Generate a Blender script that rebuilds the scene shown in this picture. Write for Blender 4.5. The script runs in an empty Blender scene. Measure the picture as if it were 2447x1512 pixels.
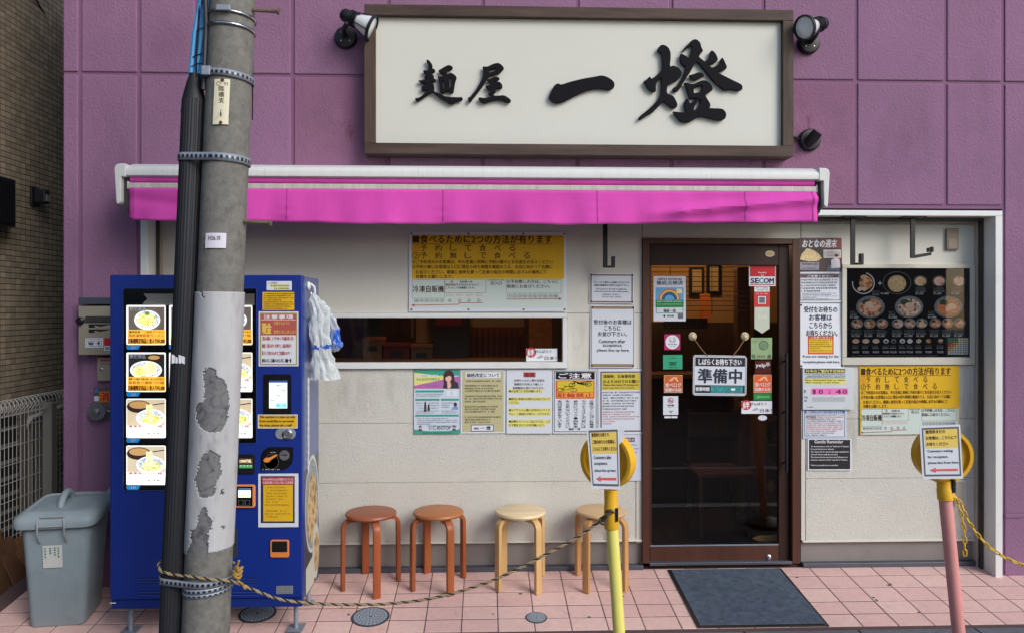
import bpy, bmesh, math, random
from mathutils import Vector, Matrix
random.seed(7)
SC = bpy.context.scene
COL = SC.collection
R_ = math.radians

# ------------------------------------------------------------------ camera, sky, sun, exposure
F, CX, HZ, YAW = 1830.3, 1223.0, 739.4, R_(2.0)       # focal length and horizon in a 2446 px wide frame
EYE = Vector((0.0, -4.7, 1.6))
cam_d = bpy.data.cameras.new('camera')
cam = bpy.data.objects.new('camera', cam_d)
COL.objects.link(cam)
cam.location = EYE
cam.rotation_euler = (R_(90), 0, -YAW)
cam_d.sensor_width = 36.0
cam_d.lens = 36.0 * F / 2446.0
cam_d.shift_y = -0.0067
cam_d.clip_start = 0.05
cam_d.clip_end = 500
SC.camera = cam

world = bpy.data.worlds.new('World')
SC.world = world
world.use_nodes = True
wn = world.node_tree
wn.nodes.clear()
sky = wn.nodes.new('ShaderNodeTexSky')
sky.sky_type = 'NISHITA'
sky.sun_disc = False
SUN_EL, SUN_AZ = R_(33), R_(136)                      # azimuth clockwise from +Y: behind the camera, to the right
sky.sun_elevation = SUN_EL
sky.sun_rotation = SUN_AZ
sky.air_density = 1.0
sky.dust_density = 1.5
sky.ozone_density = 1.0
bg = wn.nodes.new('ShaderNodeBackground')
bg.inputs['Strength'].default_value = 0.105
wo = wn.nodes.new('ShaderNodeOutputWorld')
wn.links.new(sky.outputs[0], bg.inputs['Color'])
wn.links.new(bg.outputs[0], wo.inputs['Surface'])

sun_d = bpy.data.lights.new('sun', 'SUN')
sun_d.energy = 1.5
sun_d.angle = R_(32)
sun_d.color = (1.0, 0.985, 0.965)
sun = bpy.data.objects.new('sun', sun_d)
COL.objects.link(sun)
sdir = Vector((math.sin(SUN_AZ) * math.cos(SUN_EL), math.cos(SUN_AZ) * math.cos(SUN_EL), math.sin(SUN_EL)))
sun.rotation_euler = (-sdir).to_track_quat('-Z', 'Y').to_euler()
sun.location = (0, -8, 9)

SC.view_settings.view_transform = 'Standard'
SC.view_settings.look = 'None'
SC.view_settings.gamma = 1.0
SC.view_settings.exposure = 0.57
SC.view_settings.use_curve_mapping = False
SC.cycles.max_bounces = 8
SC.cycles.transparent_max_bounces = 12

# ------------------------------------------------------------------ helpers: photograph pixels to places
CS, SN = math.cos(YAW), math.sin(YAW)
def ray(dx, dy):
    xc = (dx - CX) / F; zc = (HZ - dy) / F
    return Vector((xc * CS + SN, CS - xc * SN, zc))
def W(dx, dy, Y):
    d = ray(dx, dy); t = (Y - EYE.y) / d.y
    return EYE + d * t
SLOPE = 0.12
def gz(Y): return SLOPE * max(Y, -0.70) if Y < 0 else 0.0
def G(dx, dy):
    d = ray(dx, dy); t = (EYE.z - SLOPE * EYE.y) / (SLOPE * d.y - d.z)
    return EYE + d * t
def yx(dx, X):  # depth at which a column of the picture meets the plane x = X
    d = ray(dx, HZ); tt = X / d.x; return EYE.y + d.y * tt
def WX(dx, Y, dy=HZ): return W(dx, dy, Y).x
def WZ(dy, Y, dx=CX): return W(dx, dy, Y).z
def rect(x0, y0, x1, y1, Y):
    xm, ym = (x0 + x1) / 2, (y0 + y1) / 2
    return WX(x0, Y, ym), WX(x1, Y, ym), WZ(y1, Y, xm), WZ(y0, Y, xm)
def cp(pts, ox, oy, s):
    return [((ox + x / s) / 1.3659, (oy + y / s) / 1.3659) for x, y in pts]

# ------------------------------------------------------------------ helpers: materials
def lin(c):
    c = c / 255.0
    return c / 12.92 if c <= 0.04045 else ((c + 0.055) / 1.055) ** 2.4
def srgb(r, g, b, k=1.0): return tuple(min(0.86, lin(v) * k) for v in (r, g, b)) + (1.0,)
MATS = {}
def M(name, col=None, rough=0.7, metal=0.0, var=0.0, vs=6.0, bump=0.0, bs=120.0, emit=0.0, coat=0.0, alpha=1.0, dark=None,
      stretch=None, spec=0.5, dirt=0.0, ds=2.0, detail=4.0, bd=0.0):
    if name in MATS: return MATS[name]
    m = bpy.data.materials.new(name); m.use_nodes = True
    nt = m.node_tree; p = nt.nodes['Principled BSDF']
    p.inputs['Base Color'].default_value = col
    p.inputs['Roughness'].default_value = rough
    p.inputs['Metallic'].default_value = metal
    p.inputs['Specular IOR Level'].default_value = spec
    if coat: p.inputs['Coat Weight'].default_value = coat; p.inputs['Coat Roughness'].default_value = 0.15
    if alpha < 1: p.inputs['Alpha'].default_value = alpha
    if emit:
        p.inputs['Emission Color'].default_value = col; p.inputs['Emission Strength'].default_value = emit
    if var or bump or dirt:
        tc = nt.nodes.new('ShaderNodeTexCoord'); mp = nt.nodes.new('ShaderNodeMapping')
        nt.links.new(tc.outputs['Object'], mp.inputs['Vector'])
        if stretch: mp.inputs['Scale'].default_value = stretch
    src = None
    if var:
        n = nt.nodes.new('ShaderNodeTexNoise'); n.inputs['Scale'].default_value = vs; n.inputs['Detail'].default_value = detail
        n.inputs['Roughness'].default_value = 0.65
        nt.links.new(mp.outputs[0], n.inputs['Vector'])
        mr = nt.nodes.new('ShaderNodeMapRange'); mr.inputs['From Min'].default_value = 0.3; mr.inputs['From Max'].default_value = 0.7
        nt.links.new(n.outputs['Fac'], mr.inputs['Value'])
        mx = nt.nodes.new('ShaderNodeMix'); mx.data_type = 'RGBA'
        d = dark or tuple(v * (1 - var) for v in col[:3]) + (1,)
        mx.inputs['A'].default_value = d; mx.inputs['B'].default_value = tuple(min(0.9, v * (1 + var * 0.35)) for v in col[:3]) + (1,)
        nt.links.new(mr.outputs[0], mx.inputs['Factor'])
        src = mx.outputs['Result']
    if dirt:
        n = nt.nodes.new('ShaderNodeTexNoise'); n.inputs['Scale'].default_value = ds; n.inputs['Detail'].default_value = 8
        n.inputs['Roughness'].default_value = 0.72
        nt.links.new(mp.outputs[0], n.inputs['Vector'])
        mr = nt.nodes.new('ShaderNodeMapRange'); mr.inputs['From Min'].default_value = 0.55; mr.inputs['From Max'].default_value = 0.72
        mr.inputs['To Max'].default_value = dirt
        nt.links.new(n.outputs['Fac'], mr.inputs['Value'])
        mx = nt.nodes.new('ShaderNodeMix'); mx.data_type = 'RGBA'
        if src: nt.links.new(src, mx.inputs['A'])
        else: mx.inputs['A'].default_value = col
        mx.inputs['B'].default_value = tuple(v * 0.32 for v in col[:3]) + (1,)
        nt.links.new(mr.outputs[0], mx.inputs['Factor']); src = mx.outputs['Result']
    if src: nt.links.new(src, p.inputs['Base Color'])
    if bump:
        n = nt.nodes.new('ShaderNodeTexNoise'); n.inputs['Scale'].default_value = bs; n.inputs['Detail'].default_value = 3; n.inputs['Distortion'].default_value = bd
        nt.links.new(mp.outputs[0], n.inputs['Vector'])
        b = nt.nodes.new('ShaderNodeBump'); b.inputs['Strength'].default_value = min(1, bump); b.inputs['Distance'].default_value = 0.004 * max(1, bump)
        nt.links.new(n.outputs['Fac'], b.inputs['Height']); nt.links.new(b.outputs[0], p.inputs['Normal'])
    MATS[name] = m
    return m
def ramp_mat(name, stops, scale=30, rough=0.5, kind='noise', emit=0.0, stretch=None, distortion=0.0):
    if name in MATS: return MATS[name]
    m = bpy.data.materials.new(name); m.use_nodes = True
    nt = m.node_tree; p = nt.nodes['Principled BSDF']; p.inputs['Roughness'].default_value = rough
    tc = nt.nodes.new('ShaderNodeTexCoord'); mp = nt.nodes.new('ShaderNodeMapping'); nt.links.new(tc.outputs['Object'], mp.inputs['Vector'])
    if stretch: mp.inputs['Scale'].default_value = stretch
    if kind == 'noise':
        n = nt.nodes.new('ShaderNodeTexNoise'); n.inputs['Scale'].default_value = scale; n.inputs['Detail'].default_value = 3; o = n.outputs['Fac']
        n.inputs['Distortion'].default_value = distortion
    elif kind == 'wave':
        n = nt.nodes.new('ShaderNodeTexWave'); n.inputs['Scale'].default_value = scale; n.inputs['Distortion'].default_value = distortion; n.inputs['Detail'].default_value = 2; o = n.outputs['Fac']
    else:
        n = nt.nodes.new('ShaderNodeTexVoronoi'); n.inputs['Scale'].default_value = scale
        sp = nt.nodes.new('ShaderNodeSeparateColor'); nt.links.new(n.outputs['Color'], sp.inputs[0]); o = sp.outputs[0]
    nt.links.new(mp.outputs[0], n.inputs['Vector'])
    r = nt.nodes.new('ShaderNodeValToRGB'); nt.links.new(o, r.inputs['Fac'])
    el = r.color_ramp.elements
    while len(el) > 1: el.remove(el[0])
    el[0].position = stops[0][0]; el[0].color = stops[0][1]
    for pos, c in stops[1:]:
        e = el.new(pos); e.color = c
    nt.links.new(r.outputs[0], p.inputs['Base Color'])
    if emit:
        nt.links.new(r.outputs[0], p.inputs['Emission Color']); p.inputs['Emission Strength'].default_value = emit
    MATS[name] = m
    return m

# ------------------------------------------------------------------ helpers: meshes and objects
class B:
    def __init__(s): s.v = []; s.f = []; s.mi = []; s.cur = 0
    def add(s, vs, fs):
        o = len(s.v); s.v += [tuple(p) for p in vs]
        for f in fs: s.f.append([i + o for i in f]); s.mi.append(s.cur)
        return s
    def box(s, x0, x1, y0, y1, z0, z1):
        x0, x1 = min(x0, x1), max(x0, x1); y0, y1 = min(y0, y1), max(y0, y1); z0, z1 = min(z0, z1), max(z0, z1)
        return s.add([(x0,y0,z0),(x1,y0,z0),(x1,y1,z0),(x0,y1,z0),(x0,y0,z1),(x1,y0,z1),(x1,y1,z1),(x0,y1,z1)],
                     [(0,3,2,1),(4,5,6,7),(0,1,5,4),(1,2,6,5),(2,3,7,6),(3,0,4,7)])
    def prism(s, pts, ext):
        n = len(pts); e = Vector(ext); a = [Vector(p) for p in pts]
        return s.add(a + [p + e for p in a], [list(range(n))[::-1], list(range(n, 2*n))] + [(i, (i+1) % n, n + (i+1) % n, n + i) for i in range(n)])
    def poly(s, pts): return s.add(pts, [list(range(len(pts)))])
    def tube(s, path, r, n=10, caps=True, closed=False):
        P = [Vector(p) for p in path]; k = len(P); rs = r if isinstance(r, (list, tuple)) else [r] * k
        vs = []; up = None
        for i, p in enumerate(P):
            if closed: t = P[(i+1) % k] - P[i-1]
            else: t = P[min(i+1, k-1)] - P[max(i-1, 0)]
            t.normalize()
            if up is None:
                up = Vector((0, 0, 1)) if abs(t.z) < 0.9 else Vector((0, -1, 0))
            a = t.cross(up); a.normalize(); b = a.cross(t); b.normalize(); up = b
            for j in range(n):
                an = 2 * math.pi * j / n
                vs.append(p + (a * math.cos(an) + b * math.sin(an)) * rs[i])
        fs = []
        for i in range(k if closed else k - 1):
            for j in range(n):
                i2 = (i + 1) % k
                fs.append((i*n + j, i*n + (j+1) % n, i2*n + (j+1) % n, i2*n + j))
        if caps and not closed: fs += [list(range(n))[::-1], [(k-1)*n + j for j in range(n)]]
        return s.add(vs, fs)
    def lathe(s, prof, c, ax, n=24):
        # prof: (radius, offset along axis)
        ax = Vector(ax).normalized(); c = Vector(c)
        u = ax.cross(Vector((0, 0, 1)) if abs(ax.z) < 0.9 else Vector((1, 0, 0))).normalized(); w = ax.cross(u)
        vs = []
        for r, h in prof:
            for j in range(n):
                a = 2 * math.pi * j / n
                vs.append(c + ax * h + (u * math.cos(a) + w * math.sin(a)) * r)
        k = len(prof); fs = []
        for i in range(k - 1):
            for j in range(n): fs.append((i*n + j, i*n + (j+1) % n, (i+1)*n + (j+1) % n, (i+1)*n + j))
        fs += [list(range(n))[::-1], [(k-1)*n + j for j in range(n)]]
        return s.add(vs, fs)
    def build(s, name, mat, parent=None, smooth=False, bevel=0.0, seg=2, recalc=True):
        me = bpy.data.meshes.new(name); me.from_pydata(s.v, [], s.f)
        mats = mat if isinstance(mat, (list, tuple)) else [mat]
        for q in mats: me.materials.append(q)
        if len(mats) > 1: me.polygons.foreach_set('material_index', s.mi)
        if bevel or recalc:
            bm = bmesh.new(); bm.from_mesh(me)
            if recalc: bmesh.ops.recalc_face_normals(bm, faces=bm.faces)
            if bevel:
                es = [e for e in bm.edges if len(e.link_faces) == 2 and e.calc_face_angle(0) > 0.5]
                bmesh.ops.bevel(bm, geom=es, offset=bevel, segments=seg, affect='EDGES', profile=0.5, clamp_overlap=True)
            bm.to_mesh(me); bm.free()
        if smooth:
            me.polygons.foreach_set('use_smooth', [True] * len(me.polygons))
            me.set_sharp_from_angle(angle=R_(40))
        return link(name, me, parent)
def link(name, me, parent=None):
    o = bpy.data.objects.new(name, me); COL.objects.link(o)
    if parent is not None: o.parent = parent
    return o
def tag(o, label, cat, group=None):
    o['label'] = label; o['category'] = cat
    if group: o['group'] = group
    return o
def thing(name, label, cat, group=None, loc=(0, 0, 0)):
    # parts are modelled in world coordinates; the base point is kept as the Empty's place
    e = bpy.data.objects.new(name, None); COL.objects.link(e); e.empty_display_size = 0.1
    return tag(e, label, cat, group)
def struct(o): o['kind'] = 'structure'; return o
def stuff(o): o['kind'] = 'stuff'; return o

_T = {}
def text_mesh(s):
    key = s
    if key not in _T:
        cu = bpy.data.curves.new('lettering', 'FONT'); cu.body = s; cu.resolution_u = 2
        o = bpy.data.objects.new('lettering', cu); me = bpy.data.meshes.new_from_object(o)
        vs = [(v.co.x, v.co.y) for v in me.vertices]; fs = [list(p.vertices) for p in me.polygons]
        bpy.data.objects.remove(o); bpy.data.curves.remove(cu); bpy.data.meshes.remove(me)
        x0 = min(v[0] for v in vs); x1 = max(v[0] for v in vs); y0 = min(v[1] for v in vs); y1 = max(v[1] for v in vs)
        _T[key] = ([((x - x0) / max(1e-6, x1 - x0), (y1 - y) / max(1e-6, y1 - y0)) for x, y in vs], fs)
    return _T[key]

class Sheet:
    """a flat printed thing: q maps picture coordinates inside its outline to a place on its real plane"""
    def __init__(s, q): s.q = q; s.parts = {}
    def b(s, name, mat):
        k = (name, mat.name)
        if k not in s.parts: s.parts[k] = (B(), mat)
        return s.parts[k][0]
    def rect(s, name, mat, x0, y0, x1, y1, L=1):
        s.b(name, mat).poly([s.q(x0, y0, L), s.q(x0, y1, L), s.q(x1, y1, L), s.q(x1, y0, L)])
    def rrect(s, name, mat, x0, y0, x1, y1, r=3, L=1):
        p = []
        for cx_, cy_, a0 in ((x1-r, y0+r, -90), (x1-r, y1-r, 0), (x0+r, y1-r, 90), (x0+r, y0+r, 180)):
            for k in range(5):
                a = R_(a0 + k * 22.5); p.append((cx_ + r * math.cos(a), cy_ + r * math.sin(a)))
        s.poly(name, mat, p, L)
    def frame(s, name, mat, x0, y0, x1, y1, w, L=1):
        for r in ((x0, y0, x1, y0+w), (x0, y1-w, x1, y1), (x0, y0+w, x0+w, y1-w), (x1-w, y0+w, x1, y1-w)): s.rect(name, mat, *r, L=L)
    def poly(s, name, mat, pts, L=1): s.b(name, mat).poly([s.q(x, y, L) for x, y in pts])
    def ell(s, name, mat, cx, cy, rx, ry, L=1, n=28, a0=0, a1=360):
        if a1 - a0 < 360:
            pts = [(cx + rx * math.cos(R_(a0 + (a1-a0) * k / n)), cy + ry * math.sin(R_(a0 + (a1-a0) * k / n))) for k in range(n + 1)]
        else: pts = [(cx + rx * math.cos(2*math.pi*k/n), cy + ry * math.sin(2*math.pi*k/n)) for k in range(n)]
        s.poly(name, mat, pts, L)
    def ring(s, name, mat, cx, cy, rx, ry, w, L=1, n=28, a0=0, a1=360):
        b = s.b(name, mat)
        for k in range(n):
            a, c = R_(a0 + (a1-a0) * k / n), R_(a0 + (a1-a0) * (k+1) / n)
            b.poly([s.q(cx + rx*math.cos(a), cy + ry*math.sin(a), L), s.q(cx + rx*math.cos(c), cy + ry*math.sin(c), L),
                    s.q(cx + (rx-w)*math.cos(c), cy + (ry-w)*math.sin(c), L), s.q(cx + (rx-w)*math.cos(a), cy + (ry-w)*math.sin(a), L)])
    def line(s, name, mat, x0, y0, x1, y1, w, L=1):
        d = math.hypot(x1-x0, y1-y0); nx, ny = -(y1-y0)/d*w/2, (x1-x0)/d*w/2
        s.poly(name, mat, [(x0+nx, y0+ny), (x1+nx, y1+ny), (x1-nx, y1-ny), (x0-nx, y0-ny)], L)
    def text(s, t, mat, x0, y0, x1, y1, bold=0.0, L=2, slant=0.0):
        vs, fs = text_mesh(t)
        e = max(bold, .014) * 1.15 * (y1 - y0); b = s.b('lettering', mat)
        for k, (ox, oy) in enumerate(((-e, 0), (e, 0), (0, -e*.7), (0, e*.7)) if bold > .012 else ((-e, 0), (e, 0))):
            b.add([s.q(x0 + u * (x1-x0) + slant * (0.5 - v) + ox, y0 + v * (y1-y0) + oy, L + k*.07) for u, v in vs], fs)
    def vtext(s, t, mat, xc, w, y0, y1, bold=0.0, L=2):
        n = len(t); h = (y1 - y0) / n
        for i, ch in enumerate(t): s.text(ch, mat, xc - w/2, y0 + i*h + h*0.06, xc + w/2, y0 + (i+1)*h - h*0.06, bold, L)
    def marks(s, mat, x0, y0, x1, h, fill=1.0, L=2, dens=0.62, rnd=None):
        """a line of print too small to read: short uneven strokes"""
        r = rnd or random; x = x0; b = s.b('fine_print', mat); e = x0 + (x1 - x0) * fill
        while x < e - h * 0.4:
            w = h * r.uniform(0.55, 0.95)
            if r.random() < 0.07: x += w; continue
            for k in range(2):
                yy = y0 + h * (0.08 + 0.5 * k) + r.uniform(-0.05, 0.05) * h; hh = h * r.uniform(0.18, 0.34)
                xa = x + r.uniform(0, 0.2) * w; xb = x + w * r.uniform(0.6, 0.95)
                b.poly([s.q(xa, yy, L), s.q(xa, yy+hh, L), s.q(xb, yy+hh, L), s.q(xb, yy, L)])
            if r.random() < dens:
                xm = x + w * r.uniform(0.2, 0.6); ww = w * 0.2
                b.poly([s.q(xm, y0, L + 0.3), s.q(xm, y0+h, L + 0.3), s.q(xm+ww, y0+h, L + 0.3), s.q(xm+ww, y0, L + 0.3)])
            x += w * 1.12
    def done(s, parent):
        for (name, _), (b, mat) in s.parts.items():
            if name in ('pin', 'strip', 'highlight', 'teal_bar', 'white_card', 'figure', 'black_band', 'foot_strip'):
                for f in b.f:
                    B().poly([b.v[i] for i in f]).build(name, mat, parent, recalc=False)
                continue
            o = b.build(name, mat, parent, recalc=False)
            if name in ('fine_print', 'lettering', 'button_grid', 'seat_mark'): stuff(o)
LAY = 0.0006
LR = random.Random(5)
def flat(x0, y0, x1, y1, Y, tilt=0.0, thick=0.0015, lean=0.0, leanx=0.0):
    """plane parallel to the shop front"""
    a, b_, c, d = rect(x0, y0, x1, y1, Y); xm, zm = (a+b_)/2, (c+d)/2; ct, st = math.cos(tilt), math.sin(tilt)
    def q(x, y, L):
        X = a + (x-x0)/(x1-x0)*(b_-a) - xm; Z = d + (y-y0)/(y1-y0)*(c-d) - zm
        return (xm + X*ct - Z*st, Y - thick - L*LAY - lean*(y-y0)/(y1-y0) - leanx*(x-x0)/(x1-x0), zm + X*st + Z*ct)
    return q
def quad_plane(corners, Y, thick=0.0015):
    """a sheet whose four corners (tl tr br bl) are given; lies in the plane Y"""
    P = [W(x, y, Y) for x, y in corners]
    def q(u, v, L):
        p = (P[0]*(1-u) + P[1]*u)*(1-v) + (P[3]*(1-u) + P[2]*u)*v
        return (p.x, p.y - thick - L*LAY, p.z)
    return q
def sheet(name, label, cat, x0, y0, x1, y1, Y, mat, group=None, tilt=0.0, thick=0.0015, bevel=0.0):
    on_wall = group == WALLG if 'WALLG' in globals() else False
    q = flat(x0, y0, x1, y1, Y, tilt + (LR.uniform(-.006, .006) if on_wall else 0), thick, LR.uniform(.001, .006) if on_wall else 0, LR.uniform(0, .003) if on_wall else 0)
    o = B().prism([q(x0, y0, 0), q(x0, y1, 0), q(x1, y1, 0), q(x1, y0, 0)], (0, thick, 0)).build(name, mat, bevel=bevel)
    tag(o, label, cat, group)
    return o, Sheet(q)

# ------------------------------------------------------------------ shared materials
purple = M('purple_stucco', srgb(146, 108, 139, .95), 0.82, var=0.12, vs=1.7, bump=1.0, bs=75, spec=0.25, dirt=0.16, ds=2.2)
purple2 = M('purple_stucco_redder', srgb(145, 102, 131, .94), 0.82, var=0.14, vs=2.2, bump=1.0, bs=75, spec=0.25, dirt=0.25, ds=3)
purple_j = M('purple_joint', srgb(135, 95, 127, .93), 0.8, var=0.1, vs=3, spec=0.25)
cream = M('cream_stucco', srgb(201, 199, 190, 1.08), 0.8, var=0.07, vs=1.5, bump=1.15, bs=52, bd=2.5, spec=0.3, dirt=0.10, ds=5)
cream_s = M('cream_smooth', srgb(200, 197, 187, 1.15), 0.75, var=0.05, vs=2, bump=0.15, bs=150, spec=0.3, dirt=0.10, ds=4)
white_al = M('white_aluminium', srgb(206, 208, 206, 1.2), 0.45, var=0.05, vs=3, dirt=0.15, ds=7)
grey_al = M('grey_soffit', srgb(150, 146, 138), 0.6, var=0.08)
dark_al = M('dark_rail', srgb(70, 62, 54), 0.5, 0.3)
base_g = M('grey_baseboard', srgb(132, 126, 122), 0.6, var=0.08, vs=4, dirt=0.2, ds=5)
sill_m = M('grey_metal_sill', srgb(92, 94, 104), 0.45, 0.4, var=0.1)
brown = M('brown_door_wood', srgb(84, 50, 38), 0.45, var=0.25, vs=14, stretch=(1, 1, 0.12), spec=0.4)
brown_d = M('dark_door_wood', srgb(52, 32, 26), 0.5, var=0.2, vs=14, stretch=(1, 1, 0.12), spec=0.3)
sign_wood = M('sign_frame_wood', srgb(82, 65, 58), 0.6, var=0.5, vs=16, stretch=(0.15, 1, 1.6), spec=0.3)
black_m = M('black_metal', srgb(30, 31, 36), 0.45, 0.2)
black_p = M('black_plastic', srgb(22, 22, 26), 0.4)
concrete = M('pole_concrete', srgb(124, 122, 117), 0.9, var=0.30, vs=26, bump=0.5, bs=190, dirt=0.45, ds=12, spec=0.2)
galv = M('galvanised_steel', srgb(150, 158, 170), 0.5, 0.35, var=0.15, vs=20)
chrome = M('chrome', srgb(200, 200, 205), 0.22, 1.0)
paper = M('white_paper', srgb(224, 226, 232, 1.02), 0.5, spec=0.4)
paper2 = M('laminated_paper', srgb(214, 218, 226, 1.02), 0.3, spec=0.5)
ink = M('black_ink', srgb(34, 30, 34), 0.6, spec=0.2)
ink_b = M('brown_ink', srgb(70, 40, 24), 0.6, spec=0.2)
ink_g = M('grey_ink', srgb(112, 112, 120), 0.6, spec=0.2)
red = M('red_ink', srgb(188, 38, 46), 0.5, spec=0.3)
redd = M('faded_red_ink', srgb(184, 84, 84), 0.6, spec=0.2)
orange = M('orange_ink', srgb(216, 104, 40), 0.5, spec=0.3)
yellow = M('yellow_print', srgb(226, 178, 40), 0.55, spec=0.2, var=0.06, vs=9)
yellow2 = M('pale_yellow_print', srgb(228, 220, 130), 0.55, spec=0.2)
navy = M('navy_print', srgb(34, 44, 74), 0.55, spec=0.2)
teal = M('teal_print', srgb(70, 160, 140), 0.55, spec=0.2)
green = M('green_print', srgb(40, 140, 76), 0.55, spec=0.2)
magenta = M('magenta_print', srgb(178, 52, 108), 0.55, spec=0.2)
pinkp = M('pink_print', srgb(238, 120, 190), 0.55, spec=0.2)
violet = M('violet_print', srgb(178, 112, 172), 0.55, spec=0.2)
beige = M('beige_print', srgb(190, 184, 142), 0.6, spec=0.2)
palegrn = M('pale_green_print', srgb(202, 214, 206), 0.6, spec=0.2)
brownb = M('brown_border', srgb(128, 104, 92), 0.6, spec=0.2)
white_i = M('white_ink', srgb(232, 232, 236, 1.0), 0.5, spec=0.2)

# ------------------------------------------------------------------ ground, road, paving
asph = M('asphalt', srgb(102, 102, 104), 0.9, var=0.25, vs=60, bump=0.6, bs=220, spec=0.2)
kerbm = M('concrete_gutter', srgb(104, 106, 112), 0.9, var=0.2, vs=24, bump=0.4, bs=160, dirt=0.3, ds=9, spec=0.2)
GE = -0.70
road = struct(B().poly([(-60, GE - 0.5, -0.105), (-60, -60, -0.105), (60, -60, -0.105), (60, GE - 0.5, -0.105)]).build('road', asph))
struct(B().poly([(-60, 60, -0.11), (-60, -60, -0.11), (60, -60, -0.11), (60, 60, -0.11)]).build('ground', asph))
gut = B()
xs = [-3.6, -2.9, -2.3, -1.7, -1.1, -0.48, 0.13, 0.74, 1.36, 1.97, 2.6, 3.2, 3.9]
gm = bpy.data.objects.new('gutter', None); COL.objects.link(gm); gm['kind'] = 'structure'
for a, b_ in zip(xs, xs[1:]):
    B().prism([(a + 0.004, GE - 0.008, -0.13), (a + 0.004, GE - 0.008, gz(GE) - 0.008), (a + 0.004, GE - 0.49, -0.098), (a + 0.004, GE - 0.49, -0.13)],
              (b_ - a - 0.008, 0, 0)).build('kerb_stone', kerbm, gm, bevel=0.004)
for yl, w_ in ((-1.86, 0.06), (-3.42, 0.05)):
    struct(B().poly([(-30, yl - w_, -0.101), (30, yl - w_, -0.101), (30, yl + w_, -0.101), (-30, yl + w_, -0.101)]).build('road_marking', M('road_paint', srgb(205, 205, 205), 0.7, var=0.15, vs=30)))

pav = bpy.data.objects.new('paving', None); COL.objects.link(pav); pav['kind'] = 'structure'
grout = M('dark_grout', srgb(96, 74, 74), 0.9, var=0.2, vs=40)
XL, XR = -2.66, 3.6
B().prism([(XL - 0.1, 0.06, -0.2), (XL - 0.1, 0.06, 0.0012), (XL - 0.1, 0, 0.0012), (XL - 0.1, GE, gz(GE) + 0.0012), (XL - 0.1, GE, -0.2)], (XR - XL + 0.2, 0, 0)).build('mortar_bed', grout, pav)
tms = [M('pink_tile_%d' % k, srgb(*c, 1.1), 0.62, var=0.10, vs=34, bump=0.15, bs=300, spec=0.35, dirt=0.22, ds=11) for k, c in
       enumerate([(214, 178, 170), (211, 173, 166), (217, 182, 173), (209, 172, 165)])]
rows = [-0.004, -0.125, -0.275, -0.432, -0.567, GE + 0.002]
tw = 0.194
x = XL; k0 = -0.32 - tw * 14
while k0 < XR:
    for r, (ya, yb) in enumerate(zip(rows, rows[1:])):
        xa, xb = max(k0, XL) + 0.0024, min(k0 + tw, XR) - 0.0024
        if xb - xa < 0.03: continue
        sk = random.uniform(-0.0008, 0.0008); g = 0.0038
        ya_, yb_ = ya - g, yb + g
        b = B(); zt = 0.003 + sk
        b.prism([(xa, ya_, gz(ya_) - 0.012), (xa, ya_, gz(ya_) + zt), (xa, yb_, gz(yb_) + zt), (xa, yb_, gz(yb_) - 0.012)], (xb - xa, 0, 0))
        b.build('floor_tile', random.choice(tms), pav, bevel=0.0018, seg=1)
    k0 += tw
alley = struct(B().poly([(-6, -0.7, -0.095), (XL - 0.098, -0.7, -0.095), (XL - 0.098, 0.1, -0.01), (-2.46, 0.1, -0.01), (-2.46, 6, 0.0), (-6, 6, 0.0)]).build('alley_ground', M('dark_gravel_soil', srgb(58, 56, 56), 0.95, var=0.5, vs=90, bump=1.0, bs=150)))
gv = B()
for i in range(900):
    px = random.uniform(-3.2, -2.76); py = random.uniform(-0.68, 0.5); s_ = random.uniform(0.004, 0.011)
    z_ = -0.095 + (py + 0.7) / 0.8 * 0.085 if py < 0.1 else -0.01
    a = random.random() * 6
    vs = [(px + s_*math.cos(a + j*2.1)*random.uniform(.7, 1.3), py + s_*math.sin(a + j*2.1), z_) for j in range(3)] + [(px, py, z_ + s_ * 0.9)]
    gv.add(vs, [(0, 1, 3), (1, 2, 3), (2, 0, 3)])
go = stuff(gv.build('gravel', M('gravel', srgb(92, 90, 90), 0.95, var=0.4, vs=120)))
tag(go, 'loose dark gravel on the ground beside the mesh fence', 'gravel')

# ------------------------------------------------------------------ the shop building
YP, YC = -0.15, 0.0
shop = thing('shop_building', 'purple stucco shop building with cream shop front and grooved wall panels', 'building')
Z1 = 4.6
xl = WX(150, YP, 700)
OX0, OX1 = WX(335, YP, 900), WX(2395, YP, 900); OZ = WZ(503, YP, 2200)
XRR = 4.6
gx = [WX(v, YP, y) for v, y in ((190, 500), (331, 300), (469, 300), (698, 300), (927, 300), (1152, 300), (1379, 300), (1603, 300), (1823, 300), (2045, 300), (2259, 300))]
gx.append(OX1 + 0.004)
cols = [xl] + gx + [OX1 + 0.62, OX1 + 1.2]
zg = WZ(186, YP, 1223); zg2 = zg + 1.22
g = 0.011
def panel(xa, xb, za, zb, name='wall_panel', mat=purple):
    B().box(xa, xb, YP, YP + 0.03, za, zb).build(name, mat, shop, bevel=0.006)
wall_b = B()
wall_b.box(xl + 0.002, OX0 - 0.004, YP + 0.008, 0.28, -0.05, Z1)
wall_b.box(OX0 - 0.004, OX1 + 0.004, YP + 0.008, 0.28, OZ + 0.012, Z1)
wall_b.box(OX1 + 0.004, XRR, YP + 0.008, 0.28, -0.05, Z1)
wall_b.build('wall_core', purple_j, shop)
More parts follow.
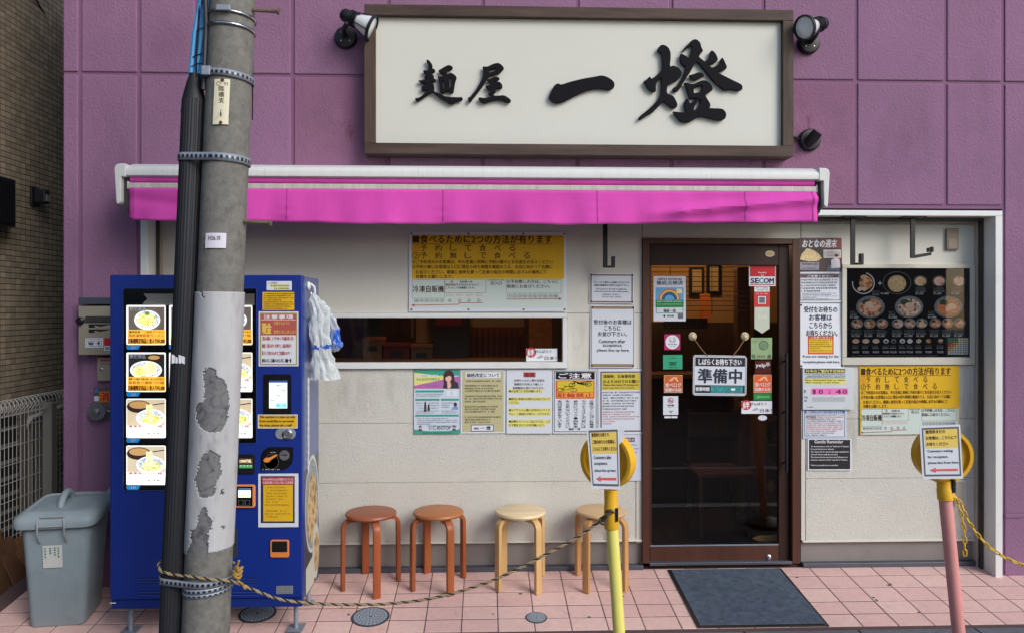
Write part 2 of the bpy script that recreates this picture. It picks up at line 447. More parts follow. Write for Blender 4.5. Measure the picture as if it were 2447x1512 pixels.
for i, (a, b_) in enumerate(zip(cols, cols[1:])):
    lo = OZ + 0.035 if (a >= OX0 - 0.08 and b_ <= OX1 + 0.05) else None
    xa = a + (0.002 if i == 0 else g); xb = b_ - g
    if lo is None:
        zl = WZ(1231, YP, 2420) if i > 2 else WZ(1262, YP, 250)
        panel(xa, xb, gz(YP) + 0.002, zl - 0.012); panel(xa, xb, zl + 0.012, zg - 0.009)
        B().box(xa - 0.002, xb + 0.002, YP - 0.006, YP + 0.02, zl - 0.0135, zl + 0.0135).build('ledge', purple, shop, bevel=0.005)
    else: panel(xa, xb, lo, zg - 0.009, mat=purple2 if i in (4, 9) else purple)
    panel(xa, xb, zg + 0.009, zg2 - 0.009); panel(xa, xb, zg2 + 0.009, Z1)
# body behind
bd = M('building_render', srgb(120, 92, 112), 0.9)
B().box(xl + 0.003, xl + 0.16, 0.281, 5.5, -0.05, Z1).build('side_wall', bd, shop)
B().box(XRR - 0.16, XRR, 0.281, 5.5, -0.05, Z1).build('side_wall', bd, shop)
B().box(xl + 0.161, XRR - 0.161, 5.34, 5.5, -0.05, Z1).build('rear_wall', bd, shop)
B().box(xl - 0.02, XRR + 0.02, YP - 0.02, 5.52, Z1 + 0.001, Z1 + 0.12).build('roof', M('roof_grey', srgb(110, 110, 112), 0.9), shop)

# white aluminium surround of the recessed shop front
YF = -0.17
z_in = WZ(516, YF, 2200)
xA0, xA1 = WX(335, YF, 900), WX(353, YF, 900); xB0, xB1 = WX(2378, YF, 900), WX(2395, YF, 900)
fr = B(); fr.box(xA0, xB1, YF, 0.05, z_in, WZ(503, YF, 2200)); fr.build('surround_head', white_al, shop, bevel=0.003)
fr = B(); fr.box(xA0, xA1, YF, 0.05, -0.02, z_in - 0.001); fr.build('surround_jamb', white_al, shop, bevel=0.003)
fr = B(); fr.box(xB0, xB1, YF, 0.05, -0.02, z_in - 0.001); fr.build('surround_jamb', white_al, shop, bevel=0.003)
for xa, xb in ((xA1 + 0.001, xA1 + 0.02), (xB0 - 0.026, xB0 - 0.001)):
    B().box(xa + (.008 if xa > 0 else 0), xb - (.008 if xa < 0 else 0), -0.062, -0.036, -0.01, z_in - 0.002).build('shutter_rail', dark_al, shop, bevel=0.002)
    B().box(xa + 0.003, xb - 0.003, -0.030, 0.03, -0.01, z_in - 0.002).build('shutter_rail', M('pale_rail', srgb(176, 170, 158), 0.5), shop, bevel=0.002)
B().box(xA1 + 0.021, xB0 - 0.027, -0.09, -0.045, z_in - 0.016, z_in - 0.001).build('shutter_rail', dark_al, shop, bevel=0.002)
B().box(xA1 + 0.021, xB0 - 0.027, -0.043, 0.0, z_in - 0.03, z_in - 0.001).build('head_trim', grey_al, shop, bevel=0.002)

# cream siding, panel by panel (picture coordinates of each panel)
DX0, DX1, DT, DB = 1535, 1912, 570, 1345
def siding(x0, y0, x1, y1, mat, name='siding_panel', y=YC, th=0.03):
    a, b_, c, d = rect(x0, y0, x1, y1, y)
    return B().box(a + 0.002, b_ - 0.002, y, y + th, c + 0.001, d - 0.001).build(name, mat, shop, bevel=0.0012, seg=1)
XS0, XS1 = 357, 2344
WINX0, WINX1, WINY0, WINY1 = 650, 1356, 748, 880
siding(XS0, 514, DX0 - 1, WINY0, cream_s); siding(XS0, WINY0, WINX0, 880, cream_s)
siding(WINX1, WINY0, DX0 - 1, 880, cream_s); siding(DX0 - 1, 514, DX1 + 1, DT, cream_s)
siding(DX1 + 1, 514, XS1, 632, cream_s)
for ya, yb in ((880, 1010), (1010, 1152), (1152, 1296)): siding(XS0, ya, 1519, yb, cream)
siding(1519, 880, DX0 - 1, 1296, cream_s)
siding(DX1 + 1, 632, 2013, 872, cream_s); siding(2330, 632, XS1, 872, cream_s)
siding(2013, 632, 2330, 872, cream_s)
for ya, yb in ((872, 999), (999, 1141), (1141, 1290)): siding(DX1 + 12, ya, 2334, yb, cream)
siding(DX1 + 1, 872, DX1 + 12, 1290, cream_s); siding(2334, 872, XS1, 1290, cream_s)
for xa, xb, ya in ((XS0, DX0 - 1, 1296), (DX1 + 1, XS1, 1290)):
    a, b_, c, d = rect(xa, ya, xb, 1358, 0.018)
    B().box(a, b_, 0.018, 0.05, 0.03, d).build('baseboard', base_g, shop)
    B().box(a, b_, -0.012, 0.017, d + 0.0005, d + 0.012).build('drip_edge', cream_s, shop, bevel=0.003)
    B().box(a, b_, -0.02, 0.045, -0.02, 0.029).build('sill', sill_m, shop, bevel=0.003)
# wall backing behind the siding leaves the window and door open
a0, a1 = WX(XS0, 0.03), WX(XS1, 0.03)
wx0, wx1, wz0, wz1 = rect(WINX0 + 4, WINY0 + 6, WINX1 - 6, WINY1 - 10, 0.035)
dx0, dx1 = WX(DX0 + 3, 0.035), WX(DX1 - 3, 0.035); dzt = WZ(DT + 3, 0.035, 1720)
bk = B()
for bx in ((a0 - 0.2, wx0, 0.0, 2.6), (wx0, wx1, 0.0, wz0), (wx0, wx1, wz1, 2.6), (wx1, dx0, 0.0, 2.6), (dx0, dx1, dzt, 2.6), (dx1, a1 + 0.3, 0.0, 2.6)):
    bk.box(bx[0], bx[1], 0.051, 0.11, bx[2], bx[3])
bk.build('partition_wall', M('wall_board', srgb(150, 140, 125), 0.9), shop)

# slot window
win = bpy.data.objects.new('window', None); COL.objects.link(win); win.parent = shop
def bar(x0, y0, x1, y1, Y, dep, mat, name, par, bev=0.003):
    a, b_, c, d = rect(x0, y0, x1, y1, Y)
    return B().box(a, b_, Y, Y + dep, c, d).build(name, mat, par, bevel=bev)
bar(WINX0, WINY0, WINX1, WINY0 + 11, -0.022, 0.07, white_al, 'frame', win)
bar(WINX0, WINY1 - 15, WINX1, WINY1, -0.022, 0.07, white_al, 'frame', win)
bar(WINX1 - 12, WINY0 + 11.2, WINX1, WINY1 - 15.2, -0.022, 0.07, white_al, 'frame', win)
bar(WINX0, WINY0 + 11.2, WINX0 + 12, WINY1 - 15.2, -0.022, 0.07, white_al, 'frame', win)
def glass_mat(name, tint=(1, 1, 1, 1), refl=1.0):
    if name in MATS: return MATS[name]
    m = bpy.data.materials.new(name); m.use_nodes = True; nt = m.node_tree; nt.nodes.clear()
    o = nt.nodes.new('ShaderNodeOutputMaterial'); mx = nt.nodes.new('ShaderNodeMixShader'); fr_ = nt.nodes.new('ShaderNodeFresnel'); fr_.inputs['IOR'].default_value = 1.5
    t = nt.nodes.new('ShaderNodeBsdfTransparent'); t.inputs[0].default_value = tint
    gl = nt.nodes.new('ShaderNodeBsdfGlossy'); gl.inputs['Roughness'].default_value = 0.015; gl.inputs['Color'].default_value = (refl, refl, refl, 1)
    nt.links.new(fr_.outputs[0], mx.inputs[0]); nt.links.new(t.outputs[0], mx.inputs[1]); nt.links.new(gl.outputs[0], mx.inputs[2]); nt.links.new(mx.outputs[0], o.inputs[0])
    MATS[name] = m; return m
glass = glass_mat('window_glass', (0.86, 0.84, 0.80, 1))
a, b_, c, d = rect(WINX0 + 8, WINY0 + 8, WINX1 - 8, WINY1 - 11, 0.012)
B().poly([(a, 0.012, c), (b_, 0.012, c), (b_, 0.012, d), (a, 0.012, d)]).build('pane', glass, win)

# ------------------------------------------------------------------ entrance door
door = thing('entrance_door', 'brown timber framed glass sliding door with stickers on its pane', 'door')
YD = -0.02
bar(DX0, DT, 1552, DB, YD, 0.07, brown, 'frame', door)
bar(1893, DT, DX1, DB, YD, 0.07, brown, 'frame', door)
bar(1552.2, DT, 1892.8, 583, YD, 0.07, brown, 'frame', door)
bar(1552.2, 1342, 1892.8, 1349, YD, 0.07, sill_m, 'threshold', door)
leaf = bpy.data.objects.new('leaf', None); COL.objects.link(leaf); leaf.parent = door
bar(1552.5, 1303, 1860, 1341.5, 0.012, 0.03, brown, 'bottom_rail', leaf)
bar(1552.5, 583.5, 1860, 634, 0.012, 0.03, brown_d, 'top_rail', leaf)
bar(1552.5, 634.3, 1556, 1302.7, 0.012, 0.03, brown, 'stile', leaf)
bar(1860.2, 583.5, 1885, 1341.5, 0.012, 0.03, brown_d, 'stile', leaf)
bar(1886, 583.5, 1892.6, 1341.5, 0.035, 0.02, M('door_gap', srgb(30, 20, 18), 0.8), 'rebate', leaf, 0)
bar(1552.5, 1300.5, 1860, 1302.8, 0.008, 0.01, galv, 'glazing_bead', leaf, 0)
a, b_, c, d = rect(1554, 632, 1862, 1305, 0.03)
B().poly([(a, 0.03, c), (b_, 0.03, c), (b_, 0.03, d), (a, 0.03, d)]).build('pane', glass, leaf)
hx = WX(1878, -0.02, 980); hz0, hz1 = WZ(1125, -0.02, 1878), WZ(843, -0.02, 1878)
hd = B(); hd.tube([(hx, -0.025, hz0), (hx, -0.025, hz1)], 0.009, 12)
for z_ in (hz0 + 0.05, (hz0 + hz1) / 2, hz1 - 0.05): hd.tube([(hx, -0.025, z_), (hx, 0.013, z_)], 0.006, 8)
hd.build('handle', black_m, leaf, smooth=True)
p = W(1836, 1330, 0.01); B().lathe([(0.016, 0), (0.016, 0.006), (0.008, 0.010)], p + Vector((0, 0.003, 0)), (0, -1, 0), 20).build('lock', chrome, leaf, smooth=True)

# ------------------------------------------------------------------ inside the shop
room = struct(B().poly([(-2.2, 0.12, 0.004), (4.3, 0.12, 0.004), (4.3, 5.3, 0.004), (-2.2, 5.3, 0.004)]).build('interior_floor', M('interior_floor', srgb(60, 46, 40), 0.5, var=0.2)))
struct(B().box(-2.2, 4.3, 0.115, 5.3, 2.62, 2.7).build('interior_ceiling', M('interior_ceiling', srgb(120, 100, 80), 0.9)))
plaster = M('ochre_plaster', srgb(186, 140, 86), 0.9, var=0.15, vs=3)
dwood = M('dark_interior_wood', srgb(74, 50, 36), 0.6, var=0.3, vs=9, stretch=(1, 1, 0.15))
mwood = M('mid_interior_wood', srgb(132, 92, 56), 0.6, var=0.25, vs=9, stretch=(1, 1, 0.15))
def iw(name, mat, x0, y0, x1, y1, Y, dep=0.05, par=None, bev=0.0):
    a, b_, c, d = rect(x0, y0, x1, y1, Y)
    return B().box(a, b_, Y, Y + dep, max(c, 0.006), d).build(name, mat, par, bevel=bev)
struct(iw('interior_wall', plaster, 1480, 420, 1990, 770, 2.2))
struct(iw('interior_wall_wainscot', dwood, 1480, 771, 1990, 1240, 2.2, 0.06))
struct(iw('interior_wall_slots', dwood, 500, 700, 1479, 1240, 1.4))
t = thing('bamboo_blind', 'dark bamboo slat blind hung behind the upper door glass', 'blind')
for k in range(10):
    y_ = 638 + k * 11.5
    iw('slat', M('blind_slat', srgb(62, 42, 34), 0.7), 1556, y_, 1790, y_ + 1.7, 0.09, 0.004, t)
for v in (1600, 1700): iw('cord', ink, v, 636, v + 1.2, 752, 0.095, 0.002, t)
for x0, y0, x1, y1, lb in ((1648, 640, 1682, 705, 'small dark framed picture on ochre wall inside, narrower one'), (1690, 632, 1722, 702, 'small dark framed picture with pale sheet on ochre wall inside')):
    t = thing('picture', lb, 'picture')
    iw('frame', black_p, x0, y0, x1, y1, 2.15, 0.04, t); iw('sheet', M('aged_paper', srgb(190, 160, 110), 0.7), x0 + 6, y0 + 5, x1 - 6, y1 - 6, 2.14, 0.008, t)
o = iw('hanging_cloth', M('orange_cloth', srgb(214, 116, 36), 0.8, var=0.2, vs=20), 1672, 702, 1696, 768, 1.7, 0.01); tag(o, 'orange cloth strip hanging inside behind the door glass', 'cloth')
t = thing('interior_counter', 'dark wooden counter inside the shop behind the door', 'counter')
iw('panel', dwood, 1556, 905, 1742, 1190, 1.5, 0.05, t, 0.004); iw('top', mwood, 1550, 893, 1748, 904.5, 1.44, 0.3, t, 0.004)
for x0, x1, m_ in ((1762, 1792, mwood), (1800, 1822, dwood)):
    o = iw('wooden_post', m_, x0, 640, x1, 1225, 0.95 if x0 < 1800 else 1.15, 0.10, None, 0.004)
    tag(o, 'wider lighter wooden post inside behind the door glass' if x0 < 1800 else 'narrow dark wooden post inside beside the lighter post', 'post')
t = thing('interior_shelf', 'wooden shelf unit inside at the right of the door glass', 'shelf')
for y_ in (1000, 1060, 1118, 1232): iw('shelf_board', mwood, 1830, y_, 1876, y_ + 5, 0.55, 0.3, t)
iw('upright', mwood, 1826, 980, 1831, 1238, 0.55, 0.3, t)
for (x0, y0, x1, y1, nm, lb) in ((1838, 1150, 1858, 1180, 'paper_bag', 'crumpled brown paper bag low on the interior shelf'), (1842, 1020, 1855, 1058, 'jar', 'dark jar on the upper interior shelf')):
    a, b_, c, d = rect(x0, y0, x1, y1, 0.6); r_ = (b_ - a) / 2
    o = B().lathe([(r_*.8, 0), (r_, (d-c)*.3), (r_*.9, (d-c)*.7), (r_*.5, d-c)], ((a+b_)/2, 0.66, c), (0, 0, 1), 9).build(nm, M(nm + '_m', srgb(196, 146, 70) if nm == 'paper_bag' else srgb(50, 44, 40), 0.7, bump=0.8, bs=30))
    tag(o, lb, 'bag' if nm == 'paper_bag' else 'jar')
t = thing('dining_chair', 'wooden chair inside the shop seen through the door glass', 'chair')
cxm = WX(1722, 0.7, 1100)
for sx in (-0.17, 0.17):
    for sy in (0, 0.32): B().box(cxm + sx - .015, cxm + sx + .015, 0.6 + sy, 0.63 + sy, 0.006, 0.43 if sy == 0 else 0.86).build('leg', dwood, t)
B().box(cxm - .2, cxm + .2, .58, .97, .431, .46).build('seat', M('chair_seat', srgb(92, 40, 34), .7), t, bevel=.006)
B().box(cxm - .185, cxm + .185, .905, .918, .66, .84).build('backrest', dwood, t, bevel=.004)
t = thing('key_hook_rail', 'row of small hooks on dark rail inside behind the door', 'hook rail')
iw('rail', dwood, 1586, 760, 1690, 785, 0.9, 0.02, t)
for k in range(7):
    c0 = W(1598 + k * 13, 778, 0.89)
    B().tube([c0 + Vector((0.012*math.cos(q), 0, 0.014*math.sin(q))) for q in [math.pi + i*math.pi/6 for i in range(7)]], 0.003, 6).build('hook', M('hook_metal', srgb(120, 100, 80), .4, .6), t)
t = thing('yellow_arrow_board', 'small ochre pointed arrow board standing behind the foot of the door glass', 'arrow board')
Yq = 0.12
B().prism([W(x_, y_, Yq) for x_, y_ in ((1798, 1286), (1812, 1279), (1858, 1278), (1858, 1291), (1812, 1292))], (0, .01, 0)).build('board', M('ochre_board', srgb(200, 160, 90), .6), t)
# things behind the slot window
t = thing('shelf_ledge', 'wooden ledge inside below the slot window', 'shelf')
iw('board', mwood, 660, 863, 1345, 880, 0.16, 0.4, t)
for x0, y0, x1, y1, col_, lb, nm in (
        (866, 806, 912, 862, (120, 84, 56), 'brown cardboard carton with dark print behind the slot window', 'cardboard_box'),
        (915, 820, 978, 862, (96, 34, 34), 'low red-lidded crate behind the slot window', 'crate'),
        (981, 822, 1032, 862, (104, 74, 54), 'wooden crate with dark grip hole behind the slot window', 'crate')):
    t = thing(nm, lb, 'box' if nm == 'cardboard_box' else 'crate')
    iw('body', M(nm + str(x0), srgb(*col_), .7, var=.2), x0, y0 + 8, x1, y1, 0.40, 0.2, t, .003)
    iw('lid', M(nm + str(x0) + 'l', srgb(min(255, col_[0] + 24), col_[1], col_[2]), .7), x0 - 1, y0, x1 + 1, y0 + 7.8, 0.39, 0.22, t, .003)
    iw('grip_hole', black_p, x0 + (x1-x0)*.25, y0 + 20, x0 + (x1-x0)*.75, y0 + 32, 0.396, .003, t)
o = iw('pillar', M('black_pillar', srgb(40, 34, 34), .6), 1034, 700, 1120, 862, .5, .1); tag(o, 'dark square pillar inside behind the slot window', 'pillar')
o = iw('banner', M('red_banner', srgb(124, 34, 40), .7), 1040, 752, 1103, 778, .42, .01); tag(o, 'dark red hanging banner behind the slot window', 'banner')
o = iw('wall_cloth', M('beige_cloth', srgb(130, 108, 80), .8), 1108, 752, 1252, 781, .62, .01); tag(o, 'long beige cloth strip behind the slot window', 'cloth')
t = thing('slatted_screen', 'reddish wooden slatted screen behind the slot window', 'screen')
for k in range(9): iw('slat', M('red_wood', srgb(126, 56, 36), .6, var=.3), 1128 + k*14, 780, 1136 + k*14, 864, .7, .03, t)
o = iw('drawing_board', M('drawing_paper', srgb(170, 110, 64), .7, var=.35, vs=25), 1264, 750, 1318, 862, .6, .02); tag(o, 'ochre drawn panel at the end of the slot window', 'panel')
t = thing('green_menu_card', 'dark green menu card hung behind the slot window', 'card')
iw('card', M('dark_green_card', srgb(48, 52, 34), .7), 866, 752, 912, 800, .4, .01, t)
o = iw('wood_stick', mwood, 982, 752, 987, 806, .45, .02); tag(o, 'pale wooden stick hanging behind the slot window', 'stick')
o = iw('wall_panel_board', M('pale_board', srgb(140, 104, 70), .8), 994, 752, 1032, 818, .55, .02); tag(o, 'tan board behind the slot window beside the dark pillar', 'board')
for x_, y_, pw in ((-0.15, 0.27, 14.0), (1.75, 1.45, 9.0)):
    t = thing('pendant_lamp', 'warm pendant lamp hanging inside the shop over the ' + ('slot window shelf' if x_ < 1 else 'door'), 'lamp')
    B().lathe([(.02, .16), (.13, 0), (.128, 0), (.018, .15)], (x_, y_, 2.3), (0, 0, 1), 20).build('lamp_shade', dwood, t)
    B().tube([(x_, y_, 2.46), (x_, y_, 2.62)], .004, 6).build('cord', black_p, t)
    B().lathe([(.012, .05), (.03, .02), (.03, -.01), (.01, -.03)], (x_, y_, 2.33), (0, 0, 1), 12).build('bulb', M('warm_bulb', (1, .7, .38, 1), emit=6), t)
    ld = bpy.data.lights.new('lamp_glow', 'POINT'); ld.energy = pw; ld.color = (1, .66, .36); ld.shadow_soft_size = .05
    lo_ = bpy.data.objects.new('lamp_glow', ld); COL.objects.link(lo_); lo_.location = (x_, y_, 2.24); lo_.parent = t

# ------------------------------------------------------------------ neighbouring tiled building, alley
XN = -3.25
nb = thing('tiled_building', 'neighbouring building clad in small brown square tiles across the alley', 'building')
B().box(XN - 2.5, XN - 0.0016, -2.5, 5.5, -0.1, 5.2).build('wall', M('tile_grout_dark', srgb(40, 36, 30), .9), nb)
tl = [M('brown_tile_%d' % k, srgb(*c), .45, var=.2, vs=14, spec=.45) for k, c in enumerate([(160, 146, 124), (151, 138, 118), (168, 153, 130), (143, 131, 112)])]
py, pz = .056, .039
tiles = []
for i in range(0, 30):
    for j in range(0, 108):
        y_, z_ = .45 + i*py, .02 + j*pz
        tiles.append((abs(y_ - 1.1) + abs(z_ - 2.3) * .55, y_, z_))
tiles.sort()
meshes = []
for k in range(4):
    b = B().box(0, .0016, 0, py - .0055, 0, pz - .0055); o = b.build('tile', tl[k], nb, bevel=.0005, seg=1); meshes.append(o.data); COL.objects.unlink(o); bpy.data.objects.remove(o)
for n_, (_, y_, z_) in enumerate(tiles[:300]):
    o = link('tile', random.choice(meshes), nb); o.location = (XN - .0016 + .0002, y_, z_)
bs_ = [B() for _ in range(4)]
for _, y_, z_ in tiles[300:]: random.choice(bs_).box(XN - .0016, XN, y_, y_ + py - .0055, z_, z_ + pz - .0055)
for k in range(4): stuff(bs_[k].build('tile_cladding', tl[k], nb, recalc=False))
t = thing('wall_light', 'small dark square lamp fixed on the brown tiled wall', 'lamp')
c0 = Vector((XN, yx(100, XN + .06), 0)); c0.z = W(100, 470, c0.y).z
B().box(XN + .001, XN + .02, c0.y - .05, c0.y + .05, c0.z - .07, c0.z + .07).build('plate', black_m, t, bevel=.004)
B().box(XN + .0205, XN + .10, c0.y - .035, c0.y + .035, c0.z - .05, c0.z + .05).build('housing', black_m, t, bevel=.008)
B().box(XN + .1005, XN + .106, c0.y - .022, c0.y + .022, c0.z - .035, c0.z + .01).build('lens', M('lens_grey', srgb(150, 150, 150), .2), t)
t = thing('wall_cabinet', 'black box cabinet projecting from the brown tiled wall', 'cabinet')
B().box(XN + .001, XN + .13, .05, yx(38, XN + .13), WZ(557, .9, 38), WZ(452, .9, 38)).build('body', black_p, t, bevel=.006)
B().box(XN + .131, XN + .136, .07, yx(38, XN + .13) - .015, WZ(552, .9, 38), WZ(458, .9, 38)).build('door', M('black_door', srgb(14, 14, 16), .35), t, bevel=.002)
t = B().tube([W(80, -10, .9), W(110, 40, 1.1), W(150, 106, 1.45)], .006, 6).build('overhead_cable', black_p); tag(t, 'thin black cable slanting down across the brown tiled wall', 'cable')

# mesh fence running back into the alley
XF = -2.95
fence = thing('mesh_fence', 'pale grey welded wire mesh fence with looped top in the alley', 'fence')
fm = M('fence_coating', srgb(178, 177, 172), .5, .1, var=.1)
zt_ = 1.06; rw = .0022
y = -.3
fw = 0
while y < 1.25:
    pts = [(XF, y, .06), (XF, y, zt_ - .06)] + [(XF + .045 - .045*math.cos(a), y, zt_ - .06 + .055*math.sin(a)) for a in [k*math.pi/6 for k in range(1, 6)]] + [(XF + .09, y, zt_ - .06), (XF + .06, y, zt_ - .10), (XF, y, zt_ - .12)]
    B().tube(pts, rw, 5).build('vertical_wire', fm, fence)
    y += .041
for z_ in [.08 + k*.112 for k in range(9)] + [zt_ - .058]:
    B().tube([(XF + rw*1.6, -.32, z_), (XF + rw*1.6, 1.28, z_)], rw*1.2, 5).build('horizontal_wire', fm, fence)
B().tube([(XF + .09, -.32, zt_ - .05), (XF + .09, 1.28, zt_ - .05)], rw*1.2, 5).build('horizontal_wire', fm, fence)
ypst = W(118, 1000, 0).y
yp0 = yx(118, XF + .035)
pm = M('fence_post', srgb(138, 134, 127), .5, .1)
B().box(XF + .008, XF + .066, yp0 - .03, yp0 + .03, -.02, zt_ - .07).build('post', pm, fence, bevel=.004)
B().box(XF - .004, XF + .07, yp0 - .033, yp0 + .033, zt_ - .0695, zt_ - .03).build('post_cap', black_p, fence, bevel=.004)
t = thing('air_conditioner', 'dark louvred outdoor air conditioner unit behind the mesh fence', 'air conditioner')
ya, yb = -.1, yx(52, -3.02)
B().box(XN + .03, -3.04, ya, yb, .05, .93).build('casing', M('ac_dark', srgb(30, 29, 28), .6), t, bevel=.01)
for k in range(8): B().box(-3.039, -3.027, ya + .02, yb - .01, .1 + k*.105, .122 + k*.105).build('louvre', M('ac_grey', srgb(120, 118, 112), .5), t)
B().box(-3.0385, -3.02, yb - .002, yb + .055, .04, .94).build('corner_post', M('ac_beige', srgb(104, 96, 86), .6), t, bevel=.004)
t = thing('drain_pipe', 'bundle of grey drain pipes standing behind the mesh fence', 'pipe')
for k, (dy_, r_) in enumerate(((.16, .02), (.22, .014), (.30, .02), (.36, .012))):
    B().tube([(-3.1, yb + dy_, -.01), (-3.1, yb + dy_, .86 + .02*k)], r_, 10).build('pipe', M('pipe_grey%d' % (k % 2), srgb(96 + 30*(k % 2), 92 + 28*(k % 2), 86 + 24*(k % 2)), .6), t, smooth=True)
B().tube([(-3.06, yb + .08, .80), (-3.06, yb + .16, .87), (-3.06, 1.3, .93)], .017, 10).build('insulated_pipe', M('pipe_wrap', srgb(186, 182, 172), .8, var=.2, vs=40), t, smooth=True)
for k, (ya_, lean, w_, h_) in enumerate(((-.26, .06, .20, .40), (-.10, .10, .15, .30), (.02, .14, .14, .24))):
    bw = M('weathered_plank_%d' % k, srgb(96 + 8*k, 66 + 5*k, 42 + 4*k), .75, var=.35, vs=12, stretch=(1, 1, .2))
    zb = -.10 + .03*k
    o = B().prism([(XF + .10 + lean, ya_, zb), (XF + .10 + lean, ya_ + w_, zb), (XF + .07, ya_ + w_, zb + h_), (XF + .07, ya_, zb + h_)], (.012, 0, 0)).build('plank', bw)
    tag(o, ('brown plank leaning on the mesh fence, tallest of three', 'brown plank leaning on the mesh fence, middle of three', 'brown plank leaning on the mesh fence, shortest of three')[k], 'plank', 'planks against the fence')

# unseen wall added across the road so the door and window glass reflect dark
opp = thing('reflection_wall', 'unseen dark wall added across the road to darken the glass reflections', 'wall')
B().box(-9, 9, -10.6, -10, -.1, 2.7).build('wall', M('opposite_wall', srgb(62, 60, 58), .9, var=.15), opp)
B().box(-9, 9, -10.62, -9.98, 2.701, 2.76).build('coping', M('coping_grey', srgb(120, 118, 114), .9), opp)

# ------------------------------------------------------------------ shop sign with raised brush characters
sg = thing('shop_sign', 'large cream shop sign with dark wood frame and raised black brush characters', 'sign')
YS = -0.27
SX0, SX1, SZ0, SZ1 = rect(870, 17, 1896, 371, YS)
fw_ = 26 / F * 4.43
B().box(SX0, SX1, YS, YP - .001, SZ1 - fw_, SZ1).build('frame', sign_wood, sg, bevel=.003)
B().box(SX0, SX1, YS, YP - .001, SZ0, SZ0 + fw_).build('frame', sign_wood, sg, bevel=.003)
sv = M('sign_frame_wood_v', srgb(82, 66, 56), .6, var=.5, vs=16, stretch=(1.6, 1, .15), spec=.3)
B().box(SX0, SX0 + fw_, YS + .0005, YP - .001, SZ0 + fw_ + .0005, SZ1 - fw_ - .0005).build('frame', sv, sg, bevel=.002)
B().box(SX1 - fw_, SX1, YS + .0005, YP - .001, SZ0 + fw_ + .0005, SZ1 - fw_ - .0005).build('frame', sv, sg, bevel=.002)
YB = YS + .035
B().box(SX0 + fw_ - .002, SX1 - fw_ + .002, YB, YB + .02, SZ0 + fw_ - .002, SZ1 - fw_ + .002).build('panel', M('sign_panel_cream', srgb(206, 206, 197, 1.02), .55, var=.03, vs=2), sg)
inkm = M('sign_character_black', srgb(20, 18, 24), .75, var=.2, vs=30, spec=.15)
def brush(name, outlines, ox, oy, s):
    cu = bpy.data.curves.new(name, 'CURVE'); cu.dimensions = '2D'; cu.fill_mode = 'BOTH'; cu.extrude = .007; cu.bevel_depth = .0015; cu.bevel_resolution = 0
    Yb = YB - .018
    for pl in outlines:
        pts = [W(x_, y_, Yb) for x_, y_ in cp(pl, ox, oy, s)]
        # one corner-cutting pass softens the traced outline
        n = len(pts); q = []
        for i in range(n):
            a_, b2 = pts[i], pts[(i+1) % n]; q += [a_*.78 + b2*.22, a_*.22 + b2*.78]
        sp = cu.splines.new('POLY'); sp.points.add(len(q) - 1); sp.use_cyclic_u = True
        for k, p_ in enumerate(q): sp.points[k].co = (p_.x, p_.z, 0, 1)
    o = bpy.data.objects.new(name, cu); me = bpy.data.meshes.new_from_object(o); bpy.data.objects.remove(o); bpy.data.curves.remove(cu)
    for v in me.vertices: v.co = Vector((v.co.x, Yb - v.co.z, v.co.y))
    me.flip_normals(); me.materials.clear(); me.materials.append(inkm)
    return link(name, me, sg)
z1 = (1330, 180, 6.614); z2 = (2060, 110, 4.876); z3 = (1680, 0, 2.907)
brush('brush_character', [
 [(410,115),(460,130),(510,190),(535,250),(520,330),(550,310),(585,325),(590,370),(550,385),(510,390),(505,430),(560,455),(565,490),(510,510),(520,525),(560,515),(605,545),(605,575),(560,580),(500,580),(450,600),(520,605),(560,650),(575,710),(570,760),(555,780),(600,810),(700,850),(800,905),(900,920),(1000,925),(1100,930),(1160,920),(1185,950),(1180,980),(1100,1000),(1040,1020),(990,1055),(940,1065),(890,1045),(820,1000),(750,960),(650,890),(560,830),(520,815),(440,860),(350,920),(280,970),(220,1005),(175,985),(168,940),(220,945),(280,920),(340,870),(400,810),(450,760),(400,765),(330,775),(310,750),(305,700),(350,680),(390,640),(420,610),(340,630),(270,595),(235,555),(290,565),(360,550),(420,535),(440,515),(380,505),(360,480),(400,460),(430,440),(380,410),(345,375),(340,345),(380,345),(440,350),(455,300),(445,230),(440,190),(415,160)],
 [(670,345),(740,310),(800,270),(860,240),(900,235),(960,260),(970,290),(950,320),(880,340),(840,360),(850,400),(835,430),(880,420),(930,400),(980,420),(1030,460),(1055,500),(1030,560),(1010,640),(1000,720),(990,800),(970,830),(940,825),(910,800),(850,780),(800,800),(760,830),(720,820),(695,780),(690,700),(685,620),(670,540),(655,470),(700,485),(750,490),(765,450),(780,410),(740,400),(690,375)],
 [(745,560),(795,550),(800,735),(755,745)], [(890,495),(945,480),(945,715),(895,725)]], *z1)
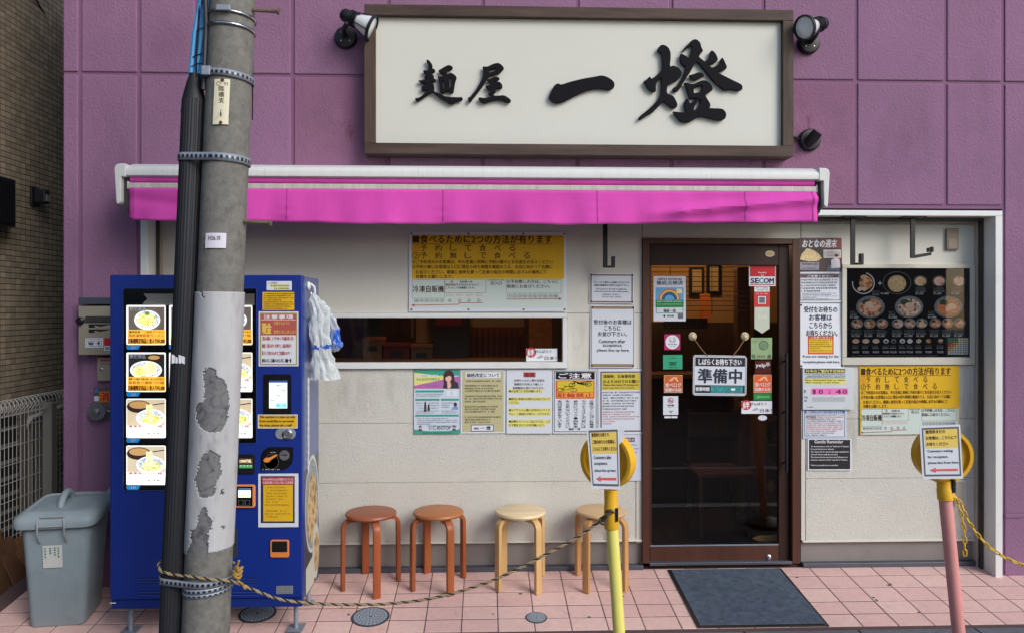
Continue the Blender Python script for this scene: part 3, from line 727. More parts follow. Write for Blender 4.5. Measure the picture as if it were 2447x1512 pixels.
brush('brush_character', [
 [(1625,260),(1660,268),(1730,268),(1800,230),(1870,200),(1950,185),(2000,210),(2050,255),(2075,300),(2030,350),(1980,400),(1900,430),(1800,455),(1740,480),(1710,530),(1660,610),(1600,700),(1530,790),(1460,880),(1400,950),(1370,1000),(1340,1030),(1315,990),(1303,935),(1350,925),(1400,860),(1470,780),(1520,690),(1570,610),(1610,530),(1630,440),(1640,370),(1630,310)],
 [(1745,355),(1800,320),(1860,295),(1920,290),(1915,345),(1860,375),(1800,385),(1755,395)],
 [(1715,545),(1780,535),(1830,510),(1880,485),(1930,488),(1980,510),(1970,540),(1910,570),(1860,590),(1850,620),(1900,600),(1950,585),(2000,610),(2035,650),(2040,710),(2010,740),(1950,720),(1890,740),(1870,760),(1900,775),(1890,810),(1855,840),(1850,890),(1900,895),(1990,890),(2070,882),(2130,910),(2200,960),(2230,1000),(2190,1040),(2130,1025),(2050,985),(1960,970),(1860,985),(1780,1000),(1720,1030),(1650,1045),(1590,1020),(1550,980),(1525,940),(1570,930),(1640,945),(1720,935),(1800,915),(1800,880),(1755,850),(1740,820),(1800,810),(1810,780),(1750,760),(1710,720),(1685,685),(1740,675),(1780,650),(1785,620),(1800,590),(1760,580),(1725,565)]], *z1)
brush('brush_character', [[(320,935),(345,870),(380,810),(415,798),(430,815),(520,785),(640,755),(760,735),(820,722),(880,740),(930,775),(943,810),(930,845),(890,855),(800,840),(720,850),(640,880),(560,915),(480,960),(410,985),(360,970)]], *z3)
brush('brush_character', [
 [(415,300),(425,240),(460,200),(500,190),(550,205),(595,250),(618,320),(618,400),(605,500),(612,540),(660,520),(720,540),(770,580),(798,630),(780,690),(730,745),(660,785),(575,810),(560,860),(555,960),(620,985),(665,1010),(700,1070),(728,1130),(715,1175),(680,1195),(620,1175),(560,1130),(510,1075),(470,1120),(400,1190),(320,1270),(240,1305),(180,1350),(125,1378),(110,1355),(150,1310),(230,1250),(310,1180),(380,1110),(430,1050),(465,970),(470,880),(475,760),(475,700),(420,740),(390,800),(380,860),(385,910),(370,935),(320,920),(265,885),(230,830),(215,795),(190,775),(240,745),(280,700),(300,705),(315,735),(370,700),(440,640),(485,590),(492,500),(485,400),(475,330),(450,300)],
 [(800,305),(830,250),(900,180),(950,125),(1005,100),(1050,115),(1090,160),(1105,230),(1135,280),(1100,320),(1060,375),(1110,420),(1165,460),(1190,440),(1230,400),(1245,360),(1250,300),(1275,280),(1310,300),(1345,350),(1370,420),(1340,460),(1290,485),(1200,490),(1240,530),(1275,555),(1340,530),(1400,490),(1415,430),(1440,390),(1465,430),(1490,490),(1515,545),(1480,585),(1420,605),(1345,615),(1420,660),(1520,710),(1620,760),(1720,805),(1760,840),(1755,900),(1700,915),(1600,890),(1540,895),(1485,905),(1410,860),(1330,790),(1250,700),(1180,610),(1110,530),(1040,445),(1005,470),(970,540),(930,620),(880,690),(820,790),(770,870),(735,920),(690,930),(650,905),(665,875),(710,855),(760,790),(810,710),(845,620),(865,515),(820,515),(790,480),(768,420),(775,330),(820,345),(870,370),(905,410),(935,350),(960,270),(970,195),(900,220),(850,270)],
 [(905,675),(980,660),(1050,630),(1095,628),(1140,660),(1148,690),(1090,705),(1040,730),(1005,757),(960,720)],
 [(830,795),(880,792),(960,820),(1040,790),(1120,755),(1190,758),(1240,800),(1280,850),(1285,905),(1220,945),(1165,990),(1200,1050),(1245,1120),(1250,1165),(1225,1195),(1300,1200),(1390,1200),(1460,1215),(1503,1280),(1490,1350),(1440,1385),(1340,1375),(1220,1345),(1120,1320),(1060,1325),(980,1375),(920,1405),(850,1418),(770,1395),(720,1330),(680,1290),(655,1250),(720,1255),(800,1265),(860,1265),(850,1200),(835,1150),(850,1090),(875,1040),(900,1060),(930,1130),(980,1080),(1040,1045),(1065,1025),(1000,1030),(925,1040),(905,980),(880,890),(860,830)],
 [(980,870),(1050,840),(1135,820),(1120,880),(1095,945),(1040,950),(985,965)],
 [(1085,1030),(1095,1090),(1080,1150),(1040,1210),(990,1240),(985,1190),(1020,1130),(1050,1070)]], *z2)

# ------------------------------------------------------------------ spotlights either side of the sign
bulbm = M('lamp_glass_white', srgb(222, 226, 228, 1.0), .15, coat=.5)
def spot(bx, by, hx_, hy, aim, label):
    t = thing('spotlight', label, 'lamp', 'black spotlights round the shop sign')
    c = W(bx, by, YP - .001)
    B().lathe([(.066, 0), (.066, .018), (.058, .03), (.02, .036)], c, (0, -1, 0), 28).build('base', black_m, t, smooth=True)
    sc_ = B()
    for a in (45, 135, 225, 315): sc_.lathe([(.004, .03), (.004, .034)], c + Vector((.035*math.cos(R_(a)), 0, .035*math.sin(R_(a)))), (0, -1, 0), 8)
    sc_.build('screws', chrome, t)
    h = W(hx_, hy, YP - .15); ax = Vector(aim).normalized()
    k = h - ax*.03
    B().tube([c + Vector((0, -.03, 0)), c + Vector((0, -.10, .01)), (c + k)/2 + Vector((0, -.09, 0)), k], [.016, .015, .014, .016], 10).build('arm', black_m, t, smooth=True)
    bk = h - ax*.085
    B().lathe([(.006, -.028), (.024, -.022), (.036, -.006), (.038, .02), (.040, .05)], bk, ax, 24).build('socket', black_m, t, smooth=True)
    rb = B()
    for i in range(4): rb.lathe([(.040, 0), (.046, .002), (.046, .006), (.040, .008)], bk + ax*(.03 + i*.012), ax, 24)
    rb.build('cooling_fin', black_m, t)
    B().lathe([(.030, .07), (.046, .10), (.060, .145), (.064, .165), (.055, .172), (.01, .174)], bk, ax, 28).build('reflector_bulb', bulbm, t, smooth=True)
    B().lathe([(.066, .160), (.072, .160), (.072, .178), (.066, .178), (.066, .160)], bk, ax, 28).build('rim', black_m, t)
    u = ax.cross(Vector((0, 0, 1))).normalized(); w_ = ax.cross(u)
    for a in (30, 120, 210, 300):
        d = u*math.cos(R_(a)) + w_*math.sin(R_(a))
        B().tube([bk + ax*.07 + d*.045, bk + ax*.165 + d*.069], .003, 6).build('cage_bar', black_m, t)
spot(827, 92, 856, 52, (.90, -.02, -.42), 'black spotlight on the wall beside the sign corner nearest the utility pole')
spot(1930, 105, 1944, 62, (-.84, -.44, -.32), 'black spotlight with white bulb at the sign corner above the bare lamp base')
t = thing('lamp_base', 'bare round black lamp base with stub below the spotlight beside the sign', 'lamp')
c = W(1932, 336, YP - .001)
B().lathe([(.066, 0), (.066, .018), (.058, .03), (.02, .036)], c, (0, -1, 0), 28).build('base', black_m, t, smooth=True)
B().tube([c + Vector((-.01, -.03, -.015)), c + Vector((-.005, -.07, .0)), c + Vector((.015, -.09, .03))], [.03, .034, .030], 14).build('knuckle', black_m, t, smooth=True)
B().tube([c + Vector((-.06, -.01, .0)), c + Vector((-.09, -.02, .012)), W(1896, 330, YP - .03)], .009, 8).build('conduit_stub', black_m, t, smooth=True)

# ------------------------------------------------------------------ awning
aw = thing('awning', 'retracted magenta awning with white cassette above the shop front', 'awning')
YA = -.46
awm = M('awning_white_metal', srgb(206, 207, 204, 1.1), .45, var=.05, dirt=.3, ds=16, stretch=(4, 1, .5))
ax0, ax1 = WX(273, YA, 440), WX(1982, YA, 440)
zA = lambda dy: WZ(dy, YA, 1223)
prof = [(YP - .002, zA(398) + .02), (YA + .10, zA(398) + .018), (YA + .035, zA(400) + .002), (YA + .008, zA(405)), (YA, zA(413)), (YA + .002, zA(424)), (YA + .02, zA(427)), (YA + .03, zA(421)), (YA + .06, zA(416)), (YP - .002, zA(414))]
capw = 26 / F * 4.25
B().prism([(ax0 + capw, y_, z_) for y_, z_ in prof], (ax1 - ax0 - 2*capw, 0, 0)).build('cassette', awm, aw, smooth=True)
for xa, xb in ((ax0, ax0 + capw - .001), (ax1 - capw + .001, ax1)):
    s_ = 1 if xa == ax0 else -1; xo = ax0 if s_ > 0 else ax1; k_ = s_ / F * 4.25
    out = [(0, 410), (1.2, 404), (4, 400), (9, 397.5), (16, 397), (26, 397), (26, 428), (15.5, 428), (14.5, 486), (11, 491), (6.5, 492), (4.5, 487)]
    B().prism([(xo + dx_*k_, YA - .002, zA(dy_)) for dx_, dy_ in out], (0, YP - YA, 0)).build('end_cap', awm, aw, bevel=.004, seg=2)
    B().prism([(xo + dx_*k_, YA + .035, zA(dy_)) for dx_, dy_ in ((16, 428.5), (28, 428.5), (28, 500), (24, 512), (16, 500))], (0, YP - YA - .04, 0)).build('arm_housing', M('awning_dark', srgb(62, 56, 56), .7), aw)
fab = M('magenta_canvas', srgb(220, 80, 180, 1.0), .75, var=.16, vs=3, bump=.15, bs=500, spec=.2, dirt=.1, ds=4, stretch=(1, 1, .4))
vx0, vx1 = WX(306, YA, 490), WX(1950, YA, 490)
B().tube([(vx0, YA + .040, zA(431.5)), (vx1, YA + .040, zA(431.5))], .021, 20).build('fabric_roll', fab, aw, smooth=True)
B().box(vx0 - .006, vx1 + .006, YA + .012, YA + .045, zA(454), zA(441)).build('front_bar', M('front_bar_dirty', srgb(190, 184, 176, 1.1), .5, var=.2, vs=16, dirt=.45, ds=20, stretch=(2, 1, .4)), aw, bevel=.004)
for xx in (vx0 - .009, vx1 + .0065): B().box(xx, xx + .0025, YA + .010, YA + .047, zA(455), zA(438)).build('bar_end', white_al, aw)
b = B(); NX, NZ = 160, 12
for i in range(NX + 1):
    u = i / NX; dxp = 306 + (1950 - 306)*u
    bot = 527 + 9*math.sin(math.pi*min(1, u*1.05))**.7 + 1.6*math.sin(u*21) + .7*math.sin(u*63)
    for j in range(NZ + 1):
        v = j / NZ
        fl = .016*v*math.sin(u*23 + 1.6*v) + .009*v*math.sin(u*57 + 2 + v) + .004*v*math.sin(u*131)
        if u < .16: fl += .030*math.exp(-((v - .25 - u*3.2)/.18)**2)*v*(1 - u/.16)
        if u > .74: fl -= .030*math.exp(-((v - .75 + (u - .74)*1.9)/.16)**2)*min(1, (u - .74)/.06)
        for su in (672, 1045, 1411, 1772):
            fl += .004*math.exp(-((dxp - su)/16)**2)*math.sin(v*22)*v
        b.v.append((vx0 + (vx1 - vx0)*u, YA + .008 + fl - .01*v, zA(454) + (zA(bot) - zA(454))*v))
for i in range(NX):
    for j in range(NZ): a_ = i*(NZ+1) + j; b.f.append([a_, a_ + 1, a_ + NZ + 2, a_ + NZ + 1]); b.mi.append(0)
vo = b.build('valance', fab, aw, smooth=True)
so = vo.modifiers.new('thickness', 'SOLIDIFY'); so.thickness = .0015
seam = M('canvas_seam', srgb(176, 52, 138), .8)
for su in (318, 672, 1045, 1411, 1772, 1938):
    i = round((su - 306)/(1950 - 306)*NX); sb = B()
    for j in range(NZ + 1):
        p_ = Vector(b.v[i*(NZ+1) + j]); sb.v += [tuple(p_ + Vector((-.0022, -.002, 0))), tuple(p_ + Vector((.0022, -.002, 0)))]
    for j in range(NZ): sb.f.append([2*j, 2*j+2, 2*j+3, 2*j+1]); sb.mi.append(0)
    sb.build('seam', seam, vo)

# ------------------------------------------------------------------ black hanging brackets under the surround
def bracket(dx, y0, y1, hook, label, Yb=-.13, pl=True):
    t = thing('hanging_bracket', label, 'bracket', 'black brackets hanging under the shop front head')
    xa, xb = WX(dx - 5.5, Yb, y1), WX(dx + 5.5, Yb, y1); zt2 = z_in - .001 if pl else WZ(y0, Yb, dx); zb = WZ(y1, Yb, dx)
    B().box(xa, xb, Yb, Yb + .012, zb, zt2).build('strap', black_m, t, bevel=.002)
    if pl: B().box(xa - .055, xb + .055, Yb - .03, Yb + .05, z_in - .007, z_in - .0012).build('mounting_plate', black_m, t)
    if hook == 'short':
        B().box(xb + .0005, xb + .022, Yb - .02, Yb + .012, zb, zb + .012).build('arm', black_m, t, bevel=.002)
        B().box(xb + .0225, xb + .042, Yb - .02, Yb + .012, zb, zb + .068).build('lip', black_m, t, bevel=.002)
    elif hook == 'long':
        B().prism([(xb + .0005, Yb, zb), (xb + .10, Yb, zb + .018), (xb + .10, Yb, zb + .036), (xb + .0005, Yb, zb + .02)], (0, .012, 0)).build('arm', black_m, t)
        for k in (0, 1): B().box(xb + .075 + k*.019, xb + .083 + k*.019, Yb - .02, Yb + .011, zb + .037, zb + .062 + k*.006).build('prong', black_m, t)
bracket(2038, 515, 633, 'short', 'black hanging bracket with short hook above the menu board edge')
bracket(2181, 515, 617, 'long', 'black hanging bracket with long double hook above the menu board')
bracket(1446, 500, 640, 'short', 'black hanging bracket behind the magenta valance above framed notices', -.13)

# ------------------------------------------------------------------ utility boxes on the purple wall
t = thing('meter_cabinet', 'beige meter cabinet with dark strap on purple wall beside the vending machine', 'cabinet')
mb = M('beige_enamel', srgb(150, 142, 126), .5, var=.08)
a, b_, c, d = rect(187, 731, 285, 847, -.24)
B().box(a, b_, -.24, YP - .001, c, d).build('body', mb, t, bevel=.003)
a2, b2, c2, d2 = rect(189, 713, 285, 727, -.24); B().box(a2, b2, -.25, YP - .001, c2, d2 + .006).build('hood', M('dark_hood', srgb(66, 70, 84), .5), t, bevel=.002)
q = flat(187, 731, 285, 847, -.2405, 0, 0); s = Sheet(q)
a2, b2, c2, d2 = rect(203, 755, 285, 770, -.247); B().box(a2, b2, -.247, -.2405, c2, d2).build('strap', M('dark_strap', srgb(52, 50, 48), .6), t, bevel=.002)
p_ = W(193, 766, -.241); B().lathe([(.022, 0), (.022, .014), (.014, .02)], p_, (0, -1, 0), 18).build('lock_knob', black_p, t)
for yy in (774, 786): s.rect('torn_label', black_p, 212, yy, 285, yy + 8); s.poly('torn_label', M('torn_paper', srgb(170, 160, 130), .8), [(225, yy + 3), (240, yy + 6), (262, yy + 2), (285, yy + 5), (285, yy + 7.5), (228, yy + 7.5)], 2)
s.rect('name_label', paper, 204, 807, 246, 829); s.frame('name_label_border', navy, 207, 813, 243, 826, 1, 2); s.text('麺屋 一燈', ink, 211, 815.5, 239, 823.5, .02); s.marks(ink_g, 205, 808.5, 245, 3)
s.rect('alarm_label', red, 249, 807, 285, 825); s.rect('alarm_label_foot', white_i, 249, 825.5, 285, 837); s.text('SECOM', navy, 251, 827, 281, 835, .04)
s.done(t)
t = thing('key_box', 'small beige lock box with red label on purple wall', 'box')
a, b_, c, d = rect(232, 853, 285, 909, -.19); B().box(a, b_, -.19, YP - .001, c, d).build('body', M('beige_enamel2', srgb(164, 148, 130), .5), t, bevel=.003)
s = Sheet(flat(232, 853, 285, 909, -.1905, 0, 0)); s.rect('label', redd, 240, 857, 275, 862); s.marks(ink_g, 240, 866, 275, 4); s.done(t)
p_ = W(243, 881, -.191); B().lathe([(.009, 0), (.009, .006), (.004, .008)], p_, (0, -1, 0), 14).build('keyhole', chrome, t)
t = thing('fire_hose_inlet', 'grey round fire hose inlet with orange plate on purple wall', 'hose inlet')
a, b_, c, d = rect(224, 925, 280, 1003, -.165); B().box(a, b_, -.165, YP - .001, c, d).build('back_plate', M('inlet_plate', srgb(120, 104, 100), .4, .5), t, bevel=.002)
s = Sheet(flat(224, 925, 280, 1003, -.1655, 0, 0)); s.rect('orange_plate', M('orange_plate', srgb(232, 140, 44), .5), 237, 934, 262, 959); s.text('消', red, 238.5, 935.5, 260.5, 957.5, .03)
s.rect('blue_label', M('sky_blue', srgb(70, 130, 190), .5), 226, 928, 235, 936); s.rect('white_label', paper, 225, 945, 236, 957); s.done(t)
p_ = W(240, 980, -.166); B().lathe([(.052, 0), (.052, .035), (.049, .045), (.02, .046), (.018, .058), (.010, .062)], p_, (0, -1, 0), 30).build('cap', M('cap_grey', srgb(134, 136, 140), .35, .6), t, smooth=True)
for sx in (-1, 1): B().tube([p_ + Vector((sx*.05, -.02, 0)), p_ + Vector((sx*.068, -.02, 0))], .006, 8).build('lug', chrome, t)

# ------------------------------------------------------------------ dustbin
t = thing('dustbin', 'grey plastic lidded dustbin beside the blue vending machine', 'dustbin')
binm = M('grey_bin_plastic', srgb(142, 155, 161), .5, var=.1, vs=4, bump=.1, bs=200, dirt=.32, ds=7)
g0 = G(133, 1500)
bc = Vector((g0.x - .012, g0.y + .128, 0)); th = math.atan(SLOPE)
def bin_pt(x_, y_, z_, yaw=R_(6)):
    X = x_*math.cos(yaw) - y_*math.sin(yaw); Yy = x_*math.sin(yaw) + y_*math.cos(yaw)
    return Vector((bc.x + X, bc.y + Yy, SLOPE*(bc.y + Yy) + .006 + z_))
def rr(w, d, r, n=5):
    o = []
    for cx_, cy_, a0 in ((w-r, -d+r, -90), (w-r, d-r, 0), (-w+r, d-r, 90), (-w+r, -d+r, 180)):
        for k in range(n): a = R_(a0 + 90*k/(n-1)); o.append((cx_ + r*math.cos(a), cy_ + r*math.sin(a)))
    return o
def loft(levels, name, mat, par, cap=True):
    b = B(); n = len(levels[0][0])
    for ring, z_ in levels: b.v += [tuple(bin_pt(x_, y_, z_)) for x_, y_ in ring]
    for i in range(len(levels) - 1):
        for j in range(n): b.f.append([i*n + j, i*n + (j+1) % n, (i+1)*n + (j+1) % n, (i+1)*n + j])
    if cap: b.f += [list(range(n))[::-1], [(len(levels)-1)*n + j for j in range(n)]]
    b.mi = [0]*len(b.f)
    return b.build(name, mat, par, smooth=True)
loft([(rr(.132, .115, .03), 0), (rr(.140, .122, .035), .012), (rr(.157, .138, .04), .30), (rr(.173, .152, .045), .535), (rr(.178, .158, .045), .54), (rr(.178, .158, .045), .555)], 'body', binm, t)
lid = loft([(rr(.190, .168, .05), .528), (rr(.203, .181, .055), .538), (rr(.207, .185, .055), .565), (rr(.198, .176, .05), .590), (rr(.165, .145, .045), .612), (rr(.155, .136, .04), .614), (rr(.150, .131, .04), .607), (rr(.06, .055, .02), .616)], 'lid', binm, t)
B().tube([bin_pt(.0, -.075 + .15*k/10, .604 + .06*math.sin(math.pi*k/10)**.7) for k in range(11)], .019, 10).build('lid_handle', binm, lid, smooth=True)
wire = M('bail_wire', srgb(168, 172, 172), .35, .3)
for sy, nm in ((-1, 'front_clip'), (1, 'rear_clip')):
    yy = sy*.192
    B().tube([bin_pt(-.065, sy*.158, .46), bin_pt(-.065, yy, .52), bin_pt(-.065, yy, .575), bin_pt(-.06, sy*.180, .598), bin_pt(.06, sy*.180, .598), bin_pt(.065, yy, .575), bin_pt(.065, yy, .52), bin_pt(.065, sy*.158, .46)], .005, 8).build(nm, wire, t, smooth=True)
    B().tube([bin_pt(-.065, yy - .002*sy, .553), bin_pt(.065, yy - .002*sy, .553)], .004, 8).build(nm, wire, t)
B().tube([bin_pt(.15, .165, .575), bin_pt(.19, .19, .60), bin_pt(.22, .205, .625)], [.03, .036, .03], 12).build('hinge_lug', binm, t, smooth=True)
P4 = [bin_pt(x_, -.156 + (.54 - z_)*.064, z_) for x_, z_ in ((-.055, .44), (.040, .44), (.040, .32), (-.055, .32))]
qb = lambda u, v, L: tuple((P4[0]*(1-u) + P4[1]*u)*(1-v) + (P4[3]*(1-u) + P4[2]*u)*v + Vector((.10, -1, .05))*(.004 + L*LAY))
s = Sheet(qb); s.rect('label_sheet', M('bin_label', srgb(200, 200, 196), .6, dirt=.3, ds=30), 0, 0, 1, 1, 0)
gi = M('green_marker', srgb(50, 120, 100), .6)
for k, (xx, hh) in enumerate(((.06, .5), (.32, .3), (.56, .4), (.74, .5))):
    for j in range(4):
        yy = .1 + j*hh/4.; s.poly('marker_writing', gi, [(xx, yy), (xx + .12, yy + .01), (xx + .13, yy + .045), (xx + .02, yy + .04)], 1); s.poly('marker_writing', gi, [(xx + .05, yy), (xx + .085, yy), (xx + .08, yy + hh/4.4), (xx + .05, yy + hh/4.4)], 1.4)
s.done(t)

# ------------------------------------------------------------------ vending machine
vm = thing('vending_machine', 'blue vending machine with lit food panels beside the grey dustbin', 'vending machine')
YM = -.73
blue = M('vending_blue', srgb(14, 44, 132, 1.0), .42, coat=.15, var=.05, vs=2)
blue_d = M('vending_side_navy', srgb(70, 88, 142), .3, coat=.4)
VX0, VX1, VZ0, VZ1 = rect(262, 657, 722, 1453, YM)
B().box(VX0, VX1, YM, YM + .05, VZ0 + .05, VZ1).build('front_door', blue, vm, bevel=.006)
B().box(VX0 + .004, VX1 - .002, YM + .054, -.33, VZ0 + .03, VZ1 - .004).build('cabinet', blue_d, vm, bevel=.004)
B().box(VX0 + .004, VX1 - .004, YM + .012, YM + .052, VZ0, VZ0 + .046).build('kick_plate', M('kick_blue', srgb(18, 42, 120), .45), vm, bevel=.003)
for fx in (VX0 + .07, VX1 - .05):
    for fy in (-.655, -.37):
        gzv = gz(fy)
        ft = B().lathe([(.035, 0), (.035, .006), (.012, .012), (.012, max(.02, VZ0 - gzv + .02))], (fx, fy, gzv + .0045), (0, 0, 1), 14).build('levelling_foot', galv, vm, smooth=True)
    B().box(fx - .04, fx + .04, -.70, -.60, gz(-.65) + .012, gz(-.65) + .018).build('anchor_plate', galv, vm)
YMF = YM - .0006
def q(x_, y_, L):
    p_ = W(x_, y_, YMF); return (p_.x, p_.y - L*LAY, p_.z)
bp = M('display_black', srgb(12, 12, 15), .25)
s = Sheet(q)
s.poly('display_window', bp, [(299, 690), (608, 690), (612, 694), (612, 1053), (608, 1057), (552, 1057), (552, 1166), (548, 1170), (299, 1170), (295, 1166), (295, 694)], .5)
s.done(vm)
BZ = M('window_bezel', srgb(40, 60, 130), .35)
for ln in (((294, 689), (613, 689)), ((613, 689), (613, 1058)), ((553, 1058), (613, 1058)), ((553, 1058), (553, 1171)), ((294, 1171), (553, 1171)), ((294, 689), (294, 1171))):
    B().tube([W(x_, y_, YM - .002) for x_, y_ in ln], .0025, 6).build('bezel', BZ, vm)
s = Sheet(q)
s.poly('display_header', M('header_panel', srgb(176, 172, 160), .4), [(343, 702), (608, 702), (608, 729), (372, 729), (340, 726), (352, 714)], 1.2)
s.done(vm)
E_ = .85
wl = M('lit_white', srgb(252, 248, 236), .4, emit=E_); gl_ = M('lit_grey', srgb(110, 100, 92), .4, emit=E_*.6); yl_ = M('lit_yellow', srgb(246, 190, 70), .4, emit=E_*.7)
bl_ = M('lit_bowl', srgb(226, 232, 234), .4, emit=E_); dk_ = M('lit_dark', srgb(46, 44, 46), .4, emit=E_*.5)
ndl = ramp_mat('lit_noodles', [(.3, srgb(196, 150, 80)), (.45, srgb(238, 214, 150)), (.6, srgb(250, 240, 206))], 160, emit=E_*.9, stretch=(1, 1, .35), distortion=1.5)
top_ = ramp_mat('lit_toppings', [(.35, srgb(150, 150, 60)), (.5, srgb(236, 222, 130)), (.65, srgb(250, 244, 220))], 90, emit=E_*.9)
rim_ = ramp_mat('lit_rim', [(.45, srgb(120, 140, 170)), (.55, srgb(236, 238, 240))], 260, emit=E_*.8)
bluel = M('lit_blue_tag', srgb(30, 140, 210), .4, emit=.35)
lb_ink = M('lit_ink', srgb(60, 36, 20), .5); lr_ink = M('lit_red_ink', srgb(150, 52, 30), .5)
nums = 1
for r_, y0 in enumerate((729, 841, 951, 1063)):
    for c_, x0 in enumerate((302, 404, 509)):
        if r_ == 3 and c_ == 2: continue
        x1, y1 = x0 + 94, y0 + 94; lim = r_ < 2 if c_ < 2 else r_ == 0
        o = bpy.data.objects.new('product_panel', None); COL.objects.link(o); o.parent = vm
        s = Sheet(q)
        s.rrect('panel', wl, x0, y0, x1, y1, 3, 1.2)
        if lim:
            s.rect('photo', gl_ if r_ == 0 else dk_, x0 + 5, y0 + 4, x1 - 3, y0 + 60, 2)
            s.text('限定商品', white_i, x0 + 9, y0 + 5, x0 + 46, y0 + 14, .04, 4)
            if r_ == 0:
                s.ell('bowl', bl_, x0 + 50, y0 + 35, 31, 23, 3); s.ell('rim', rim_, x0 + 50, y0 + 34, 28, 20, 3.5); s.ell('noodles', top_, x0 + 49, y0 + 34, 22, 16, 4); s.ell('garnish', M('lit_green', srgb(120, 140, 50), emit=.5), x0 + 50, y0 + 20, 6, 4, 4.6)
            else:
                s.ell('sauce_bowl', M('lit_brownbowl', srgb(58, 40, 30), emit=.4), x0 + 68, y0 + 12, 21, 9, 2.6); s.ell('sauce', M('lit_soup', srgb(190, 150, 96), emit=.6), x0 + 66, y0 + 12, 14, 5, 3)
                s.ell('bowl', bl_, x0 + 47, y0 + 42, 38, 22, 3.4); s.ell('rim', rim_, x0 + 47, y0 + 41, 34, 18, 3.8); s.ell('toppings', top_, x0 + 34, y0 + 44, 18, 12, 4.2); s.ell('noodles', ndl, x0 + 57, y0 + 38, 16, 16, 4.6)
            s.rect('price_band', yl_, x0 + 4, y0 + 58, x1 - 1, y1 - 2, 5)
            if c_ == 0 and r_ == 0: l1, l2 = '濃厚豚骨　二郎系ラーメン', '燈郎濃厚豚骨ラーメン'
            else: l1, l2 = '濃厚つけ麺の王道の味。みんなが大好き', '豚骨魚介濃厚つけ麺'
            s.text(l1, lb_ink, x0 + 6, y0 + 61, x1 - 4, y0 + 66, .02, 6); s.text(l2, M('lit_mid_ink', srgb(190, 110, 50), emit=.2), x0 + 6, y0 + 68.5, x1 - 4, y0 + 75.5, .02, 6)
            s.text('自販機限定商品１食入り¥1,000', lr_ink, x0 + 5, y0 + 78.5, x1 - 2, y0 + 91, .03, 6)
        else:
            s.rect('photo', M('lit_table', srgb(206, 190, 164), emit=E_*.7), x0 + 2, y0 + 2, x1 - 2, y0 + 64, 2)
            s.ell('sauce_bowl', M('lit_brownbowl', srgb(58, 40, 30)), x0 + 30, y0 + 19, 29, 15, 2.6); s.ell('sauce', M('lit_soup', srgb(190, 150, 96)), x0 + 30, y0 + 15, 23, 9, 3)
            s.line('chopsticks', dk_, x0 + 46, y0 + 17, x1 - 3, y0 + 11, 2.2, 3.2)
            s.ell('bowl', bl_, x0 + 58, y0 + 46, 34, 21, 3.4); s.ell('rim', rim_, x0 + 58, y0 + 44, 30, 17, 3.8); s.ell('toppings', top_, x0 + 60, y0 + 50, 24, 12, 4.2)
            s.poly('noodles', ndl, [(x0 + 47, y0 + 15), (x0 + 62, y0 + 13), (x0 + 64, y0 + 46), (x0 + 48, y0 + 48)], 4.6)
            s.rect('caption_area', wl, x0 + 2, y0 + 64.3, x1 - 2, y1 - 2, 4.8)
            s.text('濃厚魚介つけ麺', M('lit_red_title', srgb(176, 60, 60), emit=.2), x0 + 4, y0 + 63.5, x1 - 8, y0 + 69, .02, 5.5)
            for k in range(3): s.marks(lb_ink, x0 + 4, y0 + 71.5 + k*4, x1 - 8, 2.2, 1 if k < 2 else .35, 5.5)
            s.text('１食入り¥1,000', lb_ink, x0 + 48, y0 + 80, x1 - 14, y0 + 86, .02, 5.5)
        s.poly('number_tag', bluel, [(x0, y1 + 2), (x0 + 33, y1 + 2), (x0 + 28, y1 + 11), (x0 + 3, y1 + 11), (x0, y1 + 8)], 1.2)
        s.text('%02d' % (r_*3 + c_ + 1), white_i, x0 + 12, y1 + 3.2, x0 + 22, y1 + 10, .03, 2, 1.2)
        s.done(o)
a, b_, c, d = rect(295, 690, 612, 1057, YM - .007); B().poly([(a, YM - .007, c), (b_, YM - .007, c), (b_, YM - .007, d), (a, YM - .007, d)]).build('display_glass', glass_mat('acrylic', (.97, .97, .97, 1)), vm)
# controls on the right of the front
def card(name, mat, x0, y0, x1, y1, dep=.003):
    a, b_, c, d = rect(x0, y0, x1, y1, YM); return B().box(a, b_, YM - dep, YM - .0005, c, d).build(name, mat, vm, bevel=min(.002, dep*.4))
def q5(dep):
    def f(x_, y_, L): p_ = W(x_, y_, YM - dep); return (p_.x, p_.y - L*LAY, p_.z)
    return f
card('address_card', paper2, 637, 672, 697, 694); s = Sheet(q5(.003)); s.text('ここの住所は', ink, 640, 674.5, 662, 678, .02); s.rect('highlight', yellow2, 646, 680, 690, 686); s.marks(ink, 647, 681, 690, 4, 1, 2); s.rect('highlight', yellow2, 655, 687.5, 690, 692); s.marks(ink, 655, 688, 692, 3.6, 1, 2); s.done(vm)
card('notice_card', yellow, 627, 698, 703, 741); s = Sheet(q5(.003))
for k in range(8): s.marks(ink_b, 630, 700.5 + k*5, 701, 3, (1, .95, 1, .6, 1, 1, .9, .8)[k])
s.done(vm)
card('caution_card', paper2, 618, 744, 713, 874); s = Sheet(q5(.003)); s.frame('border', M('khaki', srgb(160, 150, 96), .6), 621, 747, 710, 871, 3, 1)
dr = M('dusty_red', srgb(176, 84, 76), .6); s.rect('header', dr, 623, 750, 708, 763, 1.4); s.text('注意事項', white_i, 630, 751.5, 700, 761.5, .03, 2.2); s.rect('header', dr, 623, 764.5, 708, 800, 1.4)
s.text('現金', M('gold', srgb(226, 196, 90), .5), 626, 771, 648, 797, .03, 2.2); s.text('も使えるように', M('gold', None), 654, 767, 692, 775, .01, 2.2); s.text('変更いたしました！', M('gold', None), 654, 788, 706, 796, .01, 2.2)
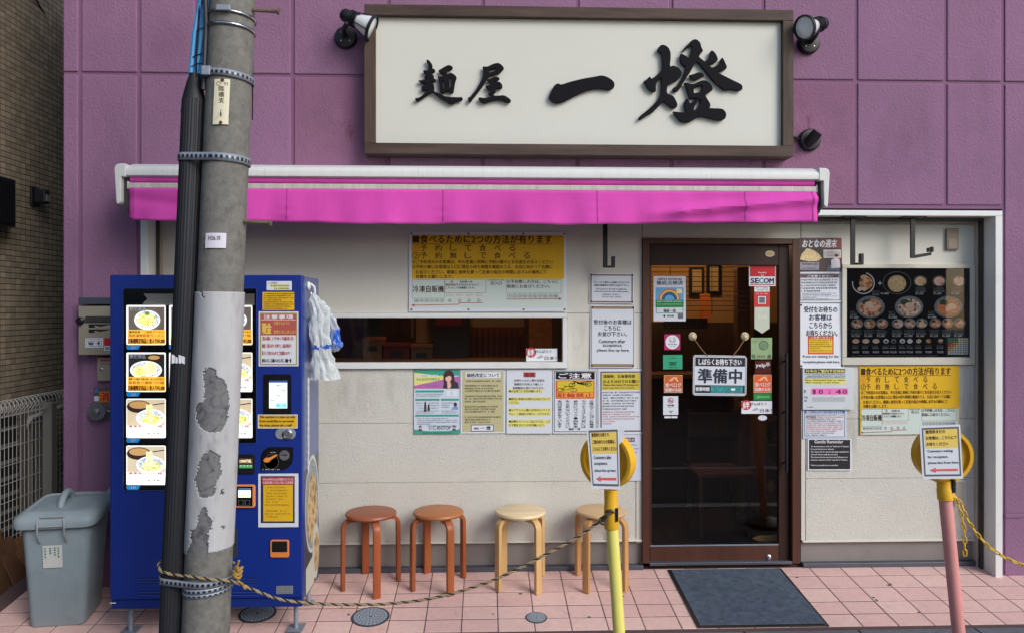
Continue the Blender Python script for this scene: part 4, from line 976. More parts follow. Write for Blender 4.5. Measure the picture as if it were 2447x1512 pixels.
for k, (tt, mm) in enumerate((('ご購入の際は、１つずつゆっくりお願い致します。', redd), ('連続して購入ボタンを押すと、商品が詰まり', redd), ('落下して来ませんのでご注意願います！！', redd), ('何卒よろしくお願いいたします。麺屋一燈', ink))):
    s.text(tt, mm, 626, 803 + k*17.5, 702 - (k > 0)*6, 812 + k*17.5, .02, 2.2)
s.done(vm)
a, b_, c, d = rect(630, 893, 696, 988, YM); o = B().box(a, b_, YM - .006, YM - .0005, c, d).build('touch_screen', bp, vm, bevel=.004)
s = Sheet(q5(.0062)); s.rect('display', M('lit_screen', srgb(206, 226, 222), emit=.75), 643, 908, 686, 974, .6); s.rect('status_bar', M('lit_screen_bar', srgb(40, 70, 130), emit=.4), 643, 908, 686, 913, 1.2); s.text('¥0', ink, 661, 917, 671, 922, .0, 1.6)
for r_ in range(4):
    for c_ in range(3): s.rect('key', M('lit_key%d' % ((r_ == 3)*(c_ > 0) + (r_ + c_ == 2)*2), srgb(*((232, 238, 228), (120, 200, 214), (190, 210, 200))[min(2, (r_ == 3)*(c_ > 0) + (r_ + c_ == 2)*2)]), emit=.7), 645 + c_*13.6, 926 + r_*12, 657.5 + c_*13.6, 936.8 + r_*12, 1.2); s.marks(ink_g, 648 + c_*13.6, 930 + r_*12, 656 + c_*13.6, 3, 1, 1.8)
s.done(o)
card('english_card', yellow, 616, 989, 711, 1022); s = Sheet(q5(.003)); s.frame('border', paper, 616, 989, 711, 1022, 1.6, .8)
for k, tt in enumerate(('This machine is a take out only.', 'If you would like to eat insede', 'the shop ,please ask a staff.')): s.text(tt, ink_b, 620, 991.5 + k*10, 706 - 4*k, 999 + k*10, .02)
s.done(vm)
def rbar(name, mat, x0, y0, x1, y1, r, dep, par=vm):
    pts = []
    for cx_, cy_, a0 in ((x1-r, y0+r, -90), (x1-r, y1-r, 0), (x0+r, y1-r, 90), (x0+r, y0+r, 180)):
        for k in range(7): a = R_(a0 + k*15); pts.append((cx_ + r*math.cos(a), cy_ + r*math.sin(a)))
    return B().prism([W(x_, y_, YM - dep) for x_, y_ in pts], (0, dep - .0004, 0)).build(name, mat, par, bevel=min(.003, dep*.3))
o = rbar('lock_escutcheon', galv, 657, 1023, 706, 1048, 12, .006)
p_ = W(687, 1036, YM - .006); B().lathe([(.026, 0), (.026, .006), (.019, .009), (.019, .004), (.004, .004)], p_, (0, -1, 0), 24).build('lock_cylinder', chrome, o, smooth=True)
pts = [(640, 1067), (700, 1067), (700, 1092), (696, 1108), (686, 1118), (672, 1122), (623, 1122), (623, 1090), (628, 1076)]
o = B().prism([W(x_, y_, YM - .006) for x_, y_ in pts], (0, .0055, 0)).build('coin_unit', bp, vm, bevel=.002)
p_ = W(680, 1086, YM - .006); B().lathe([(.026, 0), (.026, .005), (.021, .005), (.021, .002), (.002, .002)], p_, (0, -1, 0), 24).build('coin_slot', chrome, o)
B().box(p_.x - .012, p_.x + .012, p_.y - .0035, p_.y - .0022, p_.z - .0025, p_.z + .0025).build('slot', black_p, o)
B().prism([W(x_, y_, YM - .016) for x_, y_ in ((629, 1097), (634, 1093), (642, 1092), (658, 1085), (663, 1085), (660, 1089), (648, 1097), (642, 1103), (634, 1104), (629, 1101))], (0, .009, 0)).build('return_lever', M('lever_orange', srgb(232, 146, 70), .4), o, bevel=.002)
p_ = W(648, 1102, YM - .0065); B().lathe([(.038, 0), (.038, .001), (.036, .001), (.036, 0)], p_, (0, -1, 0), 28).build('dial_ring', M('dial_grey', srgb(90, 90, 95), .4), o)
s = Sheet(q5(.0066)); s.marks(white_i, 625, 1119, 668, 2.4, 1, 1); s.text('おつり・返却', white_i, 645, 1078, 658, 1080.5, .01, 1); s.done(o)
o = rbar('bill_slot', black_p, 565, 1084, 608, 1131, 3, .008); s = Sheet(q5(.0085)); s.rect('bill_label', M('bill_brown', srgb(96, 66, 44), .5, emit=.15), 571, 1094, 603, 1107, .5); s.text('1000円札', M('lit_ivory', srgb(240, 226, 190), emit=.5), 573, 1096, 601, 1104, .02, 1.2); s.rect('bill_guide', M('lit_green_guide', srgb(60, 150, 80), emit=.3), 571, 1109, 603, 1117, .5)
for k in range(4): s.poly('bill_arrow', white_i, [(573 + k*8, 1110), (578 + k*8, 1110), (575.5 + k*8, 1114)], 1.2)
s.done(o)
o = rbar('card_reader', M('reader_orange', srgb(232, 140, 74), .4), 558, 1157, 609, 1212, 6, .014)
B().prism([W(x_, y_, YM - .0165) for x_, y_ in ((565, 1161), (603, 1161), (603, 1208), (565, 1208))], (0, .0023, 0)).build('reader_face', bp, o, bevel=.0008)
s = Sheet(q5(.017)); s.rect('reader_display', M('lit_screen2', srgb(226, 232, 210), emit=.8), 569, 1165, 599, 1187, .5); s.rect('display_bar', M('lit_bar2', srgb(60, 100, 140), emit=.4), 569, 1165, 599, 1170, 1); s.marks(ink, 571, 1173, 598, 4, 1, 1); s.marks(ink, 571, 1180, 598, 4, 1, 1); s.frame('touch_area', M('reader_line', srgb(110, 110, 115), .5), 570, 1193, 597, 1206, .8, .6); s.frame('touch_mark', M('reader_line', None), 580, 1196, 587, 1203, .8, .6); s.done(o)
card('payment_card', paper2, 617, 1130, 713, 1258); s = Sheet(q5(.003)); s.rect('navy_border', navy, 623, 1136, 704, 1248, 1); s.rect('yellow_area', yellow, 629, 1157, 700, 1244, 1.5); s.rect('pink_header', redd, 626, 1139, 702, 1156, 1.5)
for k, tt in enumerate(('iPhone内のSuicaを登録されている', 'お客様が購入できない時のご注意事項')): s.text(tt, M('pale_pink', srgb(240, 190, 190), .6), 629, 1140.5 + k*8, 700, 1146.5 + k*8, .02, 2.4)
for k in range(11):
    if k != 7: s.marks(M('ochre_ink', srgb(140, 110, 30), .6), 632 + (k % 3 > 0)*3, 1161 + k*7, 694, 4, (.78, .9, .88, .86, .7, .5, .95, 0, .8, .98, .5)[k], 2.4)
s.done(vm)
o = rbar('coin_return', M('tray_orange', srgb(224, 130, 60), .45), 645, 1289, 690, 1331, 5, .010); rbar('coin_tray', black_p, 649, 1292, 686, 1318, 2, .0125, o)
rbar('delivery_flap', M('flap_grey', srgb(52, 56, 66), .3), 520, 1262, 567, 1332, 6, .004)
vn = M('vent_dark', srgb(12, 28, 84), .5); vhl = M('vent_edge', srgb(60, 90, 170), .4)
for x0, x1 in ((331, 356), (359, 384), (387, 412), (540, 560), (563, 588), (591, 616)):
    for y_ in (1378, 1385, 1392, 1410, 1417):
        card('vent_slot', vn, x0, y_, x1, y_ + 3, .0012); card('vent_lip', vhl, x0, y_ + 3.2, x1, y_ + 4.2, .002)
card('rating_plate', M('plate_silver', srgb(160, 168, 172), .4, .5), 660, 1398, 700, 1417, .0015); s = Sheet(q5(.0016))
for k in range(4): s.marks(ink_g, 662, 1400 + k*4.2, 698, 2.2, .95, 1)
s.done(vm)
card('corner_label', paper, 262.5, 1438, 277, 1440.5, .0012)
# pictures on the side panel
XSD = VX1 - .002
def qs(u, v, L): return (XSD + .0008 + L*LAY, YM + .054 + .345*u, 1.6 + (VZ0 - 1.6) * 0 + (VZ1 - (VZ1 - VZ0)*v) - 1.6)
s = Sheet(qs)
sp = M('side_pale', srgb(206, 208, 204), .4, coat=.3); soup = ramp_mat('side_soup', [(.3, srgb(104, 84, 54)), (.5, srgb(190, 156, 104)), (.62, srgb(214, 190, 150)), (.72, srgb(170, 90, 70))], 22)
s.poly('side_photo', M('side_dark', srgb(66, 66, 74), .35, coat=.3), [(.03, .60), (.97, .57), (.97, .985), (.03, .985)], .4)
s.ell('bowl_rim', sp, .5, .72, .47, .155, 1); s.ell('bowl_glaze', ramp_mat('side_glaze', [(.4, srgb(110, 116, 118)), (.6, srgb(160, 166, 166))], 120), .5, .72, .43, .142, 1.6); s.ell('soup', soup, .5, .735, .33, .11, 2.2)
s.ell('bowl_rim', sp, .75, .885, .24, .09, 2.8); s.ell('noodles', soup, .78, .89, .18, .065, 3.4); s.poly('table_photo', M('side_cloth', srgb(196, 196, 178), .5), [(.06, .90), (.60, .885), (.62, .98), (.06, .98)], 3.8)
s.done(vm)

# plastic bags and white chain hung on the machine's side
bagm = M('white_plastic_film', srgb(222, 232, 248, 1.1), .3, alpha=.66, spec=.8, bump=2.0, bs=48, bd=3.0)
bagc = M('clear_plastic_film', srgb(206, 216, 232, 1.0), .15, alpha=.40, spec=1.0)
bagb = M('blue_film', srgb(40, 96, 200), .25, alpha=.85)
Yb0 = -.60
def bag(label, path, rad, seed, blue_rows, film):
    rnd = random.Random(seed); b = B(); n = 84; K = 5; ph = [rnd.uniform(0, 6.28) for _ in range(9)]; rows_ = (len(path) - 1)*K + 1
    cr = [[rnd.uniform(-1, 1) for _ in range(28)] for _ in range(len(path)*2 + 2)]
    for i in range(rows_):
        k, f0 = min(i//K, len(path) - 2), (i - min(i//K, len(path) - 2)*K)/K
        dx, dy, Yy = [path[k][m]*(1 - f0) + path[k+1][m]*f0 for m in range(3)]; r = .8*(rad[k]*(1 - f0) + rad[k+1]*f0)
        c = W(dx, dy, Yy); tt = i/(rows_ - 1)
        for j in range(n):
            a = 2*math.pi*j/n; ci = j*28/n; c0_, c1_ = int(ci) % 28, (int(ci) + 1) % 28; cf = ci - int(ci); ri = i*2/K; r0_ = int(ri); rf = ri - r0_
            cv = (cr[r0_][c0_]*(1-cf) + cr[r0_][c1_]*cf)*(1-rf) + (cr[r0_+1][c0_]*(1-cf) + cr[r0_+1][c1_]*cf)*rf
            f = 1 + (.10*math.sin(4*a + ph[0] + tt*5) + .06*math.sin(9*a + ph[1] - tt*7) + .26*cv)*min(1, .2 + tt*4)
            b.v.append((c.x + r*f*math.cos(a), c.y + r*.55*f*math.sin(a), c.z + cv*.009 + rnd.uniform(-.002, .002)))
    for i in range(rows_ - 1):
        for j in range(n): b.f.append([i*n + j, i*n + (j+1) % n, (i+1)*n + (j+1) % n, (i+1)*n + j]); b.mi.append(1 if (i//K) in blue_rows and math.sin(j*.9 + i*1.3) + math.sin(j*.37) > -.5 else 0)
    o = b.build('plastic_bag', [film, bagb], smooth=True); return tag(o, label, 'bag', 'plastic bags hung on the vending machine')
bag('long white plastic bag with blue band hanging from the machine side', [(748, 704, Yb0), (756, 722, Yb0), (764, 745, Yb0), (763, 775, Yb0), (764, 800, Yb0), (766, 824, Yb0), (768, 833, Yb0), (772, 858, Yb0), (775, 885, Yb0), (777, 906, Yb0)], [.014, .045, .062, .060, .064, .064, .058, .066, .080, .088], 3, (5,), bagm)
bag('crumpled clear bag with blue print hanging beside the white one', [(758, 718, -.5), (772, 736, -.5), (782, 762, -.5), (790, 788, -.5), (795, 812, -.5), (800, 829, -.5), (798, 838, -.5)], [.02, .045, .052, .052, .052, .044, .02], 11, (3, 4), bagc)
t = thing('bag_hook', 'white plastic hook on the vending machine side holding bags', 'hook')
c = Vector((XSD + .004, -.60, WZ(692, -.6, 742)))
B().lathe([(.022, 0), (.024, .006), (.014, .014)], c + Vector((-.003, 0, .02)), (1, 0, 0), 16).build('suction_pad', white_al, t, smooth=True)
B().tube([c + Vector((.012, 0, .03)), c + Vector((.03, 0, .015)), c + Vector((.035, 0, -.015)), c + Vector((.02, 0, -.03)), c + Vector((.012, 0, -.015))], .006, 8).build('hook', white_al, t, smooth=True)
def chain(name, label, path, L_, w_, r, mat, cat='chain', n1=12):
    t = thing(name, label, cat); P = [Vector(p) for p in path]
    cum = [0]
    for a_, b2 in zip(P, P[1:]): cum.append(cum[-1] + (b2 - a_).length)
    def at(d):
        for i in range(len(P) - 1):
            if d <= cum[i+1]: return P[i].lerp(P[i+1], (d - cum[i])/max(1e-9, cum[i+1] - cum[i]))
        return P[-1]
    pitch = L_ - 2*r*1.02; k = 0; d = 0
    while d + L_ < cum[-1] + pitch*.5:
        a_, b2 = at(d), at(min(cum[-1], d + pitch)); tt = (b2 - a_).normalized(); m_ = (a_ + b2)/2
        u = tt.cross(Vector((0, 1, 0))).normalized(); w2 = tt.cross(u).normalized()
        side = (u*math.cos(R_(35)) + w2*math.sin(R_(35))) if k % 2 else (u*math.cos(R_(125)) + w2*math.sin(R_(125)))
        hl, hw = L_/2 - r - (w_/2 - r), w_/2 - r; pts = []
        for q_ in range(7): an = -math.pi/2 + math.pi*q_/6; pts.append(m_ + tt*(hl + hw*math.cos(an)) + side*hw*math.sin(an))
        for q_ in range(7): an = math.pi/2 + math.pi*q_/6; pts.append(m_ + tt*(-hl + hw*math.cos(an)) + side*hw*math.sin(an))
        B().tube(pts, r, 6, closed=True).build('chain_link', mat, t, smooth=True)
        d += pitch; k += 1
    return t
wc = [W(744, 902, -.62), W(745, 960, -.62), W(745, 1040, -.62), W(743.5, 1132, -.62)]
for p_ in wc: p_.x = XSD + .008
chain('white_chain', 'thin white plastic chain hanging down the vending machine side', wc, .026, .011, .0024, white_al)

# ------------------------------------------------------------------ utility pole with its straps, plates and cables
YO = -1.25; RP = .099
pole = thing('utility_pole', 'leaning grey concrete utility pole with peeling white wrap in front of machine', 'utility pole')
pT, pB = W(556, 0, YO), W(491, 1512, YO); ax_ = (pT - pB)
def pc(z_): return pB + ax_*((z_ - pB.z)/ax_.z)
def dcyl(a, z_, r): c = pc(z_); return Vector((c.x + r*math.sin(a), c.y - r*math.cos(a), z_))
def proj(p_):
    v = p_ - EYE; xc = v.x*CS - v.y*SN; yc = v.x*SN + v.y*CS
    return (CX + F*xc/yc, HZ - F*v.z/yc)
zb_, ze_ = -.13, 3.9
B().tube([pc(zb_), pc(1.0), pc(2.2), pc(ze_)], [RP*1.03, RP, RP*.985, RP*.96], 40).build('shaft', concrete, pole, smooth=True)
def inpoly(x_, y_, pg):
    r = False; j = len(pg) - 1
    for i in range(len(pg)):
        if (pg[i][1] > y_) != (pg[j][1] > y_) and x_ < (pg[j][0] - pg[i][0])*(y_ - pg[i][1])/(pg[j][1] - pg[i][1]) + pg[i][0]: r = not r
        j = i
    return r
pat1 = cp([(1925,650),(1950,590),(2000,575),(2050,600),(2055,660),(2120,690),(2145,750),(2170,850),(2170,950),(2150,1080),(2100,1170),(2060,1185),(2000,1195),(1940,1170),(1890,1130),(1865,1060),(1858,940),(1935,890),(1940,760)], 0, 1000, 2.907)
pat2 = [(474.7,1112),(483.5,1089.7),(501,1073),(525,1087),(525,1110),(526.7,1114.6),(528,1134),(517,1147),(511.6,1180),(492.5,1188),(476,1185.7),(465,1144.7)]
pat3 = cp([(1780,405),(1810,420),(1805,485),(1848,510),(1845,600),(1815,640),(1820,840),(1760,900),(1640,900),(1610,830),(1650,770),(1670,700),(1665,620),(1720,590),(1730,500)], 0, 1500, 2.676)
pats = [pat1, pat2, pat3, cp([(1930,250),(1950,255),(1945,300),(1925,305)], 0, 1500, 2.676), cp([(1935,570),(1965,575),(1960,600),(1935,605)], 0, 1500, 2.676), [(476, 690), (484, 690), (488, 716), (481, 706)]]
zw1, zw0 = pc(0).z*0 + W(520, 697, YO - RP).z, W(500, 1322, YO - RP).z
b = B(); NA, NW = 200, 260; keep = {}
def wv(i, j):
    if (i, j) not in keep:
        a = -math.pi + 2*math.pi*i/NA; z_ = zw0 + (zw1 - zw0)*j/NW + .012*math.sin(a*1.3)*(j == 0)
        keep[(i, j)] = len(b.v); b.v.append(tuple(dcyl(a, z_, RP + .0022 + .0006*math.sin(a*7 + z_*9))))
    return keep[(i, j)]
for i in range(NA):
    a = -math.pi + 2*math.pi*(i + .5)/NA
    for j in range(NW):
        if abs(a) < 1.75:
            z_ = zw0 + (zw1 - zw0)*(j + .5)/NW; x_, y_ = proj(dcyl(a, z_, RP + .002))
            wob = 1.6*math.sin(x_*.55 + y_*.31) + 1.2*math.sin(y_*.73 + 1)
            if any(inpoly(x_ + wob, y_ + wob*.6, pg) for pg in pats): continue
        b.f.append([wv(i, j), wv((i+1) % NA if i + 1 < NA else NA, j), wv(i+1, j+1), wv(i, j+1)]); b.mi.append(0)
wr = b.build('white_wrap', M('pole_wrap_white', srgb(184, 184, 186, 1.02), .6, var=.2, vs=7, dirt=.6, ds=13, stretch=(1, 1, .35)), pole, smooth=True)
so = wr.modifiers.new('thickness', 'SOLIDIFY'); so.thickness = .0028; so.offset = 1
gl = B(); 
for j in range(41):
    for i in range(64): gl.v.append(tuple(dcyl(-math.pi + 2*math.pi*i/64, zw0 + (zw1 - zw0)*j/40, RP + .0011)))
for j in range(40):
    for i in range(64): gl.f.append([j*64 + i, j*64 + (i+1) % 64, (j+1)*64 + (i+1) % 64, (j+1)*64 + i]); gl.mi.append(0)
gl.build('glue_residue', ramp_mat('glue_grey', [(.30, srgb(70, 70, 74)), (.44, srgb(104, 104, 107)), (.60, srgb(118, 117, 118)), (.72, srgb(92, 90, 92))], 22, rough=.9, distortion=1.2), pole, smooth=True)
# conduit strapped to the pole
cond = thing('cable_conduit', 'black fluted cable guard pipe strapped to the utility pole', 'conduit')
cT, cB = W(463, 240, YO - .01), W(408, 1512, YO - .01); cax = cT - cB; RC = .049
def cc(z_): return cB + cax*((z_ - cB.z)/cax.z)
b = B(); n = 96
for z_ in (-.13, .5, 1.2, 1.9, cT.z):
    c = cc(z_)
    for j in range(n):
        a = 2*math.pi*j/n; r = RC*(1.0 + (.022 if (j % 4) < 2 else -.022)); b.v.append((c.x + r*math.cos(a), c.y + r*math.sin(a), z_))
for i in range(4):
    for j in range(n): b.f.append([i*n + j, i*n + (j+1) % n, (i+1)*n + (j+1) % n, (i+1)*n + j]); b.mi.append(0)
cm = M('conduit_black', srgb(42, 43, 48), .5, var=.3, vs=9, stretch=(1, 1, .1), spec=.35)
b.build('guard_pipe', cm, cond, smooth=True)
zc = cT.z; c = cc(zc)
B().lathe([(RC*.6, -.02), (RC*1.0, 0), (RC*.96, .01), (RC*.84, .04), (RC*.62, .09), (RC*.52, .10), (RC*.55, .115)], c, cax, 24).build('rubber_boot', M('black_rubber', srgb(24, 25, 30), .6), cond, smooth=True)
p_ = W(432, 265, YO - .01); B().tube([p_, p_ + Vector((.025, 0, 0))], .006, 8).build('bolt', galv, cond); B().lathe([(.012, 0), (.012, .008)], p_, (1, 0, 0), 6).build('bolt_head', galv, cond)
mz = B()
for k, (x0, x1, y0) in enumerate(((410, 417, 846), (419, 424, 851), (426, 432, 846), (433, 440, 849))):
    mz.prism([W(x0, y0, YO - .01 - RC*1.02), W(x1, y0 + 3, YO - .01 - RC*1.03), W(x1, 866 + k, YO - .01 - RC*1.03), W(x0, 868 - k, YO - .01 - RC*1.02)], (0, .012, 0))
mz.build('torn_tape', paper, cond)
cab = thing('blue_cables', 'bundle of bright blue cables rising from the black conduit boot', 'cable')
bcm = M('cable_blue', srgb(62, 146, 204), .4, var=.1)
bt = c + cax.normalized()*.10
for k in range(4):
    o_ = Vector(((k - 1.5)*.010, -.006 + .012*(k % 2), 0)); top = W(503 + (k - 1.5)*5, -40, YO - .02)
    m1 = bt.lerp(top, .45) + Vector(((k - 1.5)*.012 + (.006 if k % 2 else -.006), -.004, 0)); B().tube([bt - Vector((0, 0, .03)) + o_*.8, bt + o_, m1, top + o_, top + o_ + Vector((.06, 0, .8))], .0125, 8).build('cable', bcm, cab, smooth=True)
tie = B()
for f_ in (.12, .22, .5, .8):
    m1 = bt.lerp(W(503, -40, YO - .02), f_); tie.tube([m1 + Vector((.027*math.cos(a), .022*math.sin(a), .012*math.cos(a))) for a in [k*math.pi/8 for k in range(16)]], .002, 5, closed=True)
tie.build('cable_tie', black_p, cab)
o = B().tube([W(478, -40, YO - .03), W(474, 60, YO - .03), W(469, 130, YO - .03), W(468, 196, YO - .03)], .0045, 6).build('black_cable', black_p); tag(o, 'thin black cable hanging beside the blue cables', 'cable')
o = B().tube([W(604, -40, YO + .05), W(604, 120, YO + .05), W(603, 287, YO + .05)], .0028, 6).build('hanging_wire', black_p); tag(o, 'thin dark wire hanging straight down beside the concrete pole', 'wire')
o = B().tube([W(490, -40, YO - .06), W(493, 60, YO - .05), W(486, 215, YO - .05)], .011, 8).build('ground_wire_tube', M('tube_grey', srgb(40, 42, 50), .5)); tag(o, 'dark slim tube running up between blue cables and pole', 'tube')
# straps
def strap(dy, h, both, name='strap', mat=galv, gap=.0035, slots=True, tilt=0.0):
    z_ = WZ(dy, YO - RP, 500); pts = []
    c1 = pc(z_)
    if both:
        c2 = cc(z_); d = c1 - c2; ph = math.atan2(d.y, d.x); L_ = d.length; be = math.acos((RP - RC)/L_)
        # hull of two circles
        a1, a2 = ph - (math.pi - be), ph + (math.pi - be)
        for k in range(25): a = a1 + (a2 - a1)*k/24; pts.append((c1.x + (RP + gap)*math.cos(a), c1.y + (RP + gap)*math.sin(a)))
        for k in range(17): a = a2 + (a1 + 2*math.pi - a2)*k/16; pts.append((c2.x + (RC + gap)*math.cos(a), c2.y + (RC + gap)*math.sin(a)))
    else:
        for k in range(40): a = 2*math.pi*k/40; pts.append((c1.x + (RP + gap)*math.cos(a), c1.y + (RP + gap)*math.sin(a)))
    b = B(); n = len(pts)
    for x_, y_ in pts: zz = z_ + tilt*(x_ - c1.x); b.v += [(x_, y_, zz - h/2), (x_, y_, zz + h/2)]
    for i in range(n): j = (i+1) % n; b.f.append([2*i, 2*j, 2*j+1, 2*i+1]); b.mi.append(0)
    o = b.build(name, mat, pole, smooth=True); so = o.modifiers.new('thickness', 'SOLIDIFY'); so.thickness = .003; so.offset = 1
    if slots:
        sl = B(); acc = 0
        for i in range(n):
            j = (i+1) % n; a_, b2 = Vector(pts[i]), Vector(pts[j]); L_ = (b2 - a_).length
            k = 0
            while acc < L_:
                m_ = a_.lerp(b2, acc/L_)
                if m_.y < c1.y + .02:
                    nrm = Vector((b2.y - a_.y, -(b2.x - a_.x))).normalized(); e = m_ + nrm*.0035; dd = (b2 - a_).normalized()*.006; zz = z_ + tilt*(m_.x - c1.x)
                    sl.poly([(e.x - dd.x, e.y - dd.y, zz - h*.22), (e.x + dd.x, e.y + dd.y, zz - h*.22), (e.x + dd.x, e.y + dd.y, zz + h*.22), (e.x - dd.x, e.y - dd.y, zz + h*.22)])
                acc += .022
            acc -= L_
        sl.build('strap_slots', black_p, o, recalc=False)
    return o
strap(172, .030, False, tilt=-.10); strap(374, .034, True, tilt=-.05); strap(1397, .030, True, gap=.005, tilt=-.02); strap(1413, .022, False, gap=.004, tilt=.05); strap(1424, .016, False, gap=.0035, tilt=.05)
for yy in (24, 54): strap(yy, .012, False, mat=chrome, slots=False, tilt=-.06)
p_ = pc(WZ(22, YO - RP, 540)); B().box(p_.x - .03, p_.x + .03, p_.y - RP - .02, p_.y - RP - .005, p_.z - .012, p_.z + .012).build('strap_buckle', galv, pole, bevel=.003)
p_ = W(492, 172, YO - RP*.75); B().box(p_.x - .012, p_.x + .025, p_.y - .025, p_.y + .01, p_.z - .02, p_.z + .02).build('strap_buckle', galv, pole, bevel=.003)
for yy, xa in ((26, 603), (531, 584)):
    a_, b2 = W(xa - 10, yy - 2, YO - .02), W(xa + 60, yy + 2, YO - .02)
    B().tube([a_, b2], .0085, 10).build('step_bolt', M('rusty_bolt', srgb(126, 108, 92), .7, .4, var=.4, vs=60), pole); B().lathe([(.015, 0), (.015, .008)], b2, b2 - a_, 8).build('step_bolt_head', M('rusty_bolt', None), pole)
# plates on the pole (curved to it)
def onpole(name, mat, x0, y0, x1, y1, off):
    def qp(x_, y_, L):
        r = RP + off + L*.0007; z_ = W(x_, y_, YO - RP).z; c = pc(z_)
        # angle from picture column, by bisection
        lo_, hi_ = -1.5, 1.5
        for _ in range(24):
            m_ = (lo_ + hi_)/2
            if proj(dcyl(m_, z_, r))[0] < x_: lo_ = m_
            else: hi_ = m_
        return tuple(dcyl(lo_, z_, r))
    b = B(); N = 6
    for i in range(N + 1):
        xx = x0 + (x1 - x0)*i/N; sh = -(y1 - y0)*.043
        b.v += [qp(xx, y0, 0), qp(xx + sh, y1, 0)]
    for i in range(N): b.f.append([2*i, 2*i+2, 2*i+3, 2*i+1]); b.mi.append(0)
    o = b.build(name, mat, pole); so = o.modifiers.new('thickness', 'SOLIDIFY'); so.thickness = .0015; so.offset = 1
    return o, Sheet(qp)
o, s = onpole('number_plate', M('plate_cream', srgb(222, 216, 188), .5, dirt=.4, ds=25), 513, 190, 550, 298, .004)
s.vtext('陸橋支', M('plate_brown_ink', srgb(84, 60, 44), .6), 529, 13, 206, 248, .01, 4); s.text('6', ink_b, 526, 262, 529, 280, 0, 4)
s.ring('emblem', M('plate_brown_ink', None), 522, 201, 5, 5, 1, 4, 16); s.text('TT', M('plate_brown_ink', None), 535, 199, 546, 206, .0, 4)
rust = M('rust', srgb(92, 50, 30), .9)
for cx_, cy_, r_ in ((531, 193, 4.5), (527, 294, 4)): s.ell('rust_stain', rust, cx_, cy_, r_, r_, 5, 14)
s.done(o)
o, s = onpole('date_sticker', M('pole_sticker', srgb(218, 212, 224), .5), 492, 557, 541, 593, .004); s.text('H26.10', ink, 498, 564, 526, 574, .01, 4, 0); s.done(o)

# ------------------------------------------------------------------ rope
rp = thing('rope', 'black and yellow twisted rope strung from the utility pole to the yellow post', 'rope')
ctrl = [(560, 1342, YO + .02), (480, 1342, YO + .13), (398, 1338, YO + .08), (380, 1346, YO), (384, 1362, YO - .055), (412, 1371, YO - .075), (448, 1375, YO - .10), (500, 1382, YO - .115), (545, 1386, YO - .085), (562, 1390, YO - .06), (600, 1405, YO - .05), (660, 1428, YO - .04), (722, 1438, YO - .03), (790, 1442, YO - .02), (860, 1443, YO - .01), (940, 1440, YO), (1050, 1424, YO), (1180, 1384, YO), (1300, 1325, YO), (1380, 1281, YO), (1432, 1244, YO - .02), (1452, 1225, YO - .035), (1468, 1222, YO - .01)]
K = [W(*c_) for c_ in ctrl]; dense = []
for i in range(len(K) - 1):
    p0, p1, p2, p3 = K[max(0, i-1)], K[i], K[i+1], K[min(len(K)-1, i+2)]
    for k in range(16):
        tt = k/16; dense.append(.5*((2*p1) + (p2 - p0)*tt + (2*p0 - 5*p1 + 4*p2 - p3)*tt*tt + (3*p1 - p0 - 3*p2 + p3)*tt**3))
dense.append(K[-1])
# resample evenly
cum = [0]
for a_, b2 in zip(dense, dense[1:]): cum.append(cum[-1] + (b2 - a_).length)
ev = []; i = 0; step = .006; d = 0
while d < cum[-1]:
    while cum[i+1] < d: i += 1
    ev.append(dense[i].lerp(dense[i+1], (d - cum[i])/max(1e-9, cum[i+1] - cum[i]))); d += step
for ph, mm, nm in ((0, M('rope_yellow', srgb(170, 148, 106), .8, var=.3, vs=60), 'strand'), (2*math.pi/3, M('rope_tan', srgb(156, 140, 112), .8, var=.3, vs=60), 'strand'), (4*math.pi/3, M('rope_black', srgb(44, 38, 34), .8), 'strand')):
    path = []
    for i, p_ in enumerate(ev):
        tt = (ev[min(i+1, len(ev)-1)] - ev[max(i-1, 0)]).normalized(); u = tt.cross(Vector((0, 1, .2))).normalized(); w2 = tt.cross(u)
        a = ph + 2*math.pi*i*step/.052; path.append(p_ + (u*math.cos(a) + w2*math.sin(a))*.0034)
    B().tube(path, .0037, 6).build(nm, mm, rp, smooth=True)
kn = B()
for k in range(3):
    c = W(566 + k*2, 1375 - k*9, YO - .06 + .01*k); kn.tube([c + Vector((.016*math.cos(a), .014*math.sin(a), .006*math.sin(a*2 + k))) for a in [j*math.pi/8 for j in range(16)]], .0065, 6, closed=True)
kn.tube([W(570, 1368, YO - .06), W(566, 1352, YO - .065), W(571, 1338, YO - .07)], .0055, 6)
kn.tube([W(566, 1385, YO - .06), W(580, 1395, YO - .065), W(585, 1406, YO - .06)], .0055, 6)
kn.build('pole_knot', M('rope_knot_yellow', srgb(170, 134, 60), .8, var=.5, vs=70), rp, smooth=True)
kn = B()
for k in range(4):
    c = W(1440 + k*5, 1243 - k*7, YO - .03); kn.tube([c + Vector((.013*math.cos(a), .014*math.sin(a), .011*math.sin(a + k))) for a in [j*math.pi/8 for j in range(16)]], .006, 6, closed=True)
kn.build('post_knot', M('rope_knot_dark', srgb(84, 66, 44), .8, var=.5, vs=70), rp, smooth=True)

